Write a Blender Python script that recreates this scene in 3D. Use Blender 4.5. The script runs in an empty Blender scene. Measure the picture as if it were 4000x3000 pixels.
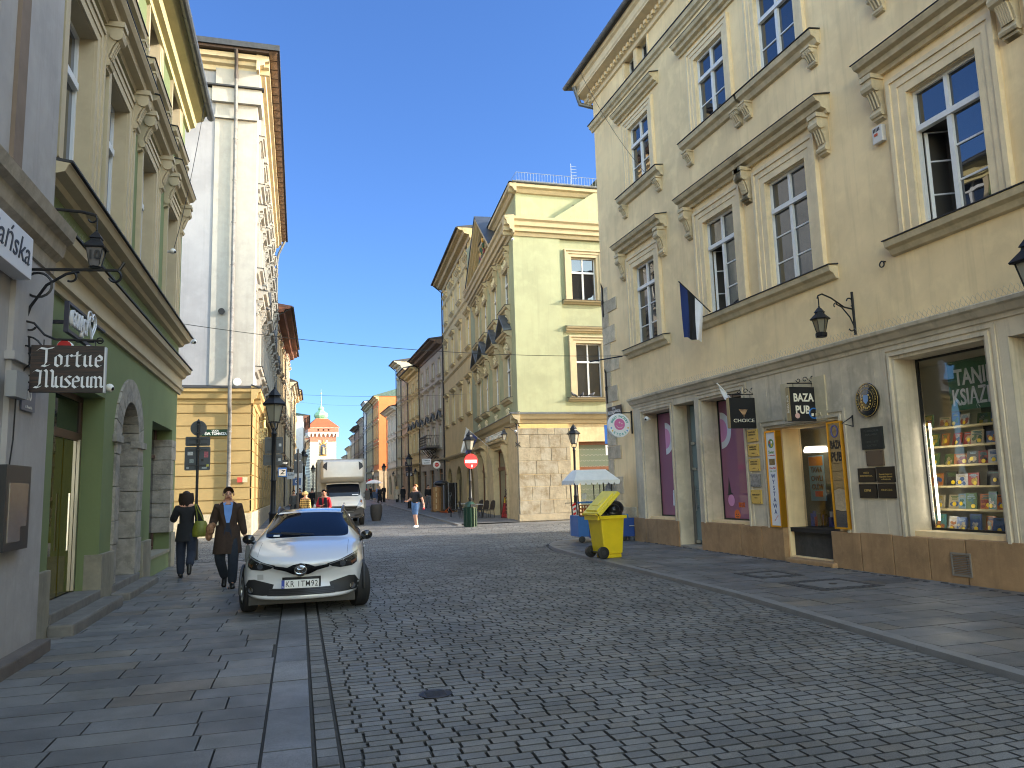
import bpy, bmesh, math, random
from mathutils import Vector, Matrix, Euler
from mathutils.bvhtree import BVHTree
R=math.radians; PI=math.pi; sin=math.sin; cos=math.cos
S=bpy.context.scene; COL=S.collection
rnd=random.Random(7)
# ---------------- camera, world, sun
cam=bpy.data.cameras.new('camera'); co=bpy.data.objects.new('camera',cam); COL.objects.link(co); S.camera=co
cam.sensor_width=36; cam.lens=36*1640/2212; cam.clip_end=3000; cam.clip_start=.05
PITCH,YAW,ROLL=0.13497,0.27547,0.0297
fw=Vector((sin(YAW)*cos(PITCH),cos(YAW)*cos(PITCH),sin(PITCH)))
rt0=Vector((cos(YAW),-sin(YAW),0)); up0=rt0.cross(fw)
rt=rt0*cos(-ROLL)+up0*sin(-ROLL); up=rt.cross(fw)
mw=Matrix((rt,up,-fw)).transposed().to_4x4(); mw.translation=Vector((0,0,1.6)); co.matrix_world=mw
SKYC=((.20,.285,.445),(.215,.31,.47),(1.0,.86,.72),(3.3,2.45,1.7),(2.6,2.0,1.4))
SUN_AZ,SUN_EL=72,19      # azimuth measured from -Y towards +X
sd=Vector((sin(R(SUN_AZ))*cos(R(SUN_EL)),-cos(R(SUN_AZ))*cos(R(SUN_EL)),sin(R(SUN_EL))))
W=bpy.data.worlds.new('World'); S.world=W; W.use_nodes=True
nt=W.node_tree; bg=nt.nodes['Background']; sky=nt.nodes.new('ShaderNodeTexSky'); sky.sky_type='NISHITA'
sky.sun_disc=False; sky.sun_elevation=R(SUN_EL); sky.sun_rotation=math.atan2(sd.x,sd.y)
sky.air_density=1.0; sky.dust_density=.3; sky.ozone_density=2.2; sky.altitude=200
# tint ramp on the sky: added warm fill behind the camera, dimmed blue ahead
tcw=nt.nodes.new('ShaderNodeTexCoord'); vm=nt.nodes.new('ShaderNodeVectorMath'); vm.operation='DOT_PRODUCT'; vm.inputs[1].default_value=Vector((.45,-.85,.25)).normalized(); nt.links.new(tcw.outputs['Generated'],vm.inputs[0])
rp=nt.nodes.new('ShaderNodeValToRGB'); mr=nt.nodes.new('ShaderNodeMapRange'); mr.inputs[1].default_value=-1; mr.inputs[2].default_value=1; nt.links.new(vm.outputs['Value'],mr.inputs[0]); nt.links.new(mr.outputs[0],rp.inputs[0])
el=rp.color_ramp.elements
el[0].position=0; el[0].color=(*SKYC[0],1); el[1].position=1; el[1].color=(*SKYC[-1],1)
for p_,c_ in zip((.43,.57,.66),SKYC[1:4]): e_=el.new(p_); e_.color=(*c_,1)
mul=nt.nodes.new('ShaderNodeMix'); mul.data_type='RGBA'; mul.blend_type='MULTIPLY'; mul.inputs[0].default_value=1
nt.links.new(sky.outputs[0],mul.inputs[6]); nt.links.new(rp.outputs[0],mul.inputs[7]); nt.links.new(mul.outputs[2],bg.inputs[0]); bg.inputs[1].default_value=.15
sl=bpy.data.lights.new('sun','SUN'); sl.energy=2.0; sl.angle=R(.5); sl.color=(1,.92,.78)
so=bpy.data.objects.new('sun',sl); COL.objects.link(so); so.rotation_euler=sd.to_track_quat('Z','Y').to_euler()
vs=S.view_settings; vs.view_transform='Standard'; vs.look='None'; vs.exposure=2.2; vs.gamma=1
S.render.resolution_x=1024; S.render.resolution_y=768
S.render.engine='CYCLES'
S.cycles.use_denoising=True; S.cycles.filter_width=1.1
S.cycles.max_bounces=7; S.cycles.diffuse_bounces=4; S.cycles.glossy_bounces=4; S.cycles.transparent_max_bounces=12
# ---------------- materials
MATS={}
def mat(name,col,rough=.7,metal=0.,var=.0,vscale=2.,bump=0.,bscale=60.,streak=0.,spec=.5,coat=0.,dirt=0.,spk=0.,emit=0.,col2=None):
    """plain procedural material: colour varied by noise, vertical weather streaks, dirt near z=0 of the world, bump"""
    if name in MATS: return MATS[name]
    m=bpy.data.materials.new(name); m.use_nodes=True; n=m.node_tree.nodes; l=m.node_tree.links; b=n['Principled BSDF']
    b.inputs['Roughness'].default_value=rough; b.inputs['Metallic'].default_value=metal
    b.inputs['Specular IOR Level'].default_value=spec; b.inputs['Coat Weight'].default_value=coat; b.inputs['Coat Roughness'].default_value=.03
    c4=(*col,1); b.inputs['Base Color'].default_value=c4
    if emit: b.inputs['Emission Color'].default_value=c4; b.inputs['Emission Strength'].default_value=emit
    g=n.new('ShaderNodeNewGeometry'); src=g.outputs['Position']
    last=None
    def mixc(fac,a_,bcol,blend='MIX'):
        x=n.new('ShaderNodeMix'); x.data_type='RGBA'; x.blend_type=blend
        l.new(fac,x.inputs[0])
        if isinstance(a_,tuple): x.inputs[6].default_value=a_
        else: l.new(a_,x.inputs[6])
        x.inputs[7].default_value=bcol; return x.outputs[2]
    def noise(scale,detail=4,sx=1,sy=1,sz=1,rough=.55):
        mp=n.new('ShaderNodeMapping'); mp.inputs['Scale'].default_value=(sx,sy,sz); l.new(src,mp.inputs[0])
        t=n.new('ShaderNodeTexNoise'); t.inputs['Scale'].default_value=scale; t.inputs['Detail'].default_value=detail; t.inputs['Roughness'].default_value=rough
        l.new(mp.outputs[0],t.inputs['Vector']); return t.outputs[0]
    def ramp(v,a,bv,lo=0.,hi=1.):
        r=n.new('ShaderNodeMapRange'); r.inputs[1].default_value=a; r.inputs[2].default_value=bv; r.inputs[3].default_value=lo; r.inputs[4].default_value=hi
        l.new(v,r.inputs[0]); return r.outputs[0]
    cur=c4
    if var:
        dk=tuple(c*(1-var) for c in (col2 or col))+(1,)
        cur=mixc(ramp(noise(vscale,5),.38,.66),cur,dk)
        lt=tuple(min(1,c*(1+var*.6)) for c in col)+(1,)
        cur=mixc(ramp(noise(vscale*3.7,4),.5,.75,0,.6),cur,lt)
    if streak:
        dk=tuple(c*.45 for c in col)+(1,)
        cur=mixc(ramp(noise(1.,4,7,7,.35,.65),.52,.78,0,streak),cur,dk)
    if spk:
        dk=tuple(c*.5 for c in col)+(1,); lt=tuple(min(1,c*1.6) for c in col)+(1,)
        s_=noise(230,2); cur=mixc(ramp(s_,.55,.7,0,spk),cur,dk); cur=mixc(ramp(s_,.45,.3,0,spk),cur,lt)
    if dirt:
        sp=n.new('ShaderNodeSeparateXYZ'); l.new(src,sp.inputs[0])
        ma=n.new('ShaderNodeMath'); ma.operation='MULTIPLY_ADD'; l.new(noise(3.,4),ma.inputs[0]); ma.inputs[1].default_value=1.6; l.new(sp.outputs[2],ma.inputs[2])
        cur=mixc(ramp(ma.outputs[0],1.7,.7,0,dirt),cur,tuple(c*.5 for c in col)+(1,))
    if not isinstance(cur,tuple): l.new(cur,b.inputs['Base Color'])
    if bump:
        bp=n.new('ShaderNodeBump'); bp.inputs['Strength'].default_value=bump; bp.inputs['Distance'].default_value=.02
        l.new(noise(bscale,6),bp.inputs['Height']); l.new(bp.outputs[0],b.inputs['Normal'])
    MATS[name]=m; return m
def glassmat(name,tint=(.02,.025,.03),refl=1.7,clear=0.,rough=.0):
    """window glass: fresnel mirror over a dark (or, with clear, see-through) body"""
    if name in MATS: return MATS[name]
    m=bpy.data.materials.new(name); m.use_nodes=True; n=m.node_tree.nodes; l=m.node_tree.links; out=n['Material Output']
    b=n['Principled BSDF']; b.inputs['Base Color'].default_value=(*tint,1); b.inputs['Roughness'].default_value=.4; b.inputs['Specular IOR Level'].default_value=0
    gl=n.new('ShaderNodeBsdfGlossy'); gl.inputs['Roughness'].default_value=rough; gl.inputs[0].default_value=(.95,.97,1,1)
    lw=n.new('ShaderNodeLayerWeight'); f0=((refl-1)/(refl+1))**2
    pw=n.new('ShaderNodeMath'); pw.operation='POWER'; l.new(lw.outputs['Facing'],pw.inputs[0]); pw.inputs[1].default_value=5
    fr=n.new('ShaderNodeMath'); fr.operation='MULTIPLY_ADD'; l.new(pw.outputs[0],fr.inputs[0]); fr.inputs[1].default_value=1-f0; fr.inputs[2].default_value=f0; lw.inputs[0].default_value=.5
    tc=n.new('ShaderNodeNewGeometry'); no=n.new('ShaderNodeTexNoise'); no.inputs['Scale'].default_value=1.3; l.new(tc.outputs['Position'],no.inputs['Vector'])
    bp=n.new('ShaderNodeBump'); bp.inputs['Strength'].default_value=.06; bp.inputs['Distance'].default_value=.05; l.new(no.outputs[0],bp.inputs['Height']); l.new(bp.outputs[0],gl.inputs['Normal'])
    base=b.outputs[0]
    if clear:
        tr=n.new('ShaderNodeBsdfTransparent'); mx0=n.new('ShaderNodeMixShader'); mx0.inputs[0].default_value=clear; l.new(b.outputs[0],mx0.inputs[1]); l.new(tr.outputs[0],mx0.inputs[2]); base=mx0.outputs[0]
    mx=n.new('ShaderNodeMixShader'); l.new(fr.outputs[0],mx.inputs[0]); l.new(base,mx.inputs[1]); l.new(gl.outputs[0],mx.inputs[2]); l.new(mx.outputs[0],out.inputs[0])
    MATS[name]=m; return m
def bricky(name,col,mort,bw,bh,ms=.012,rough=.8,var=.25,bump=.6,plane='xz',offs=.5):
    if name in MATS: return MATS[name]
    m=bpy.data.materials.new(name); m.use_nodes=True; n=m.node_tree.nodes; l=m.node_tree.links; b=n['Principled BSDF']; b.inputs['Roughness'].default_value=rough
    tc=n.new('ShaderNodeTexCoord'); mp=n.new('ShaderNodeMapping'); l.new(tc.outputs['Object'],mp.inputs[0])
    if plane=='xz': mp.inputs['Rotation'].default_value=(-PI/2,0,0)
    t=n.new('ShaderNodeTexBrick'); t.inputs['Scale'].default_value=1; t.inputs['Brick Width'].default_value=bw; t.inputs['Row Height'].default_value=bh; t.inputs['Mortar Size'].default_value=ms
    t.offset=offs; t.inputs['Mortar Smooth'].default_value=.3
    t.inputs[1].default_value=(*col,1); t.inputs[2].default_value=tuple(c*(1-var) for c in col)+(1,); t.inputs[3].default_value=(*mort,1)
    l.new(mp.outputs[0],t.inputs[0])
    no=n.new('ShaderNodeTexNoise'); no.inputs['Scale'].default_value=9; no.inputs['Detail'].default_value=6; l.new(tc.outputs['Object'],no.inputs[0])
    mx=n.new('ShaderNodeMix'); mx.data_type='RGBA'; mx.blend_type='MULTIPLY'; mx.inputs[0].default_value=.5; l.new(t.outputs[0],mx.inputs[6]); l.new(no.outputs[0],mx.inputs[7])
    g=n.new('ShaderNodeMix'); g.data_type='RGBA'; g.blend_type='MULTIPLY'; g.inputs[0].default_value=1; l.new(mx.outputs[2],g.inputs[6]); g.inputs[7].default_value=(1.35,1.35,1.35,1)
    l.new(g.outputs[2],b.inputs[0])
    ad=n.new('ShaderNodeMath'); ad.operation='MULTIPLY_ADD'; l.new(t.outputs[1],ad.inputs[0]); ad.inputs[1].default_value=-1.2; l.new(no.outputs[0],ad.inputs[2])
    bp=n.new('ShaderNodeBump'); bp.inputs['Strength'].default_value=bump; bp.inputs['Distance'].default_value=.03; l.new(ad.outputs[0],bp.inputs['Height']); l.new(bp.outputs[0],b.inputs['Normal'])
    MATS[name]=m; return m
def attrmat(name,rough=.6,spk=.35,bump=.15,spec=.5,bscale=120):
    """stone whose colour is stored per stone"""
    if name in MATS: return MATS[name]
    m=bpy.data.materials.new(name); m.use_nodes=True; n=m.node_tree.nodes; l=m.node_tree.links; b=n['Principled BSDF']; b.inputs['Specular IOR Level'].default_value=spec
    a=n.new('ShaderNodeAttribute'); a.attribute_name='stone'; g=n.new('ShaderNodeNewGeometry')
    def nz(s,d=3):
        t=n.new('ShaderNodeTexNoise'); t.inputs['Scale'].default_value=s; t.inputs['Detail'].default_value=d; l.new(g.outputs['Position'],t.inputs[0]); return t.outputs[0]
    def mr(v,a_,b_,lo,hi):
        r=n.new('ShaderNodeMapRange'); [r.inputs[i+1].__setattr__('default_value',q) for i,q in enumerate((a_,b_,lo,hi))]; l.new(v,r.inputs[0]); return r.outputs[0]
    def mul(c,f):
        x=n.new('ShaderNodeMix'); x.data_type='RGBA'; x.blend_type='MULTIPLY'; x.inputs[0].default_value=1; l.new(c,x.inputs[6]); l.new(f,x.inputs[7]); return x.outputs[2]
    c=mul(a.outputs[0],mr(nz(140),.35,.65,1-spk,1+spk)); c=mul(c,mr(nz(.9,6),.35,.7,.72,1.18)); c=mul(c,mr(nz(5,5),.4,.7,.9,1.08))
    l.new(c,b.inputs[0]); l.new(mr(nz(2.2,5),.3,.7,rough-.13,rough+.15),b.inputs['Roughness'])
    bp=n.new('ShaderNodeBump'); bp.inputs['Strength'].default_value=bump; bp.inputs['Distance'].default_value=.01; l.new(nz(bscale,5),bp.inputs['Height']); l.new(bp.outputs[0],b.inputs['Normal'])
    MATS[name]=m; return m
# ---------------- object helpers
def tag(o,label=None,cat=None,group=None,kind=None):
    if label: o['label']=label
    if cat: o['category']=cat
    if group: o['group']=group
    if kind: o['kind']=kind
    return o
def thing(name,label,cat,loc=(0,0,0),rotz=0.,group=None,parent=None):
    o=bpy.data.objects.new(name,None); COL.objects.link(o); o.location=loc; o.rotation_euler=(0,0,rotz); o.empty_display_size=.2
    return tag(o,label,cat,group)
def obj(name,me,parent=None,loc=(0,0,0),rot=(0,0,0)):
    o=bpy.data.objects.new(name,me); COL.objects.link(o); o.location=loc; o.rotation_euler=rot
    if parent: o.parent=parent
    return o
def copytree(o,parent=None):
    c=o.copy(); COL.objects.link(c); c.parent=parent
    for ch in list(o.children): copytree(ch,c)
    return c
class MB:
    def __init__(s): s.v=[];s.f=[];s.m=[];s.cm=0
    def mi(s,i): s.cm=i; return s
    def add(s,v,f):
        k=len(s.v); s.v+= [tuple(p) for p in v]; s.f+=[tuple(i+k for i in q) for q in f]; s.m+=[s.cm]*len(f); return s
    def quad(s,a,b,c,d): return s.add([a,b,c,d],[(0,1,2,3)])
    def box(s,x0,x1,y0,y1,z0,z1):
        return s.add([(x0,y0,z0),(x1,y0,z0),(x1,y1,z0),(x0,y1,z0),(x0,y0,z1),(x1,y0,z1),(x1,y1,z1),(x0,y1,z1)],[(0,3,2,1),(4,5,6,7),(0,1,5,4),(1,2,6,5),(2,3,7,6),(3,0,4,7)])
    def obox(s,c,size,rot=(0,0,0)):
        m=Euler(rot).to_matrix(); h=[q/2 for q in size]; c=Vector(c)
        P=[c+m@Vector((a*h[0],b*h[1],d*h[2])) for d in(-1,1) for a,b in((-1,-1),(1,-1),(1,1),(-1,1))]
        return s.add(P,[(0,3,2,1),(4,5,6,7),(0,1,5,4),(1,2,6,5),(2,3,7,6),(3,0,4,7)])
    def frustum(s,b,t):      # two quads of 4 points, bottom ccw
        return s.add(list(b)+list(t),[(0,3,2,1),(4,5,6,7),(0,1,5,4),(1,2,6,5),(2,3,7,6),(3,0,4,7)])
    def prof(s,pts,x0,x1):   # profile of (y,z) extruded along x
        n=len(pts); return s.add([(x0,*p) for p in pts]+[(x1,*p) for p in pts],[tuple(range(n-1,-1,-1)),tuple(range(n,2*n))]+[(i,(i+1)%n,n+(i+1)%n,n+i) for i in range(n)])
    def profy(s,pts,y0,y1):  # (x,z) extruded along y
        n=len(pts); return s.add([(p[0],y0,p[1]) for p in pts]+[(p[0],y1,p[1]) for p in pts],[tuple(range(n)),tuple(range(2*n-1,n-1,-1))]+[((i+1)%n,i,n+i,n+(i+1)%n) for i in range(n)])
    def tube(s,pts,r,n=8,caps=True,flat=1.):
        pts=[Vector(p) for p in pts]; k=len(pts); rr=r if isinstance(r,(list,tuple)) else [r]*k
        V=[];prev=None
        for i,p in enumerate(pts):
            t=(pts[min(i+1,k-1)]-pts[max(i-1,0)]); t=t.normalized() if t.length>1e-9 else Vector((0,0,1))
            if prev is None: a=t.orthogonal().normalized()
            else: a=(prev-t*prev.dot(t)); a=a.normalized() if a.length>1e-6 else t.orthogonal().normalized()
            prev=a; b=t.cross(a)
            V+=[p+(a*cos(2*PI*j/n)+b*sin(2*PI*j/n)*flat)*rr[i] for j in range(n)]
        F=[(i*n+j,i*n+(j+1)%n,(i+1)*n+(j+1)%n,(i+1)*n+j) for i in range(k-1) for j in range(n)]
        if caps: F+=[tuple(range(n-1,-1,-1)),tuple(range((k-1)*n,k*n))]
        return s.add(V,F)
    def lathe(s,pr,n=12,c=(0,0,0),ph=0.,sx=1,sy=1,axis='z',caps=True):
        V=[]
        for r,z in pr:
            for j in range(n):
                a=ph+2*PI*j/n; p=(r*cos(a)*sx,r*sin(a)*sy,z)
                if axis=='x': p=(p[2],p[0],p[1])
                if axis=='y': p=(p[0],p[2],p[1])
                V.append((p[0]+c[0],p[1]+c[1],p[2]+c[2]))
        k=len(pr); F=[(i*n+j,i*n+(j+1)%n,(i+1)*n+(j+1)%n,(i+1)*n+j) for i in range(k-1) for j in range(n)]
        if caps: F+=[tuple(range(n-1,-1,-1)),tuple(range((k-1)*n,k*n))]
        if axis=='y': F=[tuple(reversed(f)) for f in F]
        return s.add(V,F)
    def sphere(s,c,r,n=10,m=7,sx=1,sy=1,sz=1):
        return s.lathe([(max(r*sin(PI*i/m),1e-4),-r*cos(PI*i/m)*sz) for i in range(m+1)],n,c,0,sx,sy)
    def plate(s,pts,o,ux,uz,th):   # 2-D outline placed at o in axes ux,uz and given thickness th behind
        ux,uz,o=Vector(ux),Vector(uz),Vector(o); nn=ux.cross(uz); n=len(pts)
        A=[o+ux*p[0]+uz*p[1] for p in pts]; B=[p-nn*th for p in A]
        return s.add(A+B,[tuple(range(n)),tuple(range(2*n-1,n-1,-1))]+[((i+1)%n,i,n+i,n+(i+1)%n) for i in range(n)])
    def mesh(s,name,mats,smooth=False,bevel=0.,ang=40):
        me=bpy.data.meshes.new(name); me.from_pydata(s.v,[],s.f)
        for m in (mats if isinstance(mats,(list,tuple)) else [mats]): me.materials.append(m)
        me.polygons.foreach_set('material_index',s.m)
        bm=bmesh.new(); bm.from_mesh(me)
        if bevel:
            bmesh.ops.remove_doubles(bm,verts=bm.verts,dist=1e-5)
            ed=[e for e in bm.edges if len(e.link_faces)==2 and e.calc_face_angle(0)>.6]
            bmesh.ops.bevel(bm,geom=ed,offset=bevel,segments=2,affect='EDGES',profile=.6,clamp_overlap=True)
        bmesh.ops.recalc_face_normals(bm,faces=bm.faces)
        bm.to_mesh(me); bm.free()
        if smooth:
            me.shade_smooth(); me.set_sharp_from_angle(angle=R(ang))
        me.update(); return me
    def build(s,name,mats,parent=None,loc=(0,0,0),rot=(0,0,0),smooth=False,bevel=0.,label=None,ang=40):
        o=obj(name,s.mesh(name,mats,smooth,bevel,ang),parent,loc,rot)
        if label: o['label']=label
        return o
def arc(cx,cy,r,a0,a1,n): return [(cx+r*cos(R(a0+(a1-a0)*i/n)),cy+r*sin(R(a0+(a1-a0)*i/n))) for i in range(n+1)]
_tc={}
def textmesh(body,size,m,bold=0.,ext=.004,align='CENTER',shear=0.,space=1.):
    cu=bpy.data.curves.new('text','FONT'); cu.body=body; cu.size=size; cu.align_x=align; cu.align_y='CENTER'; cu.extrude=ext; cu.offset=bold*size; cu.shear=shear; cu.space_character=space; cu.resolution_u=3
    o=bpy.data.objects.new('text',cu); COL.objects.link(o)
    dg=bpy.context.evaluated_depsgraph_get(); me=bpy.data.meshes.new_from_object(o.evaluated_get(dg)); bpy.data.objects.remove(o); bpy.data.curves.remove(cu)
    me.materials.clear(); me.materials.append(m); return me
def text(name,body,size,m,parent,loc,rotz=0.,width=None,bold=0.,ext=.004,align='CENTER',shear=0.,tilt=0.,space=1.):
    """lettering standing upright, read from -y of its frame"""
    me=textmesh(body,size,m,bold,ext,align,shear,space)
    o=obj(name,me,parent,loc,(PI/2,tilt,rotz)); o.rotation_mode='XYZ'
    if tilt: o.rotation_euler=(Matrix.Rotation(rotz,3,'Z')@Matrix.Rotation(PI/2,3,'X')@Matrix.Rotation(tilt,3,'Z')).to_euler()
    if width:
        xs=[v.co.x for v in me.vertices]
        if xs: o.scale.x=width/max(1e-3,max(xs)-min(xs))
    return o
# common materials
def lin(r,g,b): return tuple((c/255/12.92 if c/255<=.04045 else ((c/255+.055)/1.055)**2.4) for c in (r,g,b))
BLK=mat('black_iron',(.012,.012,.014),.45,.3,spec=.5,bump=.1,bscale=90)
ZINC=mat('zinc',(.16,.17,.18),.5,.6,var=.3,vscale=3)
SLATE=mat('dark_flashing',(.03,.03,.033),.6,.2,var=.3)
GLASS=glassmat('window_glass',(.014,.016,.019),2.15)
CLEAR=glassmat('shop_glass',(.01,.012,.012),1.5,clear=.93)
WHITEP=mat('white_paint',(.72,.71,.68),.5,var=.08,vscale=6)
BROWNW=mat('brown_wood',(.10,.035,.014),.45,var=.3,vscale=8)
DARKIN=mat('dark_interior',(.012,.012,.012),.9)
CURT=mat('net_curtain',(.62,.62,.6),.9,var=.15,vscale=6)
# ---------------- facade helpers; facade frame: x along the wall, -y towards the street, z up
def wallmesh(W,z0,z1,ops,dep=.3,D=6.,x0=0.,arc_n=10,back=True,y=0.):
    """wall sheet with real openings and reveals; ops=(xa,xb,za,zb[,'a' arched][,depth])"""
    m=MB(); xs=sorted({x0,W,*[o[0] for o in ops],*[o[1] for o in ops]}); zs=sorted({z0,z1,*[o[2] for o in ops],*[o[3] for o in ops]})
    for i in range(len(xs)-1):
        j=0
        while j<len(zs)-1:
            cx=(xs[i]+xs[i+1])/2
            inside=lambda jj:any(o[0]<cx<o[1] and o[2]<(zs[jj]+zs[jj+1])/2<o[3] for o in ops)
            if inside(j): j+=1; continue
            k=j
            while k<len(zs)-1 and not inside(k): k+=1
            m.quad((xs[i],y,zs[j]),(xs[i+1],y,zs[j]),(xs[i+1],y,zs[k]),(xs[i],y,zs[k])); j=k
    for o in ops:
        a,b,c,d=o[:4]; ar=len(o)>4 and o[4]=='a'; dp=o[5] if len(o)>5 else dep
        if ar:
            r=(b-a)/2; ry=min(r,d-c-.1); sp=d-ry; pts=[((a+b)/2+r*cos(PI-PI*i/arc_n),sp+ry*sin(PI*i/arc_n)) for i in range(arc_n+1)]
            h=arc_n//2
            m.add([(a,y,d)]+[(p[0],y,p[1]) for p in pts[:h+1]],[(0,)+tuple(range(h+1,0,-1))]); m.add([(b,y,d)]+[(p[0],y,p[1]) for p in pts[h:]],[(0,)+tuple(range(arc_n-h+1,0,-1))])
            for p,q in zip(pts,pts[1:]): m.quad((p[0],y,p[1]),(q[0],y,q[1]),(q[0],y+dp,q[1]),(p[0],y+dp,p[1]))
        else: sp=d; m.quad((a,y,d),(b,y,d),(b,y+dp,d),(a,y+dp,d))
        m.quad((a,y,c),(a,y,sp),(a,y+dp,sp),(a,y+dp,c)); m.quad((b,y,sp),(b,y,c),(b,y+dp,c),(b,y+dp,sp)); m.quad((a,y,c),(a,y+dp,c),(b,y+dp,c),(b,y,c))
    if back:
        m.quad((x0,y,z0),(x0,y,z1),(x0,D,z1),(x0,D,z0)); m.quad((W,y,z0),(W,D,z0),(W,D,z1),(W,y,z1)); m.quad((x0,D,z0),(x0,D,z1),(W,D,z1),(W,D,z0)); m.quad((x0,y+.01,z1),(W,y+.01,z1),(W,D,z1),(x0,D,z1))
    return m
HOOD=[(0,0),(-.07,0),(-.09,.07),(-.2,.1),(-.22,.19),(-.3,.22),(-.34,.29),(-.34,.31),(0,.38)]
SILL=[(0,0),(-.06,.02),(-.1,.1),(-.17,.14),(-.19,.22),(-.19,.235),(0,.26)]
BELT=[(0,0),(-.05,.02),(-.07,.08),(-.14,.12),(-.16,.2),(-.17,.22),(0,.26)]
def sc(p,ky,kz): return [(a*ky,b*kz) for a,b in p]
def console_mesh(w,h,d):
    o=[(0,h),(-d,h),(-d*1.02,h*.86),(-d*.8,h*.7),(-d*.5,h*.5),(-d*.34,h*.32),(-d*.42,h*.18),(-d*.3,h*.05),(0,0)]
    m=MB().prof(o,-w/2,w/2); m.box(-w*.62,w*.62,-d*1.12,0,h*.95,h*1.06)
    m.lathe([(h*.13,-w*.62),(h*.13,w*.62)],10,(0,-d*.72,h*.78),axis='x'); m.lathe([(h*.08,-w*.6),(h*.08,w*.6)],8,(0,-d*.3,h*.17),axis='x')
    for q in (-.3,0,.3): m.tube([(q*w,-d*.99,h*.84),(q*w,-d*.62,h*.52),(q*w,-d*.42,h*.3)],w*.09,5)
    return m
_wc={}
def window(parent,cx,z0,w,h,dep=.16,tr=.72,cols=2,rows=1,trows=1,fr=.055,sur=.16,pr=.05,hood=None,sill=None,cons=0,ccol=None,mp=None,mg=None,mt=None,openl=False,curtain=0,consill=0,keep=False,mh=None,hm=None,pane_y=None):
    """one window: the sash is the window, with pane, surround, sill, hood and consoles as its pieces"""
    mp=mp or WHITEP; mg=mg or GLASS; mt=mt or WHITEP; mh=mh or mt
    key=(round(w,3),round(h,3),dep,tr,cols,rows,trows,fr,sur,pr,hood,sill,cons,mp.name,mg.name,mt.name,mh.name,openl,curtain,consill,hm)
    if key not in _wc:
        Q=[]; m=MB(); y0,y1=dep-.06,dep; zt=h*tr
        m.box(-w/2,-w/2+fr,y0,y1,0,h); m.box(w/2-fr,w/2,y0,y1,0,h); m.box(-w/2+fr,w/2-fr,y0,y1,0,fr*1.3); m.box(-w/2+fr,w/2-fr,y0,y1,h-fr,h)
        if tr<1: m.box(-w/2+fr,w/2-fr,y0-.035,y1,zt-fr*.8,zt+fr*.8)
        for i in range(1,cols):
            x=-w/2+w*i/cols; m.box(x-fr*.75,x+fr*.75,y0-.01,y1,fr*1.3,(zt-fr*.8) if tr<1 else h-fr)
            if tr<1: m.box(x-fr*.6,x+fr*.6,y0-.005,y1,zt+fr*.8,h-fr)
        top=zt if tr<1 else h
        for j in range(1,rows): 
            for i in range(cols): 
                if not(openl and i==0): m.box(-w/2+w*i/cols+fr*.75,-w/2+w*(i+1)/cols-fr*.75,y0+.02,y1,top*j/rows-.014,top*j/rows+.014)
        for j in range(1,trows): m.box(-w/2+fr,w/2-fr,y0+.02,y1,zt+(h-zt)*j/trows-.012,zt+(h-zt)*j/trows+.012)
        Q.append(('window',m.mesh('window',mp)))
        g=MB(); yb=dep+.012
        if openl: g.box(0,w/2,y1-.02,yb,0,zt); g.box(-w/2,w/2,y1-.02,yb,zt,h)
        else: g.box(-w/2,w/2,y1-.02,yb,0,h)
        Q.append(('pane',g.mesh('pane',mg)))
        if openl:
            b=MB(); b.quad((-w/2,yb+.5,0),(0.05,yb+.5,0),(0.05,yb+.5,zt),(-w/2,yb+.5,zt)); b.quad((-w/2,yb,0),(-w/2,yb+.5,0),(-w/2,yb+.5,zt),(-w/2,yb,zt)); b.quad((.05,yb,0),(.05,yb+.5,0),(.05,yb+.5,zt),(.05,yb,zt)); b.quad((-w/2,yb,zt),(.05,yb,zt),(.05,yb+.5,zt),(-w/2,yb+.5,zt)); b.quad((-w/2,yb,0),(.05,yb,0),(.05,yb+.5,0),(-w/2,yb+.5,0))
            Q.append(('interior',b.mesh('interior',mat('room_wall',(.10,.09,.075),.9))))
            s=MB(); L=w/2-.06; # opened leaf turned inwards
            for a,b_,c,d in((0,.05,0,zt-.06),(L-.05,L,0,zt-.06),(.05,L-.05,0,.06),(.05,L-.05,zt-.12,zt-.06)): s.box(a,b_,-.02,.02,c+.05,d+.0)
            for j in range(1,rows): s.box(.05,L-.05,-.01,.01,top*j/rows-.012,top*j/rows+.012)
            s.v=[(-w/2+.06+x*cos(R(62))-y*sin(R(62)),dep+.03+x*sin(R(62))+y*cos(R(62)),z) for x,y,z in s.v]
            Q.append(('open_leaf',s.mesh('open_leaf',mp)))
        if sur:
            s=MB(); 
            for e0,e1,p in((0,sur*.42,pr*.55),(sur*.42,sur*.78,pr*.8),(sur*.78,sur,pr*1.15)):
                s.box(-w/2-e1,-w/2-e0,-p,0 if e0 else .0,0,h+e1); s.box(w/2+e0,w/2+e1,-p,0,0,h+e1); s.box(-w/2-e0,w/2+e0,-p,0,h+e0,h+e1)
            s.box(-w/2,-w/2+.012,0,dep-.06,0,h-.012); s.box(w/2-.012,w/2,0,dep-.06,0,h-.012); s.box(-w/2,w/2,0,dep-.06,h-.012,h)
            Q.append(('surround',s.mesh('surround',mt)))
        if sill:
            sw,sd,sh=sill; s=MB().prof([(a,b-sh) for a,b in sc(SILL,sd/.19,sh/.26)],-sw/2,sw/2)
            s.mi(1).prof([(.0,.0),(-sd*1.1,-.02),(-sd*1.1,-.005),(0,.022)],-sw/2-.02,sw/2+.02)
            Q.append(('sill',s.mesh('sill',[mh,SLATE])))
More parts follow.
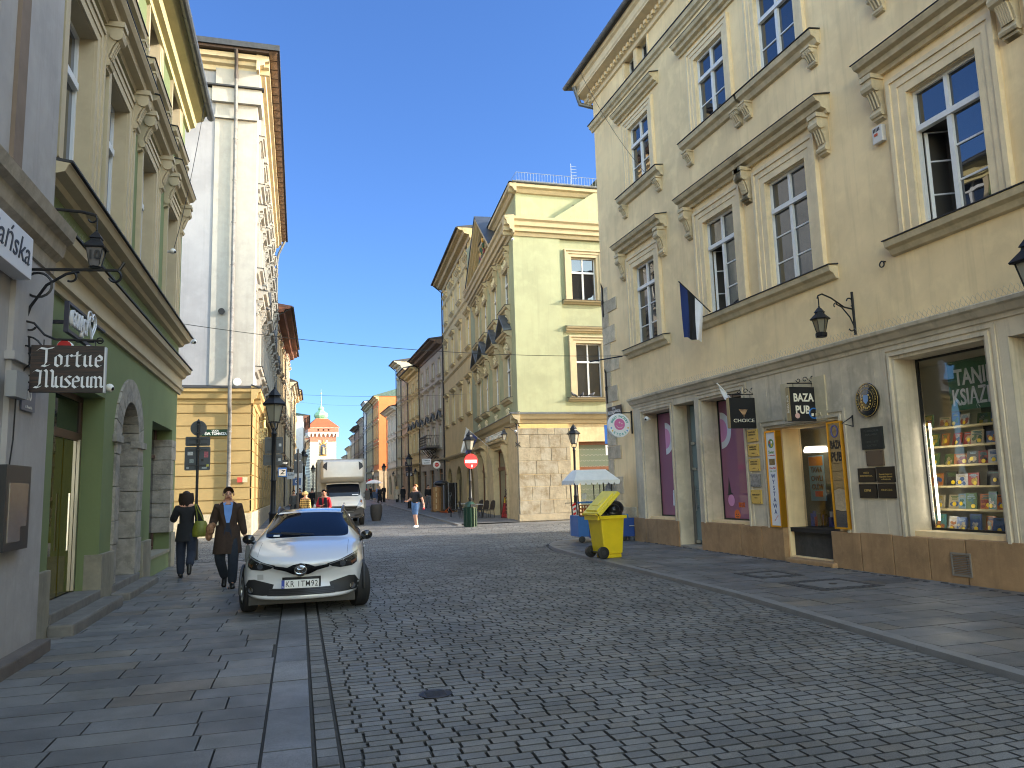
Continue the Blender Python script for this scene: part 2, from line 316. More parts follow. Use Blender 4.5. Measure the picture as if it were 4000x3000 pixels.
        if hood:
            hw,hd,hh,hz=hood; s=MB()
            s.prof([(a,b+h+hz) for a,b in sc(HOOD,hd/.34,hh/.38)],-hw/2,hw/2); s.mi(1).prof([(0,h+hz+hh),(-hd*1.04,h+hz+hh*.82),(-hd*1.04,h+hz+hh*.86),(0,h+hz+hh*1.06)],-hw/2-.03,hw/2+.03)
            if hm=='tri':
                s.mi(0); s.profy([(-hw/2,h+hz+hh),(hw/2,h+hz+hh),(0,h+hz+hh+hw*.36)],-hd*.35,0)
                for sg in(-1,1):
                    a=Vector((sg*hw/2,0,h+hz+hh-.03)); b=Vector((0,0,h+hz+hh+hw*.36)); t=(b-a); nrm=Vector((-t.z*-sg,0,abs(t.x))).normalized()*.09
                    s.mi(2); s.frustum([(a.x,-hd,a.z),(a.x,0,a.z),(a.x,0,a.z+.1),(a.x,-hd,a.z+.1)],[(b.x,-hd,b.z),(b.x,0,b.z),(b.x,0,b.z+.1),(b.x,-hd,b.z+.1)])
            Q.append(('hood',s.mesh('hood',[mh,SLATE,ZINC])))
        if cons: 
            cw,ch,cd=cons; Q.append(('console',console_mesh(cw,ch,cd).mesh('console',mh),h+(hood[3] if hood else 0)-ch*1.06+.02,(hood[0]/2-cw*.95) if hood else w/2+sur))
        if consill:
            cw,ch,cd=consill; Q.append(('sill_console',console_mesh(cw,ch,cd).mesh('sill_console',mh),-sill[2]-ch*1.06,sill[0]/2-cw))
        if curtain: 
            c=MB(); c.box(-w/2+fr,-w/2+fr+w*.22,dep+.0,dep+.008,.1,zt); c.box(w/2-fr-w*.22,w/2-fr,dep+.0,dep+.008,.1,zt); 
        _wc[key]=Q
    Q=_wc[key]; root=obj('window',Q[0][1],parent,(cx,0,z0))
    for q in Q[1:]:
        if len(q)==4:
            for sg in(-1,1): obj(q[0],q[1],root,(sg*q[3],0,q[2]))
        else: obj(q[0],q[1],root)
    return root
def spikes(parent,x0,x1,y,z,n,h=.12):
    m=MB(); r=random.Random(3)
    for i in range(n):
        x=x0+(x1-x0)*i/n
        for s in(-1,1): m.tube([(x,y,z),(x+.05*s+r.uniform(-.01,.01),y-.03+.03*s,z+h*r.uniform(.8,1.1))],.0022,3,False)
    return m.build('pigeon_spikes',mat('spike_steel',(.35,.33,.3),.4,.7),parent)
def gutter(parent,x0,x1,y,z,r=.09,m=None):
    g=MB(); pr=[(y+r*cos(R(a)),z+r*sin(R(a))) for a in range(180,361,30)]; pr+= [(y+(r-.012)*cos(R(a)),z+(r-.012)*sin(R(a))) for a in range(360,179,-30)]
    g.prof(pr,x0,x1); 
    k=int((x1-x0)/.9)
    for i in range(k+1):
        x=x0+.05+(x1-x0-.1)*i/max(1,k); g.prof([(y+(r+.008)*cos(R(a)),z+(r+.008)*sin(R(a))) for a in range(180,361,30)],x-.015,x+.015)
    return g.build('gutter',m or ZINC,parent)
def downpipe(parent,pts,r=.055,m=None):
    g=MB().tube(pts,r,8); 
    for p,q in zip(pts,pts[1:]):
        p,q=Vector(p),Vector(q); L=(q-p).length
        if L>2:
            for i in range(int(L/1.6)): 
                c=p+(q-p)*((i+.5)/int(L/1.6)); g.tube([c-(q-p).normalized()*.02,c+(q-p).normalized()*.02],r*1.25,8)
    return g.build('downpipe',m or ZINC,parent,smooth=True)
# ---------------- ground
ROAD_SLOPE=.0075
def gz(y): return max(0.,(y-33)*ROAD_SLOPE)
def stones(name,quads,m,cols,gap=.012,dome=.006,base=.0,slope=True,gy=None,jit=.12,wts=None):
    """individual paving stones with bevelled edges, colour stored per stone"""
    V=[];F=[];C=[]; r=random.Random(len(quads)); g2=gap if gy is None else gy
    for q in quads:
        c=r.choices(cols,wts)[0]; k=1+r.uniform(-jit,jit); c=tuple(min(1,x*k) for x in c)+(1,)
        cx=sum(p[0] for p in q)/4; cy=sum(p[1] for p in q)/4; i=len(V); tz=r.uniform(-dome*.4,dome*.4)
        hx=max(abs(q[1][0]-q[0][0]),abs(q[1][1]-q[0][1]))/2; 
        d1=(Vector(q[1])-Vector(q[0])).normalized(); d2=(Vector(q[3])-Vector(q[0])).normalized()
        sg=((1,1),(-1,1),(-1,-1),(1,-1))
        for (a,b),p in zip(sg,q): V.append((p[0]+(d1.x*a*gap+d2.x*b*g2)*.5,p[1]+(d1.y*a*gap+d2.y*b*g2)*.5,base-.012+gz(p[1])*slope))
        for (a,b),p in zip(sg,q): V.append((p[0]+(d1.x*a*gap+d2.x*b*g2)*1.0,p[1]+(d1.y*a*gap+d2.y*b*g2)*1.0,base+dome*.3+tz+gz(p[1])*slope))
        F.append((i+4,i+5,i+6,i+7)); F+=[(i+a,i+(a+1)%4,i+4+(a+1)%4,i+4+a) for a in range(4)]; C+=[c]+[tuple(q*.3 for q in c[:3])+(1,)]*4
    me=bpy.data.meshes.new(name); me.from_pydata(V,[],F); me.materials.append(m)
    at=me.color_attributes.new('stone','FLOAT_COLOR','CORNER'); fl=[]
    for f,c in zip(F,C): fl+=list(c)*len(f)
    at.data.foreach_set('color',fl); me.update(); return me
def kerb_x(y):   # edge of the right pavement
    P=((-30,5.0),(2,5.28),(4.8,5.36),(9.6,5.85),(15,6.0),(18.5,6.15),(20,6.5),(21,7.2),(21.6,8.4),(21.9,10),(22,40))
    for (a,b),(c,d) in zip(P,P[1:]):
        if a<=y<=c: return b+(d-b)*(y-a)/(c-a)
    return 40
KERB=[(5.0,-30),(5.28,2),(5.36,4.8),(5.6,7.2),(5.85,9.6),(5.95,12.5),(6.02,15),(6.1,17),(6.22,18.6),(6.45,19.7),(6.85,20.6),(7.5,21.3),(8.4,21.75),(10,21.95),(14,22)]
def ground():
    g=MB(); 
    for a,b in((-40,33),(33,260)): g.quad((-60,a,gz(a)-.02),(60,a,gz(a)-.02),(60,b,gz(b)-.02),(-60,b,gz(b)-.02))
    for x0,x1,y0,y1 in((-900,900,-600,-40),(-900,900,260,1500)): g.quad((x0,y0,gz(y0)-.03),(x1,y0,gz(y0)-.03),(x1,y1,gz(y0)-.03),(x0,y1,gz(y0)-.03))
    g.quad((-900,-40,-.03),(-60,-40,-.03),(-60,260,1.67),(-900,260,1.67)); g.quad((60,-40,-.03),(900,-40,-.03),(900,260,1.67),(60,260,1.67))
    tag(g.build('ground',mat('joint_sand',(.06,.056,.05),.95,var=.3,vscale=20)),kind='structure')
    r=random.Random(11)
    cobs=[(.172,.168,.160),(.19,.183,.170),(.158,.155,.150),(.178,.166,.148)]
    q=[]; y=2.2; xr=-.05
    while y<72:
        hh=r.uniform(.1,.112) if y<26 else .17; x=.268
        if y>20.3: x=-8 if y<32.2 else -.02+(y-33)*.02
        while True:
            w=r.uniform(.165,.215)*(1 if y<26 else 1.5)*(r.uniform(.5,1) if x==.268 else 1)
            lim=kerb_x(y)-.012 if y<22 else (24 if y<31.5 else (9.2 if y<33.4 else 6.55+(y-34)*.045))
            if y>33.4: lim=6.75+(y-34)*.03
            if x+w>lim-.05:
                if lim-x>.05 and (y>=20.3 or x>.2): q.append([(x,y),(lim,y),(lim,y+hh),(x,y+hh)])
                break
            if y>=20.3 or x+w>0: q.append([(x,y),(x+w,y),(x+w,y+hh),(x,y+hh)])
            x+=w+.001
        y+=hh+.001
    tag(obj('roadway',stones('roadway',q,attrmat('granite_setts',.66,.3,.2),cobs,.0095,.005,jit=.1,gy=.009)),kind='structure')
    m=MB(); 
    m.quad((.4,72,gz(72)-.012),(9.4,72,gz(72)-.012),(9.4,240,gz(240)-.012),(1.5,240,gz(240)-.012))
    tag(m.build('far_roadway',bricky('far_setts',(.17,.17,.17),(.06,.06,.06),.24,.16,plane='xy',rough=.5)),kind='structure')
    # longitudinal sett row + border strip
    q=[]; y=1.8
    while y<20.2: L=r.uniform(.16,.22); q.append([(.11,y),(.26,y),(.26,y+L),(.11,y+L)]); y+=L
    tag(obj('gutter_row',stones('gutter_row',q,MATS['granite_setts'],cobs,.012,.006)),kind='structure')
    q=[]; y=1.2
    while y<20.2: L=r.uniform(.7,1.15); q.append([(-.21,y),(.1,y),(.1,y+L),(-.21,y+L)]); y+=L
    sl=[(.20,.20,.205),(.175,.178,.185),(.215,.21,.205)]
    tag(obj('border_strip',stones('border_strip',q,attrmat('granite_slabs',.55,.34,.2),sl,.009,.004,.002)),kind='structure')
    slab=[(.150,.149,.150),(.138,.138,.140),(.165,.162,.158),(.175,.158,.136),(.160,.140,.120),(.156,.155,.154)]
    def slabs(x0f,x1f,y0,y1,name,rowh,base,sl_=True):
        q=[]; y=y0
        while y<y1:
            h=rowh*r.uniform(.88,1.12); x=x0f(y)-r.uniform(0,.6); xe=x1f(y)
            while x<xe:
                L=r.choice((.5,.62,.75,.9)); a=max(x,x0f(y)); b=min(x+L,xe)
                if b-a>.06: q.append([(a,y),(b,y),(b,y+h),(a,y+h)])
                x+=L
            y+=h
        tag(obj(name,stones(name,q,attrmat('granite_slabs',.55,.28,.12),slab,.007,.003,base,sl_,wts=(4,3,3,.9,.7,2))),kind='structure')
    slabs(lambda y:-3.4,lambda y:-.215,.6,20.2,'pavement_near_green_house',.34,.0)
    slabs(lambda y:-6,lambda y:-1.0+(y-32)*.02,32.3,75,'pavement_far_side',.5,.02)
    slabs(lambda y:kerb_x(y)+.17,lambda y:9.4,1.5,21.2,'pavement_right',.4,.05)
    slabs(lambda y:6.95+(y-34)*.03,lambda y:12.2,33.6,95,'pavement_far_right',.5,.05)
    slabs(lambda y:9.2,lambda y:24,31.6,33.6,'pavement_crossing_street',.5,.0)
    k=MB(); kk=[(p[0],p[1]) for p in KERB]
    def strip(P,w,z,h):
        for (a,b) in zip(P,P[1:]):
            a,b=Vector((*a,0)),Vector((*b,0)); t=(b-a).normalized(); nn=Vector((t.y,-t.x,0)); s=min(1,.004/(b-a).length)
            a2=a+(b-a)*s
            za,zb=gz(a.y),gz(b.y)
            k.frustum([(a2.x,a2.y,za-.03),((a2+nn*w).x,(a2+nn*w).y,za-.03),((b+nn*w).x,(b+nn*w).y,zb-.03),(b.x,b.y,zb-.03)],[(a2.x+nn.x*.012,a2.y+nn.y*.012,z+za),((a2+nn*w).x,(a2+nn*w).y,z+za),((b+nn*w).x,(b+nn*w).y,z+zb),(b.x+nn.x*.012,b.y+nn.y*.012,z+zb)])
    P=[]
    for a,b in zip(kk,kk[1:]):
        L=math.hypot(b[0]-a[0],b[1]-a[1]); n=max(1,int(L/1.)); P+=[(a[0]+(b[0]-a[0])*i/n,a[1]+(b[1]-a[1])*i/n) for i in range(n)]
    strip(P+[kk[-1]],.165,.05,0)
    strip([(6.7+(y-34)*.03,y) for y in range(33,140,1)],.2,.07,0)
    tag(k.build('kerb',mat('kerb_granite',(.2,.198,.195),.6,var=.2,vscale=3,spk=.4)),kind='structure')
ground()
# ---------------- cream corner building on the right (x runs from its far corner towards the viewer)
R0=thing('cream_building','large cream plastered corner building with stone shopfronts and carved window hoods','building',(8.937,21.16,0),R(-88.9))
CREAM=mat('cream_plaster',lin(246,217,166),.85,var=.2,vscale=.7,bump=.12,bscale=18,streak=.3)
TRIM=mat('pale_trim',lin(230,208,168),.8,var=.14,vscale=2.5,bump=.1,bscale=40,streak=.22)
HOODM=mat('weathered_hood',lin(206,188,152),.85,var=.25,vscale=3,bump=.1,bscale=40,streak=.3)
STONE=mat('shopfront_stone',lin(208,194,168),.8,var=.28,vscale=1.4,bump=.15,bscale=30,streak=.7)
PLIN=mat('brown_plinth_stone',lin(166,132,94),.8,var=.3,vscale=2.2,bump=.2,bscale=70,streak=.45,spk=.3)
PURP=glassmat('purple_film_glass',lin(150,98,122),1.45)
def r0():
    L=40; H=14.0; D=13.0
    wins1=[2.89,6.6,9.0,12.7,15.1,18.8,22.5,26.2]; wins2=[3.0,6.65,9.05,12.75,15.1,18.8,22.5,26.2]
    ops=[(c-.625,c+.625,5.33,7.57) for c in wins1]+[(c-.61,c+.61,9.76,11.6) for c in wins2]+[(2.33,2.94,13.1,13.72),(3.13,3.74,13.1,13.72)]+[(c-.7+d,c-.09+d,13.1,13.72) for c in wins2[1:] for d in(0,.8)]
    ops+=[(2.5,4.02,.73,3.45),(4.2,5.2,.0,3.5),(5.5,7.13,.73,3.45),(8.29,9.7,.15,2.57),(11.35,12.99,.75,3.43),(13.35,15.3,0,3.4),(16.5,18.8,.75,3.43),(20,22.4,.75,3.43),(24,26,.75,3.43)]
    ops=[o+('r',.42) if o[2]<3 else o+('r',.2) for o in ops]
    wallmesh(L,0,H,ops,.2,D).build('wall',CREAM,R0)
    # roof, eave, gutter
    m=MB(); m.prof([(-.62,14.42),(-.62,14.36),(D,16.2),(D,16.26)],-.7,L); m.build('roof',SLATE,R0)
    m=MB(); m.prof([(0,13.66),(-.06,13.68),(-.08,13.78),(-.13,13.8),(-.13,13.92),(-.4,13.98),(-.4,14.02),(-.43,14.06),(-.43,14.26),(-.5,14.3),(-.56,14.4),(0,14.4)],-.4,L)
    m.box(-.4,0,-.43,.6,14.04,14.4); m.box(-.1,0,-.12,.6,13.7,14.0)
    for i in range(int(L/.22)): m.box(.02+i*.22,.13+i*.22,-.2,-.1,13.8,13.91)
    m.build('cornice',TRIM,R0)
    gutter(R0,-.75,L,-.64,14.46,.085)
    downpipe(R0,[(-.3,-.5,14.3),(-.35,-.3,13.75),(-.2,.25,13.6)],.07)
    m=MB(); m.prof([(a,b+12.68) for a,b in sc(BELT,.9,1)],-.12,L); m.mi(1).prof([(0,12.93),(-.17,12.91),(-.17,12.935),(0,12.97)],-.16,L); m.build('belt_course',[HOODM,SLATE],R0)
    for i,c in enumerate(wins1):
        op=i in(1,3)
        w=window(R0,c,5.33,1.25,2.24,.14,.715,2,3,sur=.34,pr=.08,hood=(2.75,.34,.36,.52),sill=(2.42,.2,.26),cons=(.2,.72,.24),mt=TRIM,mh=HOODM,openl=op)
    for i,c in enumerate(wins2): window(R0,c,9.76,1.22,1.84,.12,.69,2,2,sur=.28,pr=.07,hood=(2.5,.26,.32,.42),sill=(2.46,.22,.28),consill=(.2,.34,.18),mt=TRIM,mh=HOODM)
    for c in(2.635,3.435): window(R0,c,13.1,.61,.62,.22,1,1,1,sur=.09,pr=.02,mt=TRIM,mg=DARKIN)
    for c in wins2[1:]: 
        for d in(-.39,.41): window(R0,c+d,13.1,.61,.62,.22,1,1,1,sur=.09,pr=.02,mt=TRIM,mg=DARKIN)
    # quoins
    q=MB(); z=.0; r=random.Random(5); i=0
    while z<7.3:
        h=r.uniform(.36,.52); w=(.95 if i%2 else .48)+r.uniform(-.12,.15); i+=1
        if z<.9: w=1.72
        q.mi(r.choice((0,0,1,2))).box(-.022,w,-.02-r.uniform(0,.012),.3,z,z+h-.012)
        if w>.8 and r.random()<.8: q.mi(r.choice((0,1,2))).box(-.03,w*.45,-.024-r.uniform(0,.01),.3,z+.004,z+h-.016)
        z+=h
    qs=[mat('quoin_'+n,lin(*c),.9,var=.3,vscale=4,bump=.35,bscale=35,streak=.25) for n,c in(('pale_stone',(212,196,166)),('grey_stone',(190,176,150)),('buff_stone',(218,202,170)))]
    q.build('quoins',qs,R0,bevel=.008)
    # stone shopfront cladding with openings, mouldings round each opening
    so=[(2.5,4.02,.66,3.45),(4.2,5.2,-.1,3.5),(5.5,7.13,.66,3.45),(7.9,9.98,.0,2.6),(11.35,12.99,.66,3.43),(13.35,15.3,-.1,3.4),(16.5,18.8,.66,3.43),(20,22.4,.66,3.43),(24,26,.66,3.43)]
    m=wallmesh(L,.66,3.72,[(o[0]+.004,o[1]-.004,o[2],o[3]-.004,'r',.5) for o in so],.09,-.0,x0=1.95,back=False,y=-.09)
    m.quad((1.95,-.09,.66),(1.95,-.09,3.72),(1.95,0,3.72),(1.95,0,.66))
    for a,b,c,d in so:
        for e,p in((.05,.13),(.14,.11)):
            if c<.3 and d>3: continue
            m.box(a-e-.05,a-e,-p,-.088,max(c,.66),d+e+.05); m.box(b+e,b+e+.05,-p,-.088,max(c,.66),d+e+.05); m.box(a-e,b+e,-p,-.088,d+e,d+e+.05)
    for a in(10.15,10.92,8.0,7.32,13.2): m.box(a,a+.012,-.094,-.088,.66,3.6)
    m.build('shopfront',STONE,R0)
    m=MB(); m.prof([(0,3.66),(-.11,3.66),(-.12,3.72),(-.16,3.74),(-.21,3.82),(-.25,3.85),(-.26,3.9),(-.1,3.95),(0,3.96)],1.9,L); m.build('shopfront_cornice',STONE,R0)
    spikes(R0,1.95,18,-.12,3.94,190,.13)
    m=MB(); px=[(1.72,2.42),(2.43,4.17),(5.23,6.8),(6.81,7.55),(7.56,8.25),(9.6,10.3),(10.31,11.0),(11.01,11.7),(11.71,12.35),(12.36,13.3),(15.35,17),(17.01,19),(19.01,21),(21.01,24),(24.01,40)]
    runs=[px[:2],px[2:5],px[5:10],px[10:]]
    for ru in runs:
        m=MB()
        for a,b in ru: m.box(a,b-.006 if (a,b)!=ru[-1] else b,-.12,.3,-.05,.68-.01*(int(a*7)%2))
        m.build('plinth',PLIN,R0,bevel=.01)
    # display windows: the pane stands deep in its stone frame
    def shopglass(a,b,c,d,mg,dep=.36):
        m=MB(); f=.035
        m.box(a,a+f,dep-.03,dep+.02,c,d); m.box(b-f,b,dep-.03,dep+.02,c,d); m.box(a+f,b-f,dep-.03,dep+.02,c,c+f); m.box(a+f,b-f,dep-.03,dep+.02,d-f,d)
        w=m.build('shop_window',mat('dark_window_frame',(.02,.02,.02),.4,.3),R0)
        g=MB().box(a+f,b-f,dep-.012,dep+.0,c+f,d-f); g.build('pane',mg,w); return w
    w1=shopglass(2.5,4.02,.73,3.45,PURP); w2=shopglass(5.5,7.13,.73,3.45,PURP)
    def sticker(w,name,pts,mt,x,z,y=.345,s=1.):
        return MB().plate([(a*s,b*s) for a,b in pts],(x,y,z),(1,0,0),(0,0,1),.002).build(name,mt,w)
    SW=mat('sticker_white',(.75,.75,.76),.5); SO=mat('sticker_orange',lin(226,110,40),.5); SB=mat('sticker_black',(.02,.02,.02),.5); SP=mat('sticker_pink',lin(222,150,190),.5); ST=mat('sticker_teal',lin(60,160,160),.5)
    gh=[(-.07,.02),(-.05,.05),(-.03,0),(0,.04),(.03,-.01),(.05,.05),(.08,.01),(.055,.2),(.055,.36),(.03,.43),(0,.45),(-.03,.43),(-.05,.36),(-.05,.2)]
    for w,x,z in((w1,3.18,.98),(w2,7.02,.95)):
        g=sticker(w,'ghost_sticker',gh,SW,x,z,s=.95); 
        for dx in(-.018,.018): MB().plate(arc(dx,.37,.009,0,360,8)[:-1],(x,.3425,z),(1,0,0),(0,0,1),.001).build('eye',SB,g)
    for w,x,z in((w1,3.98,.86),(w2,6.02,.84)):
        p=sticker(w,'pumpkin_sticker',[(.115*cos(t)*(1+.06*cos(5*t)),.12*sin(t)) for t in[2*PI*i/20 for i in range(20)]],SO,x,z)
        for dx in(-.04,.04): MB().plate([(dx-.02,.0),(dx+.02,0),(dx,.035)],(x,.3425,z),(1,0,0),(0,0,1),.001).build('eye',SB,p)
        MB().plate([(-.06,-.02),(-.03,-.05),(.03,-.05),(.06,-.02),(.02,-.035),(-.02,-.035)],(x,.3425,z),(1,0,0),(0,0,1),.001).build('mouth',SB,p)
    text('lettering','BOO!',.15,SB,w1,(3.42,.341,1.42),bold=.02,width=.22); text('lettering','BOO!',.15,SO,w2,(6.22,.341,1.06),bold=.02,width=.22)
    b=sticker(w2,'candy_sticker',arc(0,0,.13,0,360,18)[:-1],SP,5.82,1.16); MB().plate([(-.14,.1),(.13,.13),(.04,.16),(-.03,.5),(-.09,.14)],(5.8,.343,1.17),(1,0,0),(0,0,1),.002).build('hat',SB,b)
    for w,x,sg in((w1,2.62,1),(w2,5.62,1)):
        b=sticker(w,'round_logo',[(max(0,.42*cos(t)),.42*sin(t)) for t in[-PI/2+PI*i/14 for i in range(15)]],SW,x+.28 if w==w1 else x-.05,2.75)
        MB().plate([(max(0,.27*cos(t)),.27*sin(t)) for t in[-PI/2+PI*i/14 for i in range(15)]],(x+.281 if w==w1 else x-.049,.342,2.75),(1,0,0),(0,0,1),.001).build('pink_dot',SP,b)
    # glass door between the purple windows
    m=MB(); m.box(4.32,5.18,.3,.34,.12,3.46); d=m.build('glass_door',glassmat('green_door_glass',(.22,.27,.25),1.5),R0)
    m=MB(); m.tube([(4.5,.22,.9),(4.5,.22,1.5)],.014,6); m.tube([(4.5,.3,1.0),(4.5,.22,1.0)],.01,5); m.tube([(4.5,.3,1.4),(4.5,.22,1.4)],.01,5); m.build('handle',mat('steel',(.55,.55,.55),.3,1),d)
    m=MB(); m.box(4.32,4.5,.27,.36,1.88,1.94); m.box(4.32,4.5,.27,.36,2.5,2.56); m.box(4.32,4.5,.27,.36,.13,.2); m.build('hinge',mat('steel',(.55,.55,.55),.3,1),d)
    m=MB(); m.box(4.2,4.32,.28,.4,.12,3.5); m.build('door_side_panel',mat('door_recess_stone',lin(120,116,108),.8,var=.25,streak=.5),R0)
    m=MB(); m.box(4.2,5.21,-.1,.42,-.02,.1); m.build('door_step',mat('door_sill_stone',lin(150,142,128),.8,var=.25),R0,bevel=.01)
    # pub display opening
    m=MB(); a,b=8.29,9.7
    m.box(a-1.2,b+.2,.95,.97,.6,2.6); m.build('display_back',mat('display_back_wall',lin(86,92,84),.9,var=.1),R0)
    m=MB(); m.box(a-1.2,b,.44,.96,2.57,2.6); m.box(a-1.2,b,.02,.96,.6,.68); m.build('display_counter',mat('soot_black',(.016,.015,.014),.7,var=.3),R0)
    m=MB(); m.box(b-.02,b,.40,.95,.66,2.57); m.box(b-.09,b,.30,.42,.66,2.57); m.build('display_frame',mat('orange_wood',lin(176,96,30),.5,var=.25,vscale=6),R0)
    MB().box(a+.02,b-.1,.36,.372,.68,2.57).build('display_pane',CLEAR,R0); MB().lathe([(.2,2.22),(.24,2.14),(.22,2.1)],16,(8.35,.7,0)).build('display_lamp',mat('lamp_shade_lit',(1,.9,.7),emit=.6),R0)
    m=MB(); m.box(a-.02,b+.02,.1,.42,-.02,.6); m.build('recess_wall',mat('dark_recess_stone',(.06,.056,.05),.85,var=.4,vscale=3,streak=.5),R0)  # recess wall stone set darker than the plinth
    m=MB(); m.box(8.4,b,-.22,.12,-.02,.13); m.build('entrance_step',PLIN,R0,bevel=.03)
    LET=(('W',lin(30,30,34)),('Y',lin(200,170,30)),('S',lin(200,60,40)),('T',lin(190,40,40)),('A',lin(40,70,160)),('W',lin(150,190,40)),('A',lin(190,40,50)))
    for i,(c,k) in enumerate(LET): text('wall_letter',c,.26,mat('letter_%d'%i,k,.6),R0,(8.82-.0*i,.935,2.33-i*.245),bold=.03,ext=.01,tilt=(-.1,.12,-.05,.08,0,.1,-.06)[i])
    p=MB().box(7.8,8.25,.93,.945,1.15,2.05).build('wall_poster',mat('poster_blue',lin(110,170,200),.6),R0)
    MB().box(7.82,8.23,.92,.929,1.85,2.03).build('poster_band',mat('poster_yellow',lin(190,120,50),.6),p)
    for i,t_ in enumerate(('TAWA','OWLI','CKÓW')): text('lettering',t_,.15,mat('poster_ink',(.015,.02,.04),.6),p,(8.04,.918,1.76-i*.17),bold=.02,width=.34)
    MB().box(7.95,8.17,.92,.928,1.23,1.34).build('price_tag',mat('tag_red',lin(200,60,50),.6),p)
    p=MB().box(8.4,8.58,.93,.945,1.5,2.05).build('small_poster',mat('poster_dark',lin(90,50,30),.6,var=.6,vscale=14),R0)
    m=MB(); rr=random.Random(3)
    for i in range(46): m.mi(rr.randrange(6)).box(*[v for c,s in((8.2+rr.random()*1.1,.03+.07*rr.random()),(.45+rr.random()*.42,.05)) for v in(c,c+s)],.68,.7+rr.random()*.28)
    tag(m.build('brick_models',[mat('toy_%d'%i,c,.35) for i,c in enumerate(((.7,.7,.7),(.5,.03,.02),(.02,.05,.3),(.7,.2,.02),(.02,.02,.02),(.12,.05,.03)))]),'jumble of toy brick models standing in the exhibition display window','toys'); bpy.data.objects['brick_models'].matrix_world=Matrix.Translation((8.937,21.16,0))@Matrix.Rotation(R(-88.9),4,'Z')
    # bookshop window
    w3=shopglass(11.35,12.99,.75,3.43,CLEAR)
    m=MB(); a,b=11.35,12.99
    a=9.9; m.quad((a,1.6,.7),(b+.3,1.6,.7),(b+.3,1.6,3.5),(a,1.6,3.5)); m.quad((a,.44,.7),(a,1.6,.7),(a,1.6,3.5),(a,.44,3.5)); m.quad((b+.3,.42,.7),(b+.3,1.6,.7),(b+.3,1.6,3.5),(b+.3,.42,3.5)); m.quad((a,.42,3.5),(b+.3,.42,3.5),(b+.3,1.6,3.5),(a,1.6,3.5)); m.quad((a,.44,.72),(b+.3,.44,.72),(b+.3,1.6,.72),(a,1.6,.72))
    m.build('shop_interior',mat('bookshop_interior',(.42,.4,.30),.9),R0)
    m=MB()
    for z in(1.06,1.42,1.75,2.05,2.35): m.box(10.3,12.7,.75,.98,z-.03,z)
    m.build('shelf',mat('pale_shelf',lin(196,178,130),.6),R0)
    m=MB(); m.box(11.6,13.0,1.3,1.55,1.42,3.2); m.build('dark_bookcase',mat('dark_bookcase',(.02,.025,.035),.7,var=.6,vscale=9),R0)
    MB().box(11.42,11.44,.41,.43,.9,2.4).build('light_strip',mat('led_strip',(1,.96,.82),emit=9),R0)
    ban=MB().box(11.85,12.72,.43,.44,2.55,3.3).build('window_banner',mat('banner_green',lin(36,92,62),.7),R0)
    text('lettering','TANIE',.34,WHITEP,ban,(12.3,.425,3.03),bold=.02,width=.66); text('lettering','KSIĄŻKI',.34,WHITEP,ban,(12.3,.425,2.73),bold=.02,width=.78)
    # dark passage beyond
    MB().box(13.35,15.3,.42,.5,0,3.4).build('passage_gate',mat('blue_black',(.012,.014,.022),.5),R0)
    # relief over the pub
    m=MB().box(8.5,9.75,-.12,.02,2.62,3.42); rel=m.build('carved_panel',mat('carved_stone',lin(196,182,150),.85,var=.2,bump=.2),R0)
    m=MB(); rr=random.Random(4)
    for sx,cx in((1,8.78),(-1,9.22)):
        for i in range(9):
            a_=R(100+i*38); m.sphere((cx+.1*cos(a_)*(1 if i%2 else .6),-.13,3.06+.16*sin(a_)),.05,6,5,1.1,.5,1.6)
        m.tube([(cx,-.13,2.85),(cx+.02*sx,-.15,3.3)],.02,5)
    m.build('relief_ornament',mat('carved_stone'),rel) if False else m.build('relief_ornament',MATS['carved_stone'],rel)
    text('lettering','POD WIEWIÓRKĄ',.11,MATS['carved_stone'],rel,(9.1,-.125,2.72),bold=.02,width=1.05,ext=.012)
    # vent grille and anchors
    m=MB(); x0,z0=12.1,.16
    m.box(x0,x0+.33,-.135,-.12,z0,z0+.03); m.box(x0,x0+.33,-.135,-.12,z0+.3,z0+.33); m.box(x0,x0+.02,-.135,-.12,z0+.03,z0+.3); m.box(x0+.31,x0+.33,-.135,-.12,z0+.03,z0+.3)
    for i in range(11): m.obox((x0+.165,-.124,z0+.045+i*.024),(.29,.018,.006),(.5,0,0))
    m.build('vent_grille',mat('vent_metal',(.3,.27,.23),.5,.5),R0)
    for z in(7.1,4.45):
        m=MB(); m.box(.1,.15,-.06,-.02,z-.45,z+.45); m.box(.09,.16,-.075,-.0,z-.06,z+.06); m.frustum([(.1,-.06,z+.45),(.15,-.06,z+.45),(.15,-.02,z+.45),(.1,-.02,z+.45)],[(.12,-.09,z+.6),(.13,-.09,z+.6),(.13,-.07,z+.6),(.12,-.07,z+.6)]); m.build('wall_anchor',BLK,R0)
    m=MB(); m.lathe([(.055,-.008),(.055,.008),(.04,.008),(.04,-.008),(.055,-.008)],14,(11.3,-.08,5.0),axis='y',caps=False); m.tube([(11.3,0,5.05),(11.3,-.09,5.05)],.012,5); m.build('wall_ring',BLK,R0)
r0()
M0=Matrix.Translation((8.937,21.16,0))@Matrix.Rotation(R(-88.9),4,'Z')
def on0(o): o.matrix_world=M0@o.matrix_world if False else M0@Matrix.Translation(o.location)@o.rotation_euler.to_matrix().to_4x4(); return o
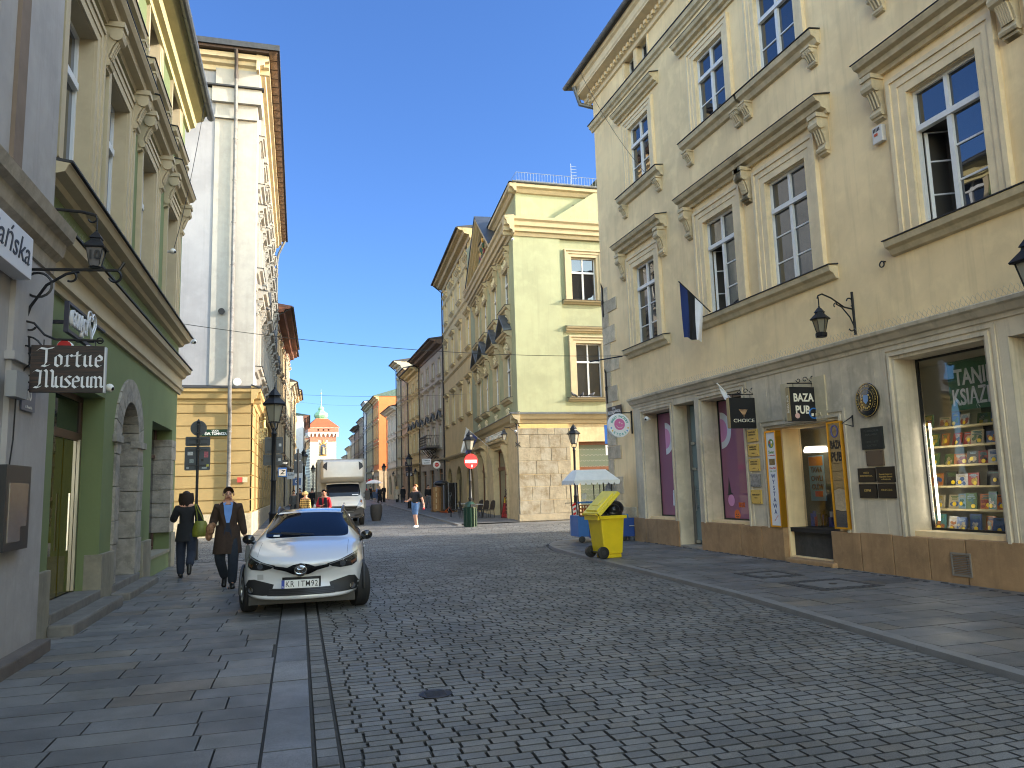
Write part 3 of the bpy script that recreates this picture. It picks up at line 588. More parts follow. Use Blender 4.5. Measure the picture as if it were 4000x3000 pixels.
# ---------------- green house on the left (x runs along the street away from the viewer)
GRN=mat('green_plaster',lin(108,120,80),.85,var=.08,vscale=.8,bump=.1,bscale=20,streak=.06)
GTRIM=mat('beige_moulding',lin(176,162,134),.8,var=.08,vscale=3)
GWIN=mat('window_white_blue',(.55,.57,.6),.5)
def l1():
    B=thing('green_house','green plastered house with beige moulded window hoods and an arched stone door','building',(-2.9,9.55,0),R(90))
    L=10.55; H=11.9; D=7
    c2=[1.25,3.45,6.05,8.9]; c3=[1.25,3.5,6.15,8.95]
    ops=[(c-.66,c+.66,5.72,8.22,'r',.3) for c in c2]+[(c-.55,c+.55,9.9,11.35,'r',.3) for c in c3]+[(.92,3.4,-.05,3.15,'r',.36),(4.2,6.2,0,3.55,'a',.42),(7.4,9.95,.4,3.17,'r',.4)]
    wallmesh(L,0,H,ops,.3,D).build('wall',GRN,B)
    m=MB(); m.prof([(-.62,11.62),(-.62,11.58),(D,13.2),(D,13.26)],-.0,L+.3); m.build('roof',SLATE,B)
    m=MB(); m.prof([(0,11.05),(-.07,11.07),(-.09,11.16),(-.2,11.2),(-.24,11.34),(-.4,11.4),(-.44,11.52),(-.5,11.56),(-.5,11.66),(0,11.7)],0,L+.25); m.build('cornice',mat('yellow_cornice',lin(206,192,140),.8,var=.1),B)
    gutter(B,-.05,L+.32,-.58,11.55,.095)
    m=MB(); m.prof([(a,b+5.3) for a,b in sc(BELT,1.7,1)],-.02,L+.12); m.mi(1).prof([(0,5.55),(-.32,5.53),(-.32,5.555),(0,5.6)],-.02,L+.16)
    m.build('upper_belt_course',[GTRIM,SLATE],B)
    m=MB(); m.prof([(0,4.12),(-.05,4.12),(-.07,4.2),(-.11,4.22),(-.11,4.3),(-.07,4.32),(-.07,4.5),(-.14,4.52),(-.18,4.6),(-.27,4.63),(-.29,4.72),(0,4.76)],-.02,L+.2); m.mi(1).prof([(0,4.77),(-.31,4.735),(-.31,4.76),(0,4.82)],-.02,L+.24)
    m.build('lower_belt_course',[GTRIM,SLATE],B); spikes(B,0,L,-.2,4.77,90,.13)
    for i,c in enumerate(c2):
        window(B,c,5.72,1.32,2.5,.26,.68,2,1,sur=.32,pr=.07,hood=None if i<2 else (2.35,.36,.36,.46),cons=(.2,.75,.28) if i>1 else 0,mp=GWIN,mt=GTRIM,mh=GTRIM,fr=.07)
    m=MB(); m.prof([(a,b+8.68) for a,b in sc(HOOD,.36/.34,.36/.38)],.05,4.65); m.mi(1).prof([(0,9.04),(-.37,8.98),(-.37,9.0),(0,9.07)],.0,4.7); m.build('shared_hood',[GTRIM,SLATE],B)
    cm=console_mesh(.2,.75,.28).mesh('console',GTRIM)
    for x in(.3,2.35,4.4): obj('console',cm,B,(x,0,7.95))
    for c in c3: window(B,c,9.9,1.1,1.45,.26,.68,2,1,sur=.26,pr=.05,sill=(1.9,.2,.24),consill=(.16,.42,.2),mp=GWIN,mt=GTRIM,mh=GTRIM)
    m=MB(); 
    for a,b in((0,.924),(3.396,4.204),(6.62,7.42),(9.97,L)): MB().box(a,b,-.05,.2,-.05,.78).build('plinth',mat('grey_plinth',lin(136,130,114),.8,var=.25,vscale=3,streak=.5,bump=.1),B,bevel=.012)
    # shop door bay
    m=MB(); fr=mat('dark_red_wood',(.06,.022,.014),.45)
    m.box(.92,.99,.3,.37,.28,3.15); m.box(3.3,3.4,.3,.37,.28,3.15); m.box(.99,3.3,.3,.37,2.48,2.6); m.box(.99,3.3,.3,.37,3.07,3.15); d=m.build('shop_entrance',fr,B)
    MB().box(.99,2.55,.325,.34,.28,2.48).build('fixed_pane',glassmat('amber_glass',(.09,.075,.012),1.45),d)
    MB().box(2.6,3.3,.325,.34,.28,2.48).build('door_leaf',glassmat('amber_glass'),d); MB().box(.99,3.3,.325,.34,2.6,3.07).build('top_light',glassmat('dim_green_glass',(.02,.03,.02),1.45),d)
    m=MB(); m.box(3.24,3.29,.28,.32,.28,2.5); m.tube([(2.68,.25,.9),(2.68,.25,1.7)],.016,6); m.build('handle',mat('steel',(.55,.55,.55),.3,1),d)
    m=MB().box(.95,3.37,-.06,.36,-.05,.26); m.build('upper_step',mat('step_stone',lin(112,108,102),.8,var=.3,vscale=4,bump=.15,streak=.2),B,bevel=.02)
    m=MB().box(.85,3.55,-.34,-.05,-.05,.14); m.build('lower_step',MATS['step_stone'],B,bevel=.03)
    m=MB().box(4.1,6.3,-.06,.42,-.05,.24); m.build('upper_step',MATS['step_stone'],B,bevel=.02)
    m=MB().box(4.05,6.6,-.34,-.05,-.05,.12); m.build('lower_step',MATS['step_stone'],B,bevel=.03)
    # arched stone portal
    st=mat('portal_stone',lin(150,144,134),.9,var=.4,vscale=5,bump=.4,bscale=30,streak=.3)
    m=MB(); z=.24; i=0; rr=random.Random(2)
    for side in(0,1):
        z=.24
        while z<2.5:
            h=rr.uniform(.35,.65); h=min(h,2.62-z); w=.34+rr.uniform(-.03,.1); x0,x1=(4.2-w*.2,4.2+.24) if side==0 else(6.2-.32,6.2+w*.55)
            m.box(x0,x1,-.03-rr.random()*.02,.42,z,z+h-.01); z+=h
    cx,r0_,r1=5.2,.72,1.16
    for a in range(0,180,15):
        P=[(cx+r*cos(R(t)),2.62+(r*.93)*sin(R(t))) for r,t in((r0_,a+.5),(r1,a+.5),(r1,a+14.5),(r0_,a+14.5))]
        m.plate(P,(0,-.04,0),(1,0,0),(0,0,1),.44)
    m.box(3.98,4.5,-.07,.1,2.52,2.64); m.box(5.86,6.5,-.07,.1,2.52,2.64); m.build('stone_portal',st,B,bevel=.01)
    m=MB(); m.box(4.44,5.88,.3,.36,.24,2.5); m.box(4.44,5.88,.27,.36,2.5,2.62)
    for a in range(0,180,20): m.plate([(cx,2.6),(cx+.74*cos(R(a)),2.6+.7*sin(R(a))),(cx+.74*cos(R(a+20)),2.6+.7*sin(R(a+20)))],(0,.34,0),(1,0,0),(0,0,1),.02)
    m.box(5.13,5.19,.27,.31,.24,2.5); m.box(4.5,5.1,.28,.3,.5,2.2); m.box(5.22,5.82,.28,.3,.5,2.2); d=m.build('arched_door',mat('old_dark_door',(.03,.02,.016),.4,var=.3,vscale=8),B)
    m=MB().tube([(5.26,.27,1.1),(5.26,.2,1.14),(5.26,.2,1.75),(5.26,.27,1.8)],.014,6); m.build('handle',mat('steel',(.55,.55,.55),.3,1),d)
    # far shop window with stone jamb
    m=MB(); m.box(7.4,7.47,.33,.4,.42,3.17); m.box(9.88,9.95,.33,.4,.42,3.17); m.box(7.47,9.88,.33,.4,.42,.5); m.box(7.47,9.88,.33,.4,2.5,2.58); m.box(8.62,8.7,.33,.4,.5,2.5); w=m.build('shop_window',mat('dark_red_wood',(.06,.022,.014),.45),B)
    MB().box(7.47,9.88,.36,.372,.5,3.17).build('pane',GLASS,w)
    m=MB(); z=.8; rr=random.Random(8)
    while z<2.9: h=rr.uniform(.3,.5); m.box(9.8-.0,9.95+rr.choice((.35,.48,.2)),-.025,.4,z,min(2.95,z+h)-.01); z+=h
    m.build('stone_jamb',st,B,bevel=.01)
    m=MB().box(7.42,9.93,-.03,.36,.36,.42); m.build('window_ledge',MATS['grey_plinth'],B)
    # pipe, cables
    return B
l1()
# ---------------- white house at the left edge
LW=mat('white_plaster_old',lin(160,156,154),.85,var=.16,vscale=1.2,bump=.12,bscale=22,streak=.25,dirt=.35)
def l0():
    B=thing('white_house','off-white plastered house with a heavy stone cornice at the left edge','building',(-2.76,-6,0),R(90))
    L=15.54; H=12.4; ops=[(10.9,13.7,0,3.15,'a',.5),(12.0,13.4,5.6,8.0,'r',.25),(9.2,10.6,5.6,8.0,'r',.25),(6,8.8,0,3.1,'a',.5),(3.2,4.6,5.6,8,'r',.25),(12,13.4,9.2,11,'r',.25),(9.2,10.6,9.2,11,'r',.25),(3.2,4.6,9.2,11,'r',.25)]
    wallmesh(L,0,H,ops,.3,7).build('wall',LW,B)
    m=MB(); m.prof([(0,4.16),(-.04,4.16),(-.06,4.3),(-.13,4.36),(-.16,4.5),(-.23,4.54),(-.26,4.66),(0,4.76)],-.1,L-.02); m.build('stone_cornice',mat('mossy_cornice',lin(160,150,134),.85,var=.3,vscale=4,bump=.2,streak=.4),B)
    m=MB(); m.prof([(-.5,H+.14),(-.5,H+.05),(7,H+1.6),(7,H+1.7)],-.1,L); m.build('roof',SLATE,B)
    m=MB(); m.box(14.35,L,-.05,.1,.0,4.1); m.box(14.3,L+.0,-.09,.1,2.98,3.06); m.build('pilaster',LW,B)
    m=MB(); m.box(14.1,14.35,-.04,.1,4.78,H); m.build('stone_strip',mat('brown_strip',lin(120,104,90),.85,var=.2),B)
    m=MB(); m.box(8,L-.0,-.2,.0,-.05,.13); m.build('footing',mat('footing_stone',lin(96,88,82),.85,var=.3,vscale=4,bump=.3),B,bevel=.02)
    m=MB(); m.box(10.9,13.7,.45,.5,0,3.1); m.build('arched_shopfront',mat('arch_wood',lin(92,58,40),.5,var=.3,vscale=5),B)
    for x,z,h in((12.7,5.6,2.4),(9.9,5.6,2.4),(12.7,9.2,1.8),(9.9,9.2,1.8),(3.9,5.6,2.4)): window(B,x,z,1.4,h,.22,.7,2,1,sur=.2,pr=.04,mp=GWIN,mt=LW)
l0()
# ---------------- hotel corner building across the side street, left
TAN=mat('tan_rustication',lin(166,140,92),.85,var=.12,vscale=1.,bump=.12,bscale=25,streak=.12)
OWH=mat('old_white_plaster',lin(146,146,150),.85,var=.2,vscale=.6,bump=.08,bscale=20,streak=.25)  # bluish grey base colour stands in for shade on the upper wall
OWT=mat('old_white_trim',lin(166,162,154),.85,var=.14,vscale=2,streak=.2)
def l2():
    B=thing('hotel_building','tall white corner building over a tan rusticated ground floor','building',(-1.85,32,0),0)
    L=24.5; H=20.0
    # street side: parts in a frame turned to the street
    F=bpy.data.objects.new('street_front',None)
    z0=5.85
    cols=[2.6+2.95*i for i in range(8)]
    ops=[(c-.62,c+.62,7.0,9.5,'r',.25) for c in cols]+[(c-.6,c+.6,11.3,13.5,'r',.25) for c in cols]+[(c-.55,c+.55,15.1,16.9,'r',.25) for c in cols]
    def st(m): # turn street-frame geometry (x along +Y, -y to +X) into the building frame
        m.v=[(-y-.001,x+.001,z+.0015) for x,y,z in m.v]; return m
    m=wallmesh(L,z0,H,ops,.25,14); st(m).build('wall',OWH,B)
    ops=[(c-.75,c+.75,.3,4.3,'a',.3) for c in cols]
    m=wallmesh(L,0,5.6,ops,.3,14); st(m).build('ground_floor_wall',TAN,B)
    m=MB(); zz=[.95,1.42,1.9,2.38,2.86,3.34,3.84,4.34,4.84,5.2]
    for a,b in zip(zz,zz[1:]):
        m.box(-14,.05,-.05,-.0,a+.02,b-.02)
    for a,b in zip(zz,zz[1:]): 
        x=-.05
        for c in cols+[L+.8]:
            m2=[(0,0)]; x1=c-.8
            if x1>x+.1: m.add(*_boxvf(-.0,.05,x,x1,a+.02,b-.02))
            x=c+.8
    m.build('rustication',TAN,B)
    m=MB(); m.box(-14,.08,-.08,0,0,.9); m.add(*_boxvf(0,.08,0,L,0,.9)); m.build('plinth',mat('pale_plinth',lin(196,180,150),.9,var=.3,vscale=4,bump=.5,bscale=25,streak=.3),B)
    m=MB(); pr=[(0,5.2),(-.06,5.22),(-.1,5.36),(-.2,5.42),(-.26,5.62),(-.34,5.68),(-.36,5.8),(0,5.9)]
    m.prof(pr,-14,.36); k=MB().prof(pr,-.36,L); st(k); m.add(k.v,k.f); m.build('ground_cornice',mat('tan_moulding',lin(184,156,104),.85,var=.1,streak=.15),B)
    m=MB(); pr=[(0,5.92),(-.38,5.8),(-.38,5.83),(0,5.97)]; m.prof(pr,-14,.38); k=MB().prof(pr,-.38,L); st(k); m.add(k.v,k.f); m.build('cornice_flashing',SLATE,B)
    # corner pilaster and entablature
    m=MB(); m.box(-1.62,.0,-.035,0,z0,17.9); m.add(*_boxvf(-.0,.05,-.035,1.1,z0,17.9)); 
    m.box(-1.75,.0,-.2,0,17.9,18.6); m.add(*_boxvf(0,.2,-.2,1.2,17.9,18.6)); m.box(-1.62,0,-.12,0,18.6,19.6); m.add(*_boxvf(0,.12,-.12,1.1,18.6,19.6))
    m.box(-1.72,.05,-.16,0,17.2,17.3); m.box(-14,-1.76,-.1,0,18.0,18.5); m.build('corner_pilaster',OWT,B)
    m=MB(); m.box(-14,.3,-.3,0,18.55,18.62); m.build('pilaster_flashing',SLATE,B)
    m=MB(); pr=[(0,19.3),(-.1,19.32),(-.14,19.5),(-.3,19.56),(-.34,19.7),(-.5,19.74),(-.5,19.95),(0,20)]
    m.prof(pr,-14,.5); k=MB().prof(pr,-.5,L); st(k); m.add(k.v,k.f); m.build('cornice',mat('ochre_soffit',lin(196,180,146),.85,var=.15,streak=.2),B)
    # projecting timber eave with diamond slates
    m=MB(); m.box(-14,.85,-.7,14,20.0,20.12); m.build('eave_board',mat('eave_brown',lin(70,52,42),.7,var=.5,vscale=6),B)
    m=MB()
    for i in range(34):
        for j in range(1): 
            y=-.5+i*.74; m.add([(.47,y,19.985),(.82,y,19.985),(.645,y+.37,19.95),(.645,y-.37,19.95)],[(0,2,1,3)]) if False else m.frustum([(.5,y-.34,19.99),(.82,y-.34,19.99),(.82,y+.34,19.99),(.5,y+.34,19.99)],[(.65,y-.02,19.93),(.67,y-.02,19.93),(.67,y+.02,19.93),(.65,y+.02,19.93)])
    m.build('eave_coffers',mat('eave_coffer',lin(132,108,88),.7,var=.4,vscale=5),B)
    m=MB(); m.frustum([(-14,-.75,20.12),(.9,-.75,20.12),(.9,L+.3,20.12),(-14,L+.3,20.12)],[(-14,1.5,21.1),(-1.5,1.5,21.1),(-1.5,L-1,21.1),(-14,L-1,21.1)]); m.box(-14,.93,-.8,L+.3,20.1,20.34); m.build('roof',mat('slate_roof',(.035,.037,.042),.55,var=.4,vscale=7),B)
    m=MB(); m.box(-5.2,-3.6,3.6,5.0,20.9,21.9); m.frustum([(-5.4,3.4,21.9),(-3.4,3.4,21.9),(-3.4,5.2,21.9),(-5.4,5.2,21.9)],[(-5.2,3.6,22.05),(-3.6,3.6,22.05),(-3.6,5,22.05),(-5.2,5,22.05)]); m.build('chimney',mat('brick_dark',lin(96,64,56),.9,var=.4),B)
    downpipe(B,[(-.8,-.74,20.0),(-.8,-.4,19.6),(-.82,-.24,19.2),(-.8,-.22,18.9)],.075,mat('pipe_dark',(.05,.04,.036),.6,var=.4))
    downpipe(B,[(-.8,-.28,18.9),(-.8,-.17,17.2),(-.8,-.16,6.4),(-.8,-.42,6.0),(-.8,-.42,5.2),(-.8,-.16,4.9),(-.8,-.15,.1)],.075,mat('pipe_grey',(.2,.19,.18),.6,var=.5,vscale=5))
    downpipe(B,[(.75,L-.3,20.0),(.3,L-.2,19.0),(.2,L-.1,18.4),(.2,L-.1,6)],.09,ZINC)
    G=thing('street_front','','',(0,0,0)); bpy.data.objects.remove(G)
    FR=[]
    for i,c in enumerate(cols):
        for z,h,w,hd,kw in((7.0,2.5,1.24,(2.3,.5,.5,.35),dict(hm='tri' if i%3==1 else None,cons=(.2,.6,.3))),(11.3,2.2,1.2,(2.1,.42,.4,.3),dict(cons=(.18,.5,.25))),(15.1,1.8,1.1,(1.9,.3,.3,.2),{})):
            wd=window(B,0,z,w,h,.2,.7,2,2,sur=.26,pr=.1,hood=hd,sill=(2.2,.3,.26),mt=OWT,mh=OWT,**kw); wd.location=(0,c,z); wd.rotation_euler=(0,0,R(90))
    pm=MB().box(-.16,.16,-.12,0,6.0,19.3); pm.box(-.22,.22,-.18,0,18.4,19.0); pm.box(-.2,.2,-.17,0,9.9,10.3); pmm=pm.mesh('pilaster',OWT)
    for i in range(7): o=obj('pilaster',pmm,B,(0,cols[i]+1.475,0),(0,0,R(90)))
    m=MB(); pr=[(a,b+10.2) for a,b in sc(BELT,1.5,1.2)]; k=MB().prof(pr,1.2,L); st(k); m.add(k.v,k.f); pr=[(a,b+14.3) for a,b in sc(BELT,1.2,1)]; k=MB().prof(pr,1.2,L); st(k); m.add(k.v,k.f); m.build('belt_course',OWT,B)
    m=MB(); 
    for c in cols: m.add(*_boxvf(-.35,-.3,c-.75,c+.75,.3,4.3))
    m.build('shop_panes',GLASS,B)
    m=MB().lathe([(.13,-.03),(.13,.0),(.05,.01)],16,(-1.2,-.11,8.96),axis='y'); m.build('round_vent',BLK,B)
    m=MB().lathe([(.16,-.02),(.16,.02)],12,(-.55,-.08,6.1),axis='y'); m.build('round_lamp',WHITEP,B)
def _boxvf(x0,x1,y0,y1,z0,z1):
    b=MB().box(x0,x1,y0,y1,z0,z1); return b.v,b.f
l2()
# ---------------- light green corner building across the side street, right (its root sits at its street corner)
LG=mat('pale_green_plaster',lin(156,158,124),.85,var=.18,vscale=.7,bump=.1,bscale=14,streak=.18)
LGT=mat('cream_moulding',lin(178,162,128),.8,var=.1,vscale=3)
RUST=mat('rough_limestone',lin(150,143,126),.9,var=.28,vscale=2.2,bump=.9,bscale=7,streak=.2,col2=lin(140,124,96))
SMST=mat('smooth_limestone',lin(200,180,140),.85,var=.22,vscale=2,bump=.15,streak=.3)
BRNF=mat('brown_frame',lin(110,62,28),.45,var=.25,vscale=7)
def put(o,fr):
    ox,oy,a=fr; x,y=o.location.x,o.location.y
    o.location.x=ox+x*cos(a)-y*sin(a); o.location.y=oy+x*sin(a)+y*cos(a); o.rotation_euler.z+=a; return o
def lathe_orn(m,cx,cy,z,w,h,r):   # carved scrollwork: cluster of small curls
    for i in range(r): 
        a=i*2.4; k=(i+.5)/r; m.sphere((cx+w*.5*k**.5*cos(a),cy,z+h*.5*k**.5*sin(a)),.055*(1+.4*sin(i*3)),6,4,1.3,.7,1.2)
def r1():
    B=thing('green_corner_building','pale green corner building with carved pediments over a limestone coffee shop','building',(9.8,33.8,0),0)
    L=14.85; a=math.atan2(-14.8,-1.2); FR=(1.2,14.8,a); P=lambda o:put(o,FR); D=9
    u=lambda s:L-s
    cols=[2.2,5.55,8.95,11.7]; ww=[1.5,1.4,1.45,1.35]
    ops=[(u(c)-w/2,u(c)+w/2,10.45,12.45,'r',.3) for c,w in zip(cols,ww)]+[(u(c)-w/2,u(c)+w/2,5.9,8.1,'r',.3) for c,w in zip(cols,ww)]
    P(wallmesh(L,4.7,13.8,ops,.3,.2,back=False).build('wall',LG,B))
    ops=[(u(6.9),u(3.25),.02,3.6,'r',.35),(u(12.6),u(10.0),.55,3.6,'r',.35)]
    P(wallmesh(L,0,4.7,ops,.35,.2,back=False).build('ground_floor_wall',SMST,B))
    for c,w in zip(cols,ww):
        P(window(B,u(c),10.45,w,2.0,.2,.66,2,2,sur=.2,pr=.05,hood=(w+.95,.34,.34,.62),cons=(.2,.72,.22),sill=(w+.75,.26,.28),consill=(.16,.62,.22),mt=LGT,mh=LGT))
        P(window(B,u(c),5.9,w,2.2,.2,.68,2,2,sur=.2,pr=.05,hood=(w+1.0,.4,.34,.72),hm='tri',cons=(.2,.8,.24),sill=(w+.6,.24,.26),mt=LGT,mh=LGT))
    orn=mat('stucco_relief',lin(216,204,168),.85,var=.15)
    m=MB(); 
    for c,w in zip(cols,ww):
        for a_ in((-.05,8.5,w*.9,.5,16),(-.05,12.75,w*.85,.36,14),(-.05,9.95,.7,.42,10),(-.05,5.3,.8,.42,10)):
            m=MB(); lathe_orn(m,u(c),*a_); P(m.build('stucco_ornament',orn,B,smooth=True))
    # corner faces towards the side street
    x1=2.38
    m=MB(); m.quad((0,0,4.7),(x1,0,4.7),(x1,0,13.8),(0,0,13.8)); m.quad((x1,0,4.7),(x1,.1,4.7),(x1,.1,13.8),(x1,0,13.8)); m.build('corner_wall',LG,B)
    ops=[(2.88,4.3,10.3,12.75,'r',.25),(2.95,4.35,5.55,8.4,'r',.25),(6.4,7.8,10.3,12.75,'r',.25),(6.4,7.8,5.55,8.4,'r',.25)]
    wallmesh(14,4.7,13.8,ops,.25,9,x0=x1,back=False,y=.1).build('side_wall',LG,B)
    for x,z,w,h,hd in((3.6,10.5,1.3,2.2,0),(3.68,5.75,1.32,2.65,1),(7.1,10.5,1.3,2.2,0),(7.1,5.75,1.32,2.65,1)):
        o=window(B,x,z,w,h,.2,.66,2,1,sur=.36,pr=.16,hood=(w+.95,.3,.34,.5) if hd else None,sill=(w+.98,.3,.2),mt=LGT,mh=LGT); o.location.y=.1
    ops=[(2.98,6.6,.2,3.65,'r',.35)]
    wallmesh(14,0,4.7,ops,.35,9,x0=2.5,back=False,y=.1).build('side_ground_wall',SMST,B)
    m=MB(); z=.36; rr=random.Random(6)
    for h in(.62,.62,.56,.62,.6,.62,.3):
        x=-.06
        while x<2.5:
            w=rr.uniform(.5,1.1); m.mi(rr.choice((0,0,1))).box(x,min(2.5,x+w)-.012,-.08-rr.random()*.02,.1,z,min(z+h,4.55)-.012); x+=w
        z+=h
    m.mi(1).box(-.12,2.55,-.14,.1,0,.35)
    m.build('rusticated_corner',[RUST,mat('rough_limestone_warm',lin(154,143,120),.9,var=.3,vscale=2.2,bump=.9,bscale=7,streak=.15)],B,bevel=.012)
    pr=[(0,4.5),(-.08,4.52),(-.12,4.66),(-.26,4.72),(-.34,4.84),(-.4,4.92),(0,5.0)]
    m=MB(); m.prof(pr,-.4,2.6); m.prof([(a_+.1,b_) for a_,b_ in pr],2.6,14); m.build('ledge',LGT,B); P(MB().prof(pr,0,L+.4).build('ledge',LGT,B))
    m=MB(); m.prof([(0,5.01),(-.43,4.93),(-.43,4.955),(0,5.06)],-.43,14); m.build('ledge_flashing',ZINC,B); P(MB().prof([(0,5.01),(-.43,4.93),(-.43,4.955),(0,5.06)],0,L+.43).build('ledge_flashing',ZINC,B))
    spikes(B,.3,10,-.3,4.97,120,.14); spikes(B,.0,10,-.34,14.5,90,.14)
    pr=[(0,13.55),(-.06,13.57),(-.1,13.72),(-.22,13.76),(-.24,13.95),(-.34,14.0),(-.38,14.2),(-.48,14.28),(-.5,14.4),(0,14.46)]
    m=MB(); m.prof(pr,-.5,14); m.build('cornice',LGT,B); P(MB().prof(pr,0,L+.5).build('cornice',LGT,B))
    # attic, roof, railing
    ops=[(3.2,3.75,14.7,15.45,'r',.2),(4.1,4.65,14.7,15.45,'r',.2)]
    wallmesh(14,14.4,16.0,ops,.2,9,x0=.25,back=False,y=.25).build('attic_wall',LG,B)
    P(MB().box(0,L-.25,.25,.5,14.4,16.0).build('attic_wall',LG,B))
    for x in(3.475,4.375): o=window(B,x,14.7,.55,.75,.14,1,2,2,fr=.035,sur=0); o.location.y=.25
    pr=[(0,15.8),(-.1,15.84),(-.2,16.0),(-.34,16.06),(-.36,16.2),(0,16.26)]
    m=MB().prof([(p[0]+.25,p[1]) for p in pr],-.1,14); m.build('attic_cornice',LGT,B); P(MB().prof([(p[0]+.25,p[1]) for p in pr],0,L+.1).build('attic_cornice',LGT,B))
    m=MB(); m.frustum([(-.15,-.15,16.26),(14,-.15,16.26),(14,9,16.26),(1.0,14.8,16.26)],[(1.2,2.4,17.3),(14,2.4,17.3),(14,8,17.3),(2,13,17.3)]); m.build('roof',mat('zinc_roof',(.13,.14,.16),.5,.4,var=.3,vscale=2),B)
    gutter(B,.0,14,-.12,16.3,.08)
    m=MB(); m.tube([(.3,.1,16.85),(9,.1,16.85)],.012,5); m.tube([(.3,.1,16.45),(9,.1,16.45)],.012,5)
    for i in range(60): m.tube([(.3+i*.148,.1,16.4),(.3+i*.148,.1,16.85)],.007,4,False)
    m.tube([(.3,.1,16.85),(.05,.9,16.4)],.01,4); m.build('snow_guard_rail',mat('rail_zinc',(.3,.32,.33),.5,.5),B)
    m=MB(); m.box(6.0,12,3,9,16.5,18.0); m.frustum([(5.6,2.7,18.0),(12,2.7,18.0),(12,9,18.0),(5.6,9,18)],[(7,4,18.9),(12,4,19.6),(12,9,19.6),(7,9,18.9)]); m.build('rear_attic',LG,B)
    m=MB(); m.box(.9,3.2,12.6,14.2,14.0,17.4); m.build('party_wall_block',LG,B)
    # pediment of the street front
    c=u(8.7); m=MB(); hw=4.6
    m.profy([(c-hw+.3,14.4),(c+hw-.3,14.4),(c,17.3)],-.05,.4); m.build('pediment',LG,B); P(bpy.data.objects[B.children[-1].name])
    m=MB()
    for sg in(-1,1):
        for k,(e,p) in enumerate(((.0,.5),(-.16,.34),(-.3,.2))):
            A=(c+sg*(hw-.0),14.42+e); T=(c,17.55+e)
            m.frustum([(A[0],-p,A[1]-.12),(A[0],.1,A[1]-.12),(A[0],.1,A[1]+.06),(A[0],-p,A[1]+.06)],[(T[0],-p,T[1]-.12),(T[0],.1,T[1]-.12),(T[0],.1,T[1]+.06),(T[0],-p,T[1]+.06)])
    P(m.build('pediment_moulding',LGT,B)); m=MB()
    for sg in(-1,1):
        A=(c+sg*(hw+.08),14.5); T=(c,17.66); m.frustum([(A[0],-.55,A[1]),(A[0],1.6,A[1]),(A[0],1.6,A[1]+.05),(A[0],-.55,A[1]+.05)],[(T[0],-.55,T[1]),(T[0],1.6,T[1]),(T[0],1.6,T[1]+.05),(T[0],-.55,T[1]+.05)])
    P(m.build('pediment_roof',mat('pediment_slate',(.07,.08,.1),.5,.3,var=.3),B))
    m=MB(); 
    for i in range(26): m.mi(i%3).sphere((c-.9+1.8*((i*.37)%1),-.12,14.75+1.9*((i*.61)%1)*(1-abs(-.9+1.8*((i*.37)%1))*.8)),.13,7,5,1,.6,1.4)
    P(m.build('painted_relief',[mat('relief_gold',lin(200,150,50),.5,.3),mat('relief_green',lin(50,80,50),.7),mat('relief_red',lin(110,50,50),.7)],B,smooth=True))
    # shop fronts on the street
    def front(x0,x1,z0,z1,name):
        m=MB(); y0,y1=.25,.34
        m.box(x0,x0+.09,y0,y1,z0,z1); m.box(x1-.09,x1,y0,y1,z0,z1); m.box(x0+.09,x1-.09,y0,y1,z1-.1,z1); m.box(x0+.09,x1-.09,y0-.06,y1,2.5,2.68); m.box(x0+.09,x1-.09,y0,y1,z0,z0+.12); m.box((x0+x1)/2-.04,(x0+x1)/2+.04,y0,y1,z0+.12,2.5)
        w=P(m.build(name,BRNF,B)); MB().box(x0+.09,x1-.09,y1-.06,y1-.045,z0+.12,z1-.1).build('pane',GLASS,w); return w
    front(u(6.9),u(3.25),.02,3.6,'shop_entrance'); front(u(12.6),u(10.0),.55,3.6,'shop_window')
    m=MB()
    for s0,s1 in((3.25,6.9),(10,12.6)):
        pr=[(0,3.72),(-.1,3.74),(-.16,3.86),(-.34,3.92),(-.38,4.02),(0,4.12)]; m.prof(pr,u(s1)-.5,u(s0)+.5)
        for x in(u(s1)-.22,u(s0)+.22): m.prof([(0,2.2),(-.07,2.25),(-.1,2.7),(-.18,3.2),(-.3,3.5),(-.32,3.72),(0,3.72)],x-.12,x+.12); m.box(x-.17,x+.17,-.07,0,0,2.2)
    P(m.build('shop_pilasters',SMST,B))
    P(text('lettering','STARBUCKS COFFEE',.42,mat('sign_white',(.75,.75,.72),.5),B,(u(6.6),-.06,4.32),width=5.2,bold=.02,ext=.04))
    # side window with leaf pattern
    m=MB(); m.box(2.98,3.08,.36,.45,.2,3.65); m.box(6.5,6.6,.36,.45,.2,3.65); m.box(3.08,6.5,.36,.45,3.5,3.65); m.box(3.08,6.5,.3,.45,2.3,2.46); m.box(3.08,6.5,.36,.45,.2,.5); m.box(4.75,4.83,.36,.45,.5,3.5); w=m.build('side_shop_window',BRNF,B)
    MB().box(3.08,6.5,.4,.415,.5,3.5).build('pane',glassmat('pale_green_glass',(.13,.15,.11),1.45),w)
    m=MB(); rr=random.Random(9)
    for i in range(11):
        for j in range(8):
            x=3.15+j*.2+(i%2)*.1; z=.65+i*.27; m.plate([(p[0],p[1]) for p in arc(0,.0,.1,200,340,6)]+[(p[0],p[1]) for p in arc(0,.02,.08,330,210,6)],(x,.396,z),(1,0,0),(0,0,1),.001)
    m.build('leaf_pattern',mat('leaf_grey',(.16,.17,.13),.6),w)
    tube=MB().tube([(.2,-.12,1.44),(.2,-.16,.3)],.02,5)
r1()
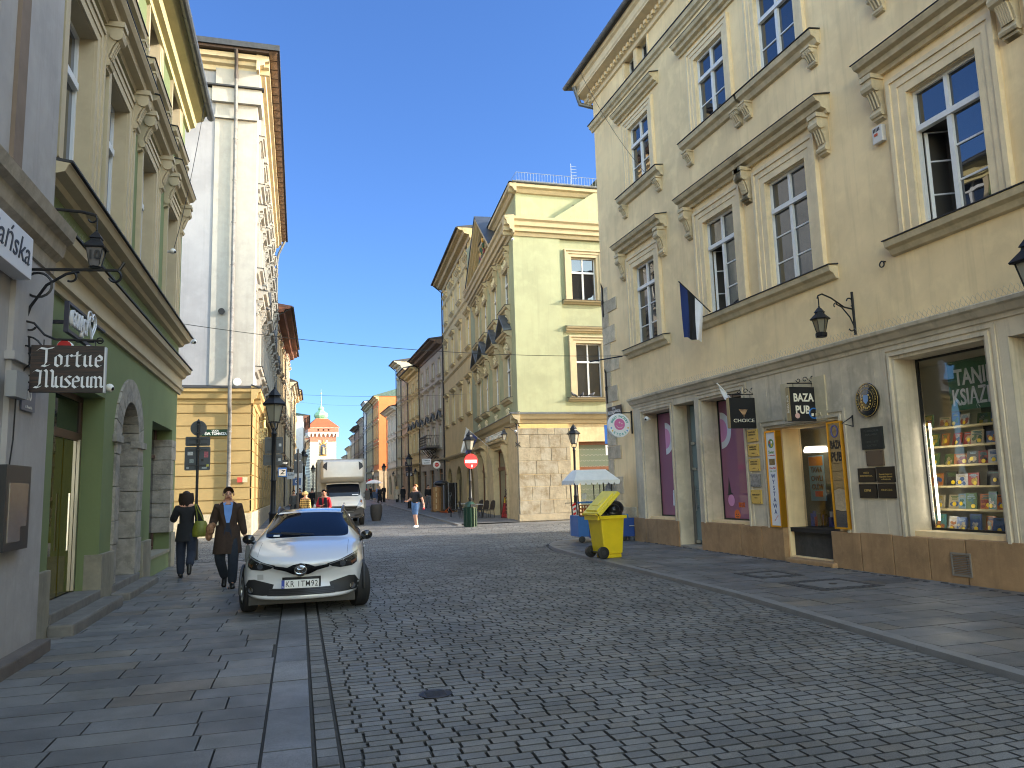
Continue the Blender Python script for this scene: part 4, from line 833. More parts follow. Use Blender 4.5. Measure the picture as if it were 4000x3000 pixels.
# ---------------- plain houses further along both rows
def house(name,label,X0,Y0,X1,Y1,H,floors,ncol,col,trimc,D=9,ww=1.05,over=.55,roofc=(.05,.045,.045),right=True,hood=True,belts=True,shop=(.05,.03,.02),roofh=2.2,wallvar=.12,eavec=None,sill=True,group=None,jit=0,pipe=True,shophead=3.4,arched=False,baseb=None,hoodtri=None):
    L=math.hypot(X1-X0,Y1-Y0)
    if right: o=(X1,Y1); a=math.atan2(Y0-Y1,X0-X1)
    else: o=(X0,Y0); a=math.atan2(Y1-Y0,X1-X0)
    zb=gz((Y0+Y1)/2); B=thing(name,label,'building',(o[0],o[1],0),a,group)
    wm=mat(name+'_plaster',col,.85,var=wallvar,vscale=.9,bump=.08,streak=.2); tm=mat(name+'_trim',trimc,.85,var=.15,vscale=2,streak=.15); gm=mat(name+'_base',baseb or tuple(c*.85 for c in col),.85,var=.2,vscale=1.5,streak=.35,dirt=.3)
    cs=[L*(i+.5)/ncol for i in range(ncol)]
    ops=[(c-ww/2,c+ww/2,z,z+h,'r',.22) for c in cs for z,h in floors]
    wallmesh(L,zb+3.9,H,ops,.22,D,back=True).build('wall',wm,B)
    ns=max(2,ncol-1); gs=[L*(i+.5)/ns for i in range(ns)]; gw=L/ns*.58
    gops=[(c-gw/2,c+gw/2,zb+(.05 if i%2 else .6),zb+shophead-.3,'a' if arched else 'r',.3) for i,c in enumerate(gs)]
    wallmesh(L,zb-.4,zb+3.9,gops,.3,D,back=True).build('ground_floor_wall',gm,B)
    fr=mat('shop_frame_%s'%name,shop,.5,var=.2)
    for i,g in enumerate(gops):
        m=MB(); m.box(g[0],g[0]+.08,.22,.3,g[2],g[3]); m.box(g[1]-.08,g[1],.22,.3,g[2],g[3]); m.box(g[0]+.08,g[1]-.08,.22,.3,g[3]-.45,g[3]-.35); m.box(g[0]+.08,g[1]-.08,.22,.3,g[2],g[2]+.1); w=m.build('shop_window',fr,B); MB().box(g[0]+.08,g[1]-.08,.26,.27,g[2],g[3]).build('pane',GLASS,w)
    for z,h in floors:
        for c in cs: window(B,c,z,ww,h,.16,.68,2,2 if h>1.6 else 1,sur=.16,pr=.06,hood=(ww+.7,.26,.28,.24) if hood and h>1.5 else None,sill=(ww+.5,.18,.2) if sill else None,mt=tm,mh=tm,hm='tri' if hoodtri==z else None)
    m=MB()
    if belts:
        for z,h in floors[1:] if len(floors)>1 else []: MB().prof([(a_,b_+z-.75) for a_,b_ in sc(BELT,.8,.8)],0,L).build('belt_course',tm,B)
    m.prof([(a_,b_+zb+3.75) for a_,b_ in sc(BELT,1.4,1.2)],0,L); m.build('belt_course',tm,B)
    m=MB(); ov=over; m.prof([(0,H-.7),(-.08,H-.68),(-.12,H-.45),(-ov*.5,H-.38),(-ov*.6,H-.2),(-ov*.9,H-.14),(-ov,H),(0,H)],-.05,L+.05)
    m.build('cornice',mat('eave_'+name,eavec,.7,var=.4,vscale=5) if eavec else tm,B)
    m=MB(); m.prof([(-ov-.06,H),(-ov-.06,H+.07),(D*.5,H+roofh),(D,H+.1),(D,H)],-.06,L+.06); m.build('roof',mat('roof_'+name,roofc,.6,.1,var=.35,vscale=5),B)
    gutter(B,-.05,L+.05,-ov-.07,H+.02,.08,mat('dark_gutter',(.035,.032,.03),.6,.3))
    if pipe: downpipe(B,[(.15,-ov,H-.05),(.15,-.12,H-.7),(.15,-.12,zb+.1)],.06,mat('dark_pipe',(.028,.024,.022),.6,var=.3))
    return B
h=house
h('beige_house','tall beige yellow house with grey drainpipe beside the pale green building',11.15,48.7,11.95,63.6,19.2,[(6.75,2.1),(11.3,2.1),(15.4,1.9),(17.75,.9)],4,lin(206,180,126),lin(210,190,146),over=.9,ww=1.2,eavec=lin(190,166,122),arched=True,baseb=lin(196,172,124),roofh=.8)
h('grey_stucco_house','grey stucco house under a deep brown timber eave, balcony above its shop',12.0,64.4,11.85,76.6,14.6,[(5.2,2.1),(8.6,2.0),(11.7,1.5)],4,lin(168,156,140),lin(178,166,146),over=1.15,eavec=lin(96,76,64),shop=lin(140,96,50),roofh=1.0,hoodtri=5.2)
h('yellow_beige_house','narrow yellow beige house with small pointed window hoods beyond the timber eave',11.85,76.7,11.75,84.2,14.1,[(5.4,2.1),(9.2,1.8),(12.0,.9)],3,lin(190,166,116),lin(200,180,136),over=1.0,roofh=1.0,hoodtri=5.4)
h('pinkish_house','pinkish plastered house with a wavy gable line between two dark drainpipes',11.75,84.3,11.7,89.6,15.2,[(5.4,2.0),(9.3,1.9),(12.2,1.4)],2,lin(184,152,126),lin(190,168,140),roofh=1.4)
h('tall_grey_house','tall pale grey house rising over its neighbours with a boxy top',11.7,89.7,11.6,93.4,16.9,[(5.5,2),(9.3,1.9),(12.9,1.7)],1,lin(178,172,150),lin(180,172,150),over=.9,roofh=1.0)
h('white_house_far','white house with arched dormer windows at the second crossing street',11.6,93.5,11.45,102.6,11.9,[(5.3,2.3),(8.8,1.9)],3,lin(206,204,196),lin(214,212,204),over=.9,roofc=(.10,.06,.045),roofh=1.3,arched=True,baseb=lin(196,184,160))
o=h('orange_house','orange house with a bare sunlit side wall and a green mansard roof',11.0,109.8,10.95,117.2,15.2,[(5.6,2.1),(9.3,1.9),(12.4,1.3)],3,lin(214,128,74),lin(206,176,130),D=14,over=.7,roofc=(.10,.16,.13),roofh=2.4,baseb=lin(190,170,140))
h('olive_grey_house','olive grey house with triple windows and green awnings left of the orange house',10.95,117.3,10.85,127.6,15.1,[(5.6,2.1),(9.3,1.9),(12.3,1.4)],4,lin(176,166,138),lin(184,174,146),over=.9)
h('light_blue_house','slim white and pale blue house with a rounded gable',10.85,127.7,10.8,133.2,16.5,[(5.6,2.1),(9.3,1.9),(12.6,1.7)],2,lin(200,206,214),lin(206,208,210),over=.5,roofh=.8)
h('grey_gable_house','grey house with a small stepped gable far along the right row',10.8,133.3,10.7,142.0,14.2,[(5.6,2),(9,1.8),(11.8,1.2)],3,lin(160,150,134),lin(170,160,146))
h('umber_house','umber house with dark eave far along the right row',10.7,142.1,10.6,151.5,13.5,[(5.6,2),(9,1.8)],3,lin(150,128,106),lin(170,150,124),over=1.0,eavec=(.04,.035,.03))
h('pale_far_house','pale house with grey cornice far along the right row',10.6,151.6,10.5,161,12.6,[(5.4,2),(8.8,1.8)],3,lin(190,180,164),lin(190,180,164),roofh=1.2)
h('low_cream_house','low cream house at the end of the right row by the tower',10.5,161.1,10.3,172,11.0,[(5.2,1.9),(8.2,1.5)],3,lin(206,196,168),lin(206,196,168),roofh=1.2)
h('low_white_house','low white house at the end of the right row nearest the tower',10.3,172.1,10.1,182,9.6,[(5.0,1.9)],3,lin(212,208,196),lin(206,200,186),roofh=1.4)
# left row
h('brown_eave_house','brown house with a deep bracketed timber eave behind the white corner building',-1.8,56.8,-1.35,74,15.2,[(5.2,2.2),(8.8,2.1),(12.0,1.6)],5,lin(196,172,132),lin(170,150,122),right=False,over=1.2,eavec=lin(120,72,50),roofc=(.09,.04,.03),roofh=1.0)
h('tall_umber_left_house','taller house with white downpipe beyond the bracketed eave',-1.4,74.2,-1.1,86,16.6,[(5.2,2.2),(9,2.1),(12.8,1.8)],4,lin(190,176,152),lin(196,184,160),right=False,over=.9,eavec=lin(130,90,70),roofh=1.0)
h('cream_left_house','cream house with a rounded gable end on the left row',-1.0,86.2,-.75,99,13.8,[(5.2,2.2),(9,2.1)],4,lin(200,184,150),lin(196,184,160),right=False,over=.7)
h('ochre_left_house','ochre house with peeling cornice before the second crossing on the left',-.7,99.2,-.5,110,14.6,[(5.2,2.2),(9,2.1),(12,1.2)],4,lin(190,160,112),lin(200,184,150),right=False,over=.9)
h('white_left_corner_house','white corner house with dark eave beyond the second crossing on the left',.62,122,.95,146,13.6,[(5.4,2.1),(9.2,2.0)],6,lin(206,206,204),lin(186,180,170),right=False,over=.9,D=14,eavec=lin(150,96,70),roofc=(.03,.06,.05),roofh=1.4)
h('red_left_house','low house with an orange roof edge at the end of the left row',1.0,146.2,1.3,176,11.5,[(5.2,2.0),(8.4,1.6)],6,lin(190,170,140),lin(190,176,150),right=False,over=.8,roofc=(.30,.10,.05))
# ---------------- gate tower
def tower():
    B=thing('gate_tower','medieval stone and brick gate tower with red roof and green copper helmet','tower',(5.05,188,0),R(8))
    w=3.05; g=gz(185)
    lime=bricky('rubble_limestone',lin(240,232,206),(.4,.36,.27),.62,.34,.05,var=.3,bump=1.); bk=bricky('red_brick',lin(176,100,72),(.42,.34,.28),.3,.1,.014,var=.3); wh=mat('white_corbel',(.72,.70,.66),.8,var=.1)
    wallmesh(2*w,g-.5,13.5,[(w-1.4,w+1.4,g,g+3.8,'a',1.5)],1.5,2*w).build('limestone_shaft',lime,B,loc=(-w,-w,0))
    MB().box(-w-.003,w+.003,-w-.003,w+.003,13.5,15.7).build('brick_band',bk,B)
    m=MB(); e=w+.5
    for i in range(8):
        x=-e+.16+i*(2*e-.32)/7
        for s in(0,1,2,3):
            k=MB(); k.box(x-.2,x+.2,-e,-w,15.05,15.5); k.box(x-.15,x+.15,-e+.15,-w,14.85,15.05); k.box(x-.12,x+.12,-e+.3,-w,14.7,14.85)
            an=s*PI/2; k.v=[(p[0]*cos(an)-p[1]*sin(an),p[0]*sin(an)+p[1]*cos(an),p[2]) for p in k.v]; m.add(k.v,k.f)
    m.box(-e-.02,e+.02,-e-.02,e+.02,15.5,15.75); m.build('corbels',wh,B)
    wallmesh(2*e,15.75,16.75,[(e+d-.2,e+d+.2,16.1,16.5,'r',.3) for d in(-1.2,0,1.2)],.3,2*e).build('brick_gallery',bk,B,loc=(-e,-e,0))
    m=MB(); m.box(-1.6,1.6,-e+.32,-e+.36,15.9,16.7); m.build('gallery_windows',DARKIN,B)
    MB().box(-e-.1,e+.1,-e-.1,e+.1,16.75,16.9).build('eave_board',wh,B)
    f=1.35; MB().frustum([(-e-.25,-e-.25,16.9),(e+.25,-e-.25,16.9),(e+.25,e+.25,16.9),(-e-.25,e+.25,16.9)],[(-f,-f,19.2),(f,-f,19.2),(f,f,19.2),(-f,f,19.2)]).build('roof',bricky('red_roof_tiles',lin(200,92,56),lin(120,50,34),.2,.16,.02,plane='xy',var=.2,bump=.3),B)
    cop=mat('green_copper',lin(134,180,150),.6,.1,var=.3,vscale=1.5,streak=.3)
    m=MB().lathe([(1.45,19.15),(1.5,19.3),(1.3,19.4),(1.55,19.6),(1.72,20.0),(1.6,20.5),(1.15,20.9),(.72,21.2),(.62,21.45),(.72,21.55),(.7,21.9),(.45,22.2),(.2,22.4),(.14,23.0),(.12,24.4),(.05,25.2)],8,(0,0,0),PI/8); m.build('copper_helmet',cop,B)
    m=MB().sphere((0,0,25.4),.22,10,8); m.lathe([(.03,25.6),(.02,26.6)],5); m.build('finial',mat('old_gilt',lin(190,176,120),.4,.5),B)
    for x in(-.85,.85): 
        m=MB(); m.box(x-.2,x+.2,-w-.06,-w,12.7,13.9); m.mi(1).box(x-.06,x+.06,-w-.08,-w-.05,12.9,13.6); m.build('arrow_slit',[wh,DARKIN],B)
    m=MB(); y=-w-.1
    m.plate([(-.85,6.6),(.85,6.6),(.85,9.2)]+arc(0,9.2,.85,0,180,8)[1:],(0,y,0),(1,0,0),(0,0,1),.2); r=m.build('relief_frame',mat('relief_gilt',lin(176,140,70),.5,.3,var=.4,vscale=5),B)
    m=MB(); m.plate([(-.65,6.9),(.65,6.9),(.65,9.2)]+arc(0,9.2,.65,0,180,8)[1:],(0,y-.02,0),(1,0,0),(0,0,1),.03); m.build('niche_panel',mat('niche_blue',lin(60,70,90),.7),r)
    m=MB(); m.tube([(0,y-.1,7.1),(.05,y-.14,8.2),(-.05,y-.12,8.9)],[.3,.26,.16],7); m.sphere((-.08,y-.14,9.1),.14,7,6); m.tube([(.1,y-.12,8.5),(.5,y-.12,9.0)],.08,5); m.tube([(-.2,y-.1,7.2),(.5,y-.12,7.0)],.14,6); m.build('saint_relief',mat('relief_stone',lin(206,170,110),.6,var=.4),r,smooth=True)
    m=MB(); m.sphere((0,y-.02,10.3),.3,8,5,1.6,.6,.8); m.sphere((-.7,y,9.9),.2,6,5); m.sphere((.7,y,9.9),.2,6,5); m.tube([(0,y,10.3),(0,y,11.0)],.07,5); m.build('crown_ornament',MATS['relief_gilt'],r)
    r.location.z=12.3-9.2*.86+.1; r.scale=(.95,1,.86)
tower()
# city wall left of the tower and trees behind on the right
m=MB().box(-6,2.2,188,189.5,1,5.5); tag(m.build('city_wall',MATS['rubble_limestone']),'low stretch of rubble city wall left of the gate tower','wall')
def tree(x,y,h,r_,seed,label):
    T=thing('tree',label,'tree',(x,y,gz(y)),0,'trees beside the gate tower'); rr=random.Random(seed)
    m=MB().tube([(0,0,0),(.1,0,h*.4),(0,.1,h*.75)],[.28,.2,.06],7)
    for i in range(6): a=i*1.1; m.tube([(.05,0,h*(.3+.06*i)),(cos(a)*r_*.6,sin(a)*r_*.6,h*(.5+.07*i))],[.09,.03],5)
    m.build('trunk',mat('bark',(.05,.038,.028),.9,var=.3,vscale=8),T)
    m=MB()
    cl=[(cos(i*2.4)*r_*.65*((i%5)/4),sin(i*2.4)*r_*.65*((i%5)/4),h*(.45+.5*((i*.618)%1))) for i in range(16)]
    for i in range(2600):
        c=cl[rr.randrange(16)]; d=Vector((rr.gauss(0,1),rr.gauss(0,1),rr.gauss(0,.8)))*r_*.22; p=Vector(c)+d; u=Vector((rr.gauss(0,1),rr.gauss(0,1),rr.gauss(0,1))).normalized(); v=u.orthogonal().normalized(); s=rr.uniform(.12,.26)
        m.mi(rr.randrange(2)); m.quad(p-u*s,p-v*s*.6,p+u*s,p+v*s*.6)
    m.build('crown',[mat('leaf_dark',(.035,.055,.02),.7),mat('leaf_light',(.075,.095,.03),.7)],T)
tree(11.6,190,9.2,2.6,1,'dark green leafy tree rising right behind the gate tower'); tree(10.4,200,7.0,2.4,2,'lower bushy tree half hidden between tower and last house')
m=MB().box(9.4,16,205,215,1,9.2); B=thing('park_building','pale building with a flat greenish roof seen past the right side of the tower','building',(9.4,205,1.2)); 
m=MB().box(0,8,0,9,0,7.6); m.build('wall',mat('park_building_wall',lin(170,172,160),.8,var=.2),B); m=MB().box(-.3,8.3,-.3,9.3,7.6,8.4); m.build('roof',mat('park_building_roof',lin(120,130,118),.7),B)
# ---------------- vehicles
def subsurf(me,lv=2):
    o=bpy.data.objects.new('tmp',me); COL.objects.link(o); m=o.modifiers.new('s','SUBSURF'); m.levels=m.render_levels=lv
    dg=bpy.context.evaluated_depsgraph_get(); r=bpy.data.meshes.new_from_object(o.evaluated_get(dg)); bpy.data.objects.remove(o); return r
def bvh_of(mes):
    V=[];F=[]
    for me in mes:
        k=len(V); V+=[v.co.copy() for v in me.vertices]; F+=[[i+k for i in p.vertices] for p in me.polygons]
    return BVHTree.FromPolygons(V,F)
def patch(name,pts,bvh,mt,parent,off=.004,th=.0,cuts=5,d=(0,1,0),start=-1.,smooth=True,mirror=False):
    """outline in (x,z) laid on a vehicle's skin from the front, standing off by a few millimetres"""
    bm=bmesh.new(); vs=[bm.verts.new((p[0],0,p[1])) for p in pts]; bm.faces.new(vs)
    bmesh.ops.triangulate(bm,faces=bm.faces); 
    for _ in range(cuts): 
        ed=[e for e in bm.edges if e.calc_length()>.05]
        if not ed: break
        bmesh.ops.subdivide_edges(bm,edges=ed,cuts=1); bmesh.ops.triangulate(bm,faces=bm.faces)
    D=Vector(d)
    for v in bm.verts:
        h=bvh.ray_cast(Vector((v.co.x,start,v.co.z)),D)
        v.co.y=(h[0].y-off) if h[0] else .3
    if th: bmesh.ops.solidify(bm,geom=bm.faces,thickness=th)
    bmesh.ops.recalc_face_normals(bm,faces=bm.faces)
    me=bpy.data.meshes.new(name); bm.to_mesh(me); bm.free(); me.materials.append(mt); me.shade_smooth() if smooth else None
    return obj(name,me,parent)
def wheel(parent,x,y,r,w,side,steer=0.,spokes=9,rimc=None):
    t=MB(); pr=[(r*.66,-w*.5),(r*.86,-w*.5),(r*.97,-w*.42),(r,-w*.25),(r,w*.25),(r*.97,w*.42),(r*.86,w*.5),(r*.66,w*.5)]
    t.lathe(pr+[pr[0]],28,axis='x',caps=False)
    for q in(-.14,0,.14): t.lathe([(r*1.002,q*w-.006),(r*1.002,q*w+.006)],28,axis='x',caps=False)
    root=t.build('wheel',mat('tyre_rubber',(.012,.012,.013),.75,bump=.1),parent,(x,y,r),(0,0,steer),smooth=True)
    m=MB(); m.lathe([(r*.66,-w*.4),(r*.62,w*.1*side)],20,axis='x',caps=False); m.lathe([(.07*r/.3,side*w*.28),(.07*r/.3,side*w*.4)],12,axis='x')
    for i in range(spokes):
        a=2*PI*i/spokes; m.obox((side*w*.34,r*.38*cos(a),r*.38*sin(a)),(w*.12,r*.56,r*.1),(a,0,0))
    m.build('rim',rimc or mat('alloy_rim',(.32,.33,.34),.3,.9),root,smooth=False)
    return root
PAINT=mat('white_car_paint',(.66,.665,.68),.28,coat=1.,spec=.5)
GLOSSB=mat('gloss_black',(.006,.006,.007),.12,spec=.6,coat=.5); MATB=mat('matt_black_plastic',(.015,.015,.016),.5)
CHROME=mat('chrome',(.7,.72,.74),.12,1.); LENS=glassmat('lamp_lens',(.02,.02,.02),1.5,clear=.75)
def emblem(parent,c,w,n):
    m=MB()
    def ring(rx,rz,t,cx=0,cz=0): m.tube([(c[0]+cx+rx*cos(a),c[1],c[2]+cz+rz*sin(a)) for a in[2*PI*i/20 for i in range(21)]],t,5,False)
    if n==0: ring(w,w*.68,w*.09); ring(w*.28,w*.64,w*.08); ring(w*.62,w*.2,w*.08,0,w*.3)
    else: 
        m.tube([(c[0]+x*w,c[1],c[2]+z*w) for x,z in((0,1.25),(.72,0),(0,-1.25),(-.72,0),(0,1.25))],w*.17,5,False)
    m.build('emblem',CHROME,parent,smooth=True)
def car():
    T=thing('parked_car','white hatchback with roof rails parked facing the viewer, wheels turned, dark glossy windscreen','car',(.035,10.62,0),-R(4))
    # y, halfwidth, bottom, z-wide, z-belt, roof-side (x,z) or None, top z, plan curvature
    ST=[(0.0,.66,.24,.42,.60,(.50,.655),.665,.30),(.10,.74,.20,.44,.68,(.56,.715),.725,.30),(.42,.81,.19,.5,.765,(.60,.815),.835,.20),(.85,.825,.19,.56,.83,(.62,.885),.91,.10),(1.22,.83,.19,.58,.865,(.63,.925),.95,.05),
        (1.30,.83,.19,.58,.87,(.645,.935),.96,.05),(1.72,.83,.19,.58,.89,(.57,1.13),1.16,.06),(2.08,.83,.19,.58,.90,(.515,1.28),1.305,.05),(2.16,.83,.19,.58,.90,(.515,1.30),1.325,.05),(2.6,.83,.19,.58,.905,(.53,1.34),1.365,.02),(3.2,.83,.19,.58,.92,(.52,1.31),1.345,0),(3.7,.82,.2,.6,.94,(.48,1.23),1.28,-.02),(3.95,.79,.24,.62,.93,(.52,1.02),1.04,-.06),(4.08,.74,.3,.6,.85,(.5,.88),.9,-.12)]
    rows=[]
    for y,w,zb,zw,zt,(rx,rz),top,pc in ST:
        k=[(0,zb),(w*.55,zb),(w*.9,zb+.02),(w*.985,zb+.12),(w,zw),(w*.985,(zw+zt)/2),(w*.955 if y>1.2 else w*.9,zt),((rx+ (w*.955))/2 if y>1.25 and y<3.9 else rx*1.12+ .02,(zt+rz)/2+.0),(rx,rz),(rx*.55,rz+(top-rz)*.75),(0,top)]
        rows.append([(x,y+pc*(x/w)**2.6*(1.0 if z<.8 else .8),z) for x,z in k])
    nk=len(rows[0]); V=[];F=[];M=[]
    full=[]
    for r in rows: full.append(r+[(-p[0],p[1],p[2]) for p in r[-2:0:-1]])
    n=len(full[0])
    for r in full: V+=r
    glass=[]
    for i in range(len(full)-1):
        for j in range(n):
            F.append((i*n+j,(i+1)*n+j,(i+1)*n+(j+1)%n,i*n+(j+1)%n))
            jj=j if j<nk-1 else n-1-j
            ws=(i in(5,6) and jj in(8,9)); sd=(i in(6,7,8,9,10) and jj in(6,7)); rw=(i==11 and jj in(8,9)); roof=(i in(8,9,10) and jj in(8,9))
            M.append(1 if ws or rw else 1 if sd and jj==7 or(sd and jj==6) else 2 if roof else 0)
    F+= [tuple(range(n)),tuple(range((len(full)-1)*n,len(full)*n))[::-1]]; M+=[0,0]
    me=bpy.data.meshes.new('body'); me.from_pydata(V,[],F); 
    for m in(PAINT,glassmat('car_glass',(.005,.007,.013),1.5),GLOSSB): me.materials.append(m)
    me.polygons.foreach_set('material_index',M); me.update(); me.validate()
    bm=bmesh.new(); bm.from_mesh(me); bmesh.ops.recalc_face_normals(bm,faces=bm.faces); 
    cl=bm.edges.layers.float.new('crease_edge')
    for e in bm.edges:
        if len(e.link_faces)==2 and e.link_faces[0].material_index!=e.link_faces[1].material_index: e[cl]=.75
    bm.to_mesh(me); bm.free()
    if sum(p.normal.z for p in me.polygons if p.center.z>1.2)<0: me.flip_normals()
    sm=subsurf(me,3); sm.shade_smooth()
    # the glass faces become parts of their own
    def split(mi,nm,mt):
        bm=bmesh.new(); bm.from_mesh(sm); bmesh.ops.delete(bm,geom=[f for f in bm.faces if f.material_index!=mi],context='FACES'); r=bpy.data.meshes.new(nm); bm.to_mesh(r); bm.free(); r.materials.clear(); r.materials.append(mt); r.polygons.foreach_set('material_index',[0]*len(r.polygons)); return r
    body=obj('body',split(0,'body',PAINT),T); 
    g=split(1,'windows',MATS['car_glass'])
    def bypos(src,f,nm):
        bm=bmesh.new(); bm.from_mesh(src); bmesh.ops.delete(bm,geom=[q for q in bm.faces if not f(q.calc_center_median())],context='FACES'); r=bpy.data.meshes.new(nm); bm.to_mesh(r); bm.free(); r.materials.append(MATS['car_glass']); r.shade_smooth(); return obj(nm,r,T)
    bypos(g,lambda c:c.y<2.2 and abs(c.x)<.66 and (abs(c.x)<.5 or c.z<1.0+ (c.y-1.3)*.42) and c.y<2.12 and abs(c.x)<(.66-(c.z-.93)*.42),'windscreen')
    bypos(g,lambda c:not(c.y<2.2 and abs(c.x)<.66 and (abs(c.x)<.5 or c.z<1.0+(c.y-1.3)*.42) and c.y<2.12 and abs(c.x)<(.66-(c.z-.93)*.42)) and c.y<3.7 and c.x>0,'side_window'); bypos(g,lambda c:not(c.y<2.2 and abs(c.x)<.66 and (abs(c.x)<.5 or c.z<1.0+(c.y-1.3)*.42) and c.y<2.12 and abs(c.x)<(.66-(c.z-.93)*.42)) and c.y<3.7 and c.x<=0,'side_window'); bypos(g,lambda c:c.y>=3.7,'rear_window')
    obj('roof_panel',split(2,'roof_panel',GLOSSB),T)
    B=bvh_of([sm])
    def lk(y,x=0.):
        h=B.ray_cast(Vector((x,y,3)),Vector((0,0,-1))); return h[0].z if h[0] else 1.
    # grille band with the lamps
    pts=[(-.36,.655),(-.18,.63),(-.1,.665),(0,.685),(.1,.665),(.18,.63),(.36,.655),(.36,.615),(.2,.575),(.1,.53),(0,.515),(-.1,.53),(-.2,.575),(-.36,.615)]
    patch('grille',pts,B,GLOSSB,T,.006)
    for s in(-1,1):
        hp=[(.33*s,.66),(.5*s,.70),(.735*s,.785),(.725*s,.64),(.66*s,.605),(.5*s,.592),(.4*s,.615)]
        h=patch('headlight',hp,B,mat('lamp_housing',(.035,.036,.04),.25,.4),T,.008)
        p=patch('reflector',[(.54*s+.04*cos(a),.648+.04*sin(a)) for a in[2*PI*i/12 for i in range(12)]],B,CHROME,h,.014)
        patch('daylight_strip',[(.36*s,.655),(.6*s,.725),(.72*s,.77),(.71*s,.757),(.6*s,.712),(.38*s,.648)],B,mat('lamp_clear',(.45,.46,.48),.15,.3),h,.013)
        patch('indicator',[(.64*s,.66),(.715*s,.69),(.715*s,.66),(.66*s,.63)],B,mat('amber_lens',(.25,.09,.03),.2),h,.013)
        patch('lens_cover',[(x*1.0,z) for x,z in hp],B,LENS,h,.018)
        li=[(.36*s,.405),(.62*s,.475),(.70*s,.47),(.765*s,.37),(.775*s,.31),(.74*s,.285),(.5*s,.27),(.40*s,.275)]
        f=patch('bumper_vent',li,B,MATB,T,.006)
        fg=patch('fog_lamp',[(.668*s+.038*cos(a),.335+.038*sin(a)) for a in[2*PI*i/12 for i in range(12)]],B,CHROME,T,.014)
        patch('tow_cover',[(.5*s,.54),(.58*s,.54),(.58*s,.47),(.5*s,.47)],B,mat('paint_line',(.42,.42,.43),.3),T,.002) if s<0 else None
    patch('lower_intake',[(-.42,.355),(.42,.355),(.44,.268),(-.44,.268)],B,MATB,T,.007)
    for i in range(4): patch('intake_bar',[(-.42,.282+i*.02),(.42,.282+i*.02),(.42,.29+i*.02),(-.42,.29+i*.02)],B,mat('grey_bar',(.035,.035,.038),.35),T,.012)
    pl=patch('number_plate',[(-.25,.495),(.25,.495),(.25,.365),(-.25,.365)],B,MATB,T,.02,.01); 
    y0=-.052
    MB().box(-.232,.238,y0,y0+.014,.378,.484).build('plate_face',mat('plate_white',(.72,.72,.7),.4),pl); MB().box(-.238,-.198,y0-.002,y0+.012,.378,.484).build('plate_band',mat('plate_blue',lin(30,60,150),.4),pl)
    text('lettering','KR 1TM92',.105,SBK,pl,(.018,y0-.001,.428),width=.405,space=1.15,bold=.004,ext=.001); text('lettering','PL',.03,WHITEP,pl,(-.218,y0-.003,.395),ext=.001)
    emblem(T,(0,-.03,.605),.075,0); MB().lathe([(.085,-.012),(.085,.01)],20,(0,-.012,.605),sy=1,axis='y').build('emblem_base',GLOSSB,T)
    # bonnet shut lines, wiper, mirrors, rails, wheels
    for s in(-1,1):
        P=[]
        for i in range(10):
            y=.4+i*.08; x=(.585+.02*y)*s; P.append((x,y,lk(y,x)-.001))
        MB().tube(P,.003,4).build('bonnet_gap',MATB,T)
        m=MB(); P=[(.49*s,2.12,lk(2.12,.49*s)+.005),(.5*s,2.3,lk(2.3,.5*s)+.035),(.51*s,2.6,lk(2.6,.5*s)+.045),(.5*s,3.2,lk(3.2,.48*s)+.035),(.48*s,3.45,lk(3.45,.47*s)+.0)]; m.tube(P,[.012,.022,.022,.022,.012],6); m.build('roof_rail',mat('rail_grey',(.1,.1,.105),.35,.6),T,smooth=True)
        m=MB(); m.sphere((.875*s,1.66,.935),.095,10,8,.95,.6,.75); m.tube([(.76*s,1.66,.87),(.84*s,1.66,.9)],.035,6); m.build('mirror',GLOSSB,T,smooth=True)
        m=MB(); m.tube([(.0+.1*s,1.33,lk(1.33)+.02),(.1*s-.48,1.42,lk(1.4,.3)+.03)],.01,4); m.build('wiper',MATB,T)
        for y in(.78,3.3):
            wheel(T,.745*s,y,.3,.2,s,R(16) if y<1 else 0)
            MB().tube([(.822*s,p[0],p[1]) for p in arc(y,.3,.33,-5,185,14)],.018,5).build('wheel_arch',MATB,T)
    for y in(1.45,2.35,3.1): MB().tube([(.832,y,.3),(.838,y,.6),(.82,y,.86)],.003,4).build('door_gap',MATB,T)
    for y in(2.15,2.95): MB().box(.83,.85,y,y+.16,.72,.745).build('door_handle',PAINT,T)
    m=MB(); m.box(-.7,.7,.4,3.9,.13,.24); m.build('underbody',MATB,T)
    m=MB(); m.sphere((0,3.5,1.36),.05,6,4,.5,1.6,1); m.build('aerial_fin',PAINT,T)
    m=MB().obox((-.44,1.36,.985),(.09,.05,.003),(.5,0,0)); m.build('windscreen_sticker',mat('plate_white',(.7,.7,.7)),T)
SBK=mat('sign_black',(.012,.012,.012),.5)
car()
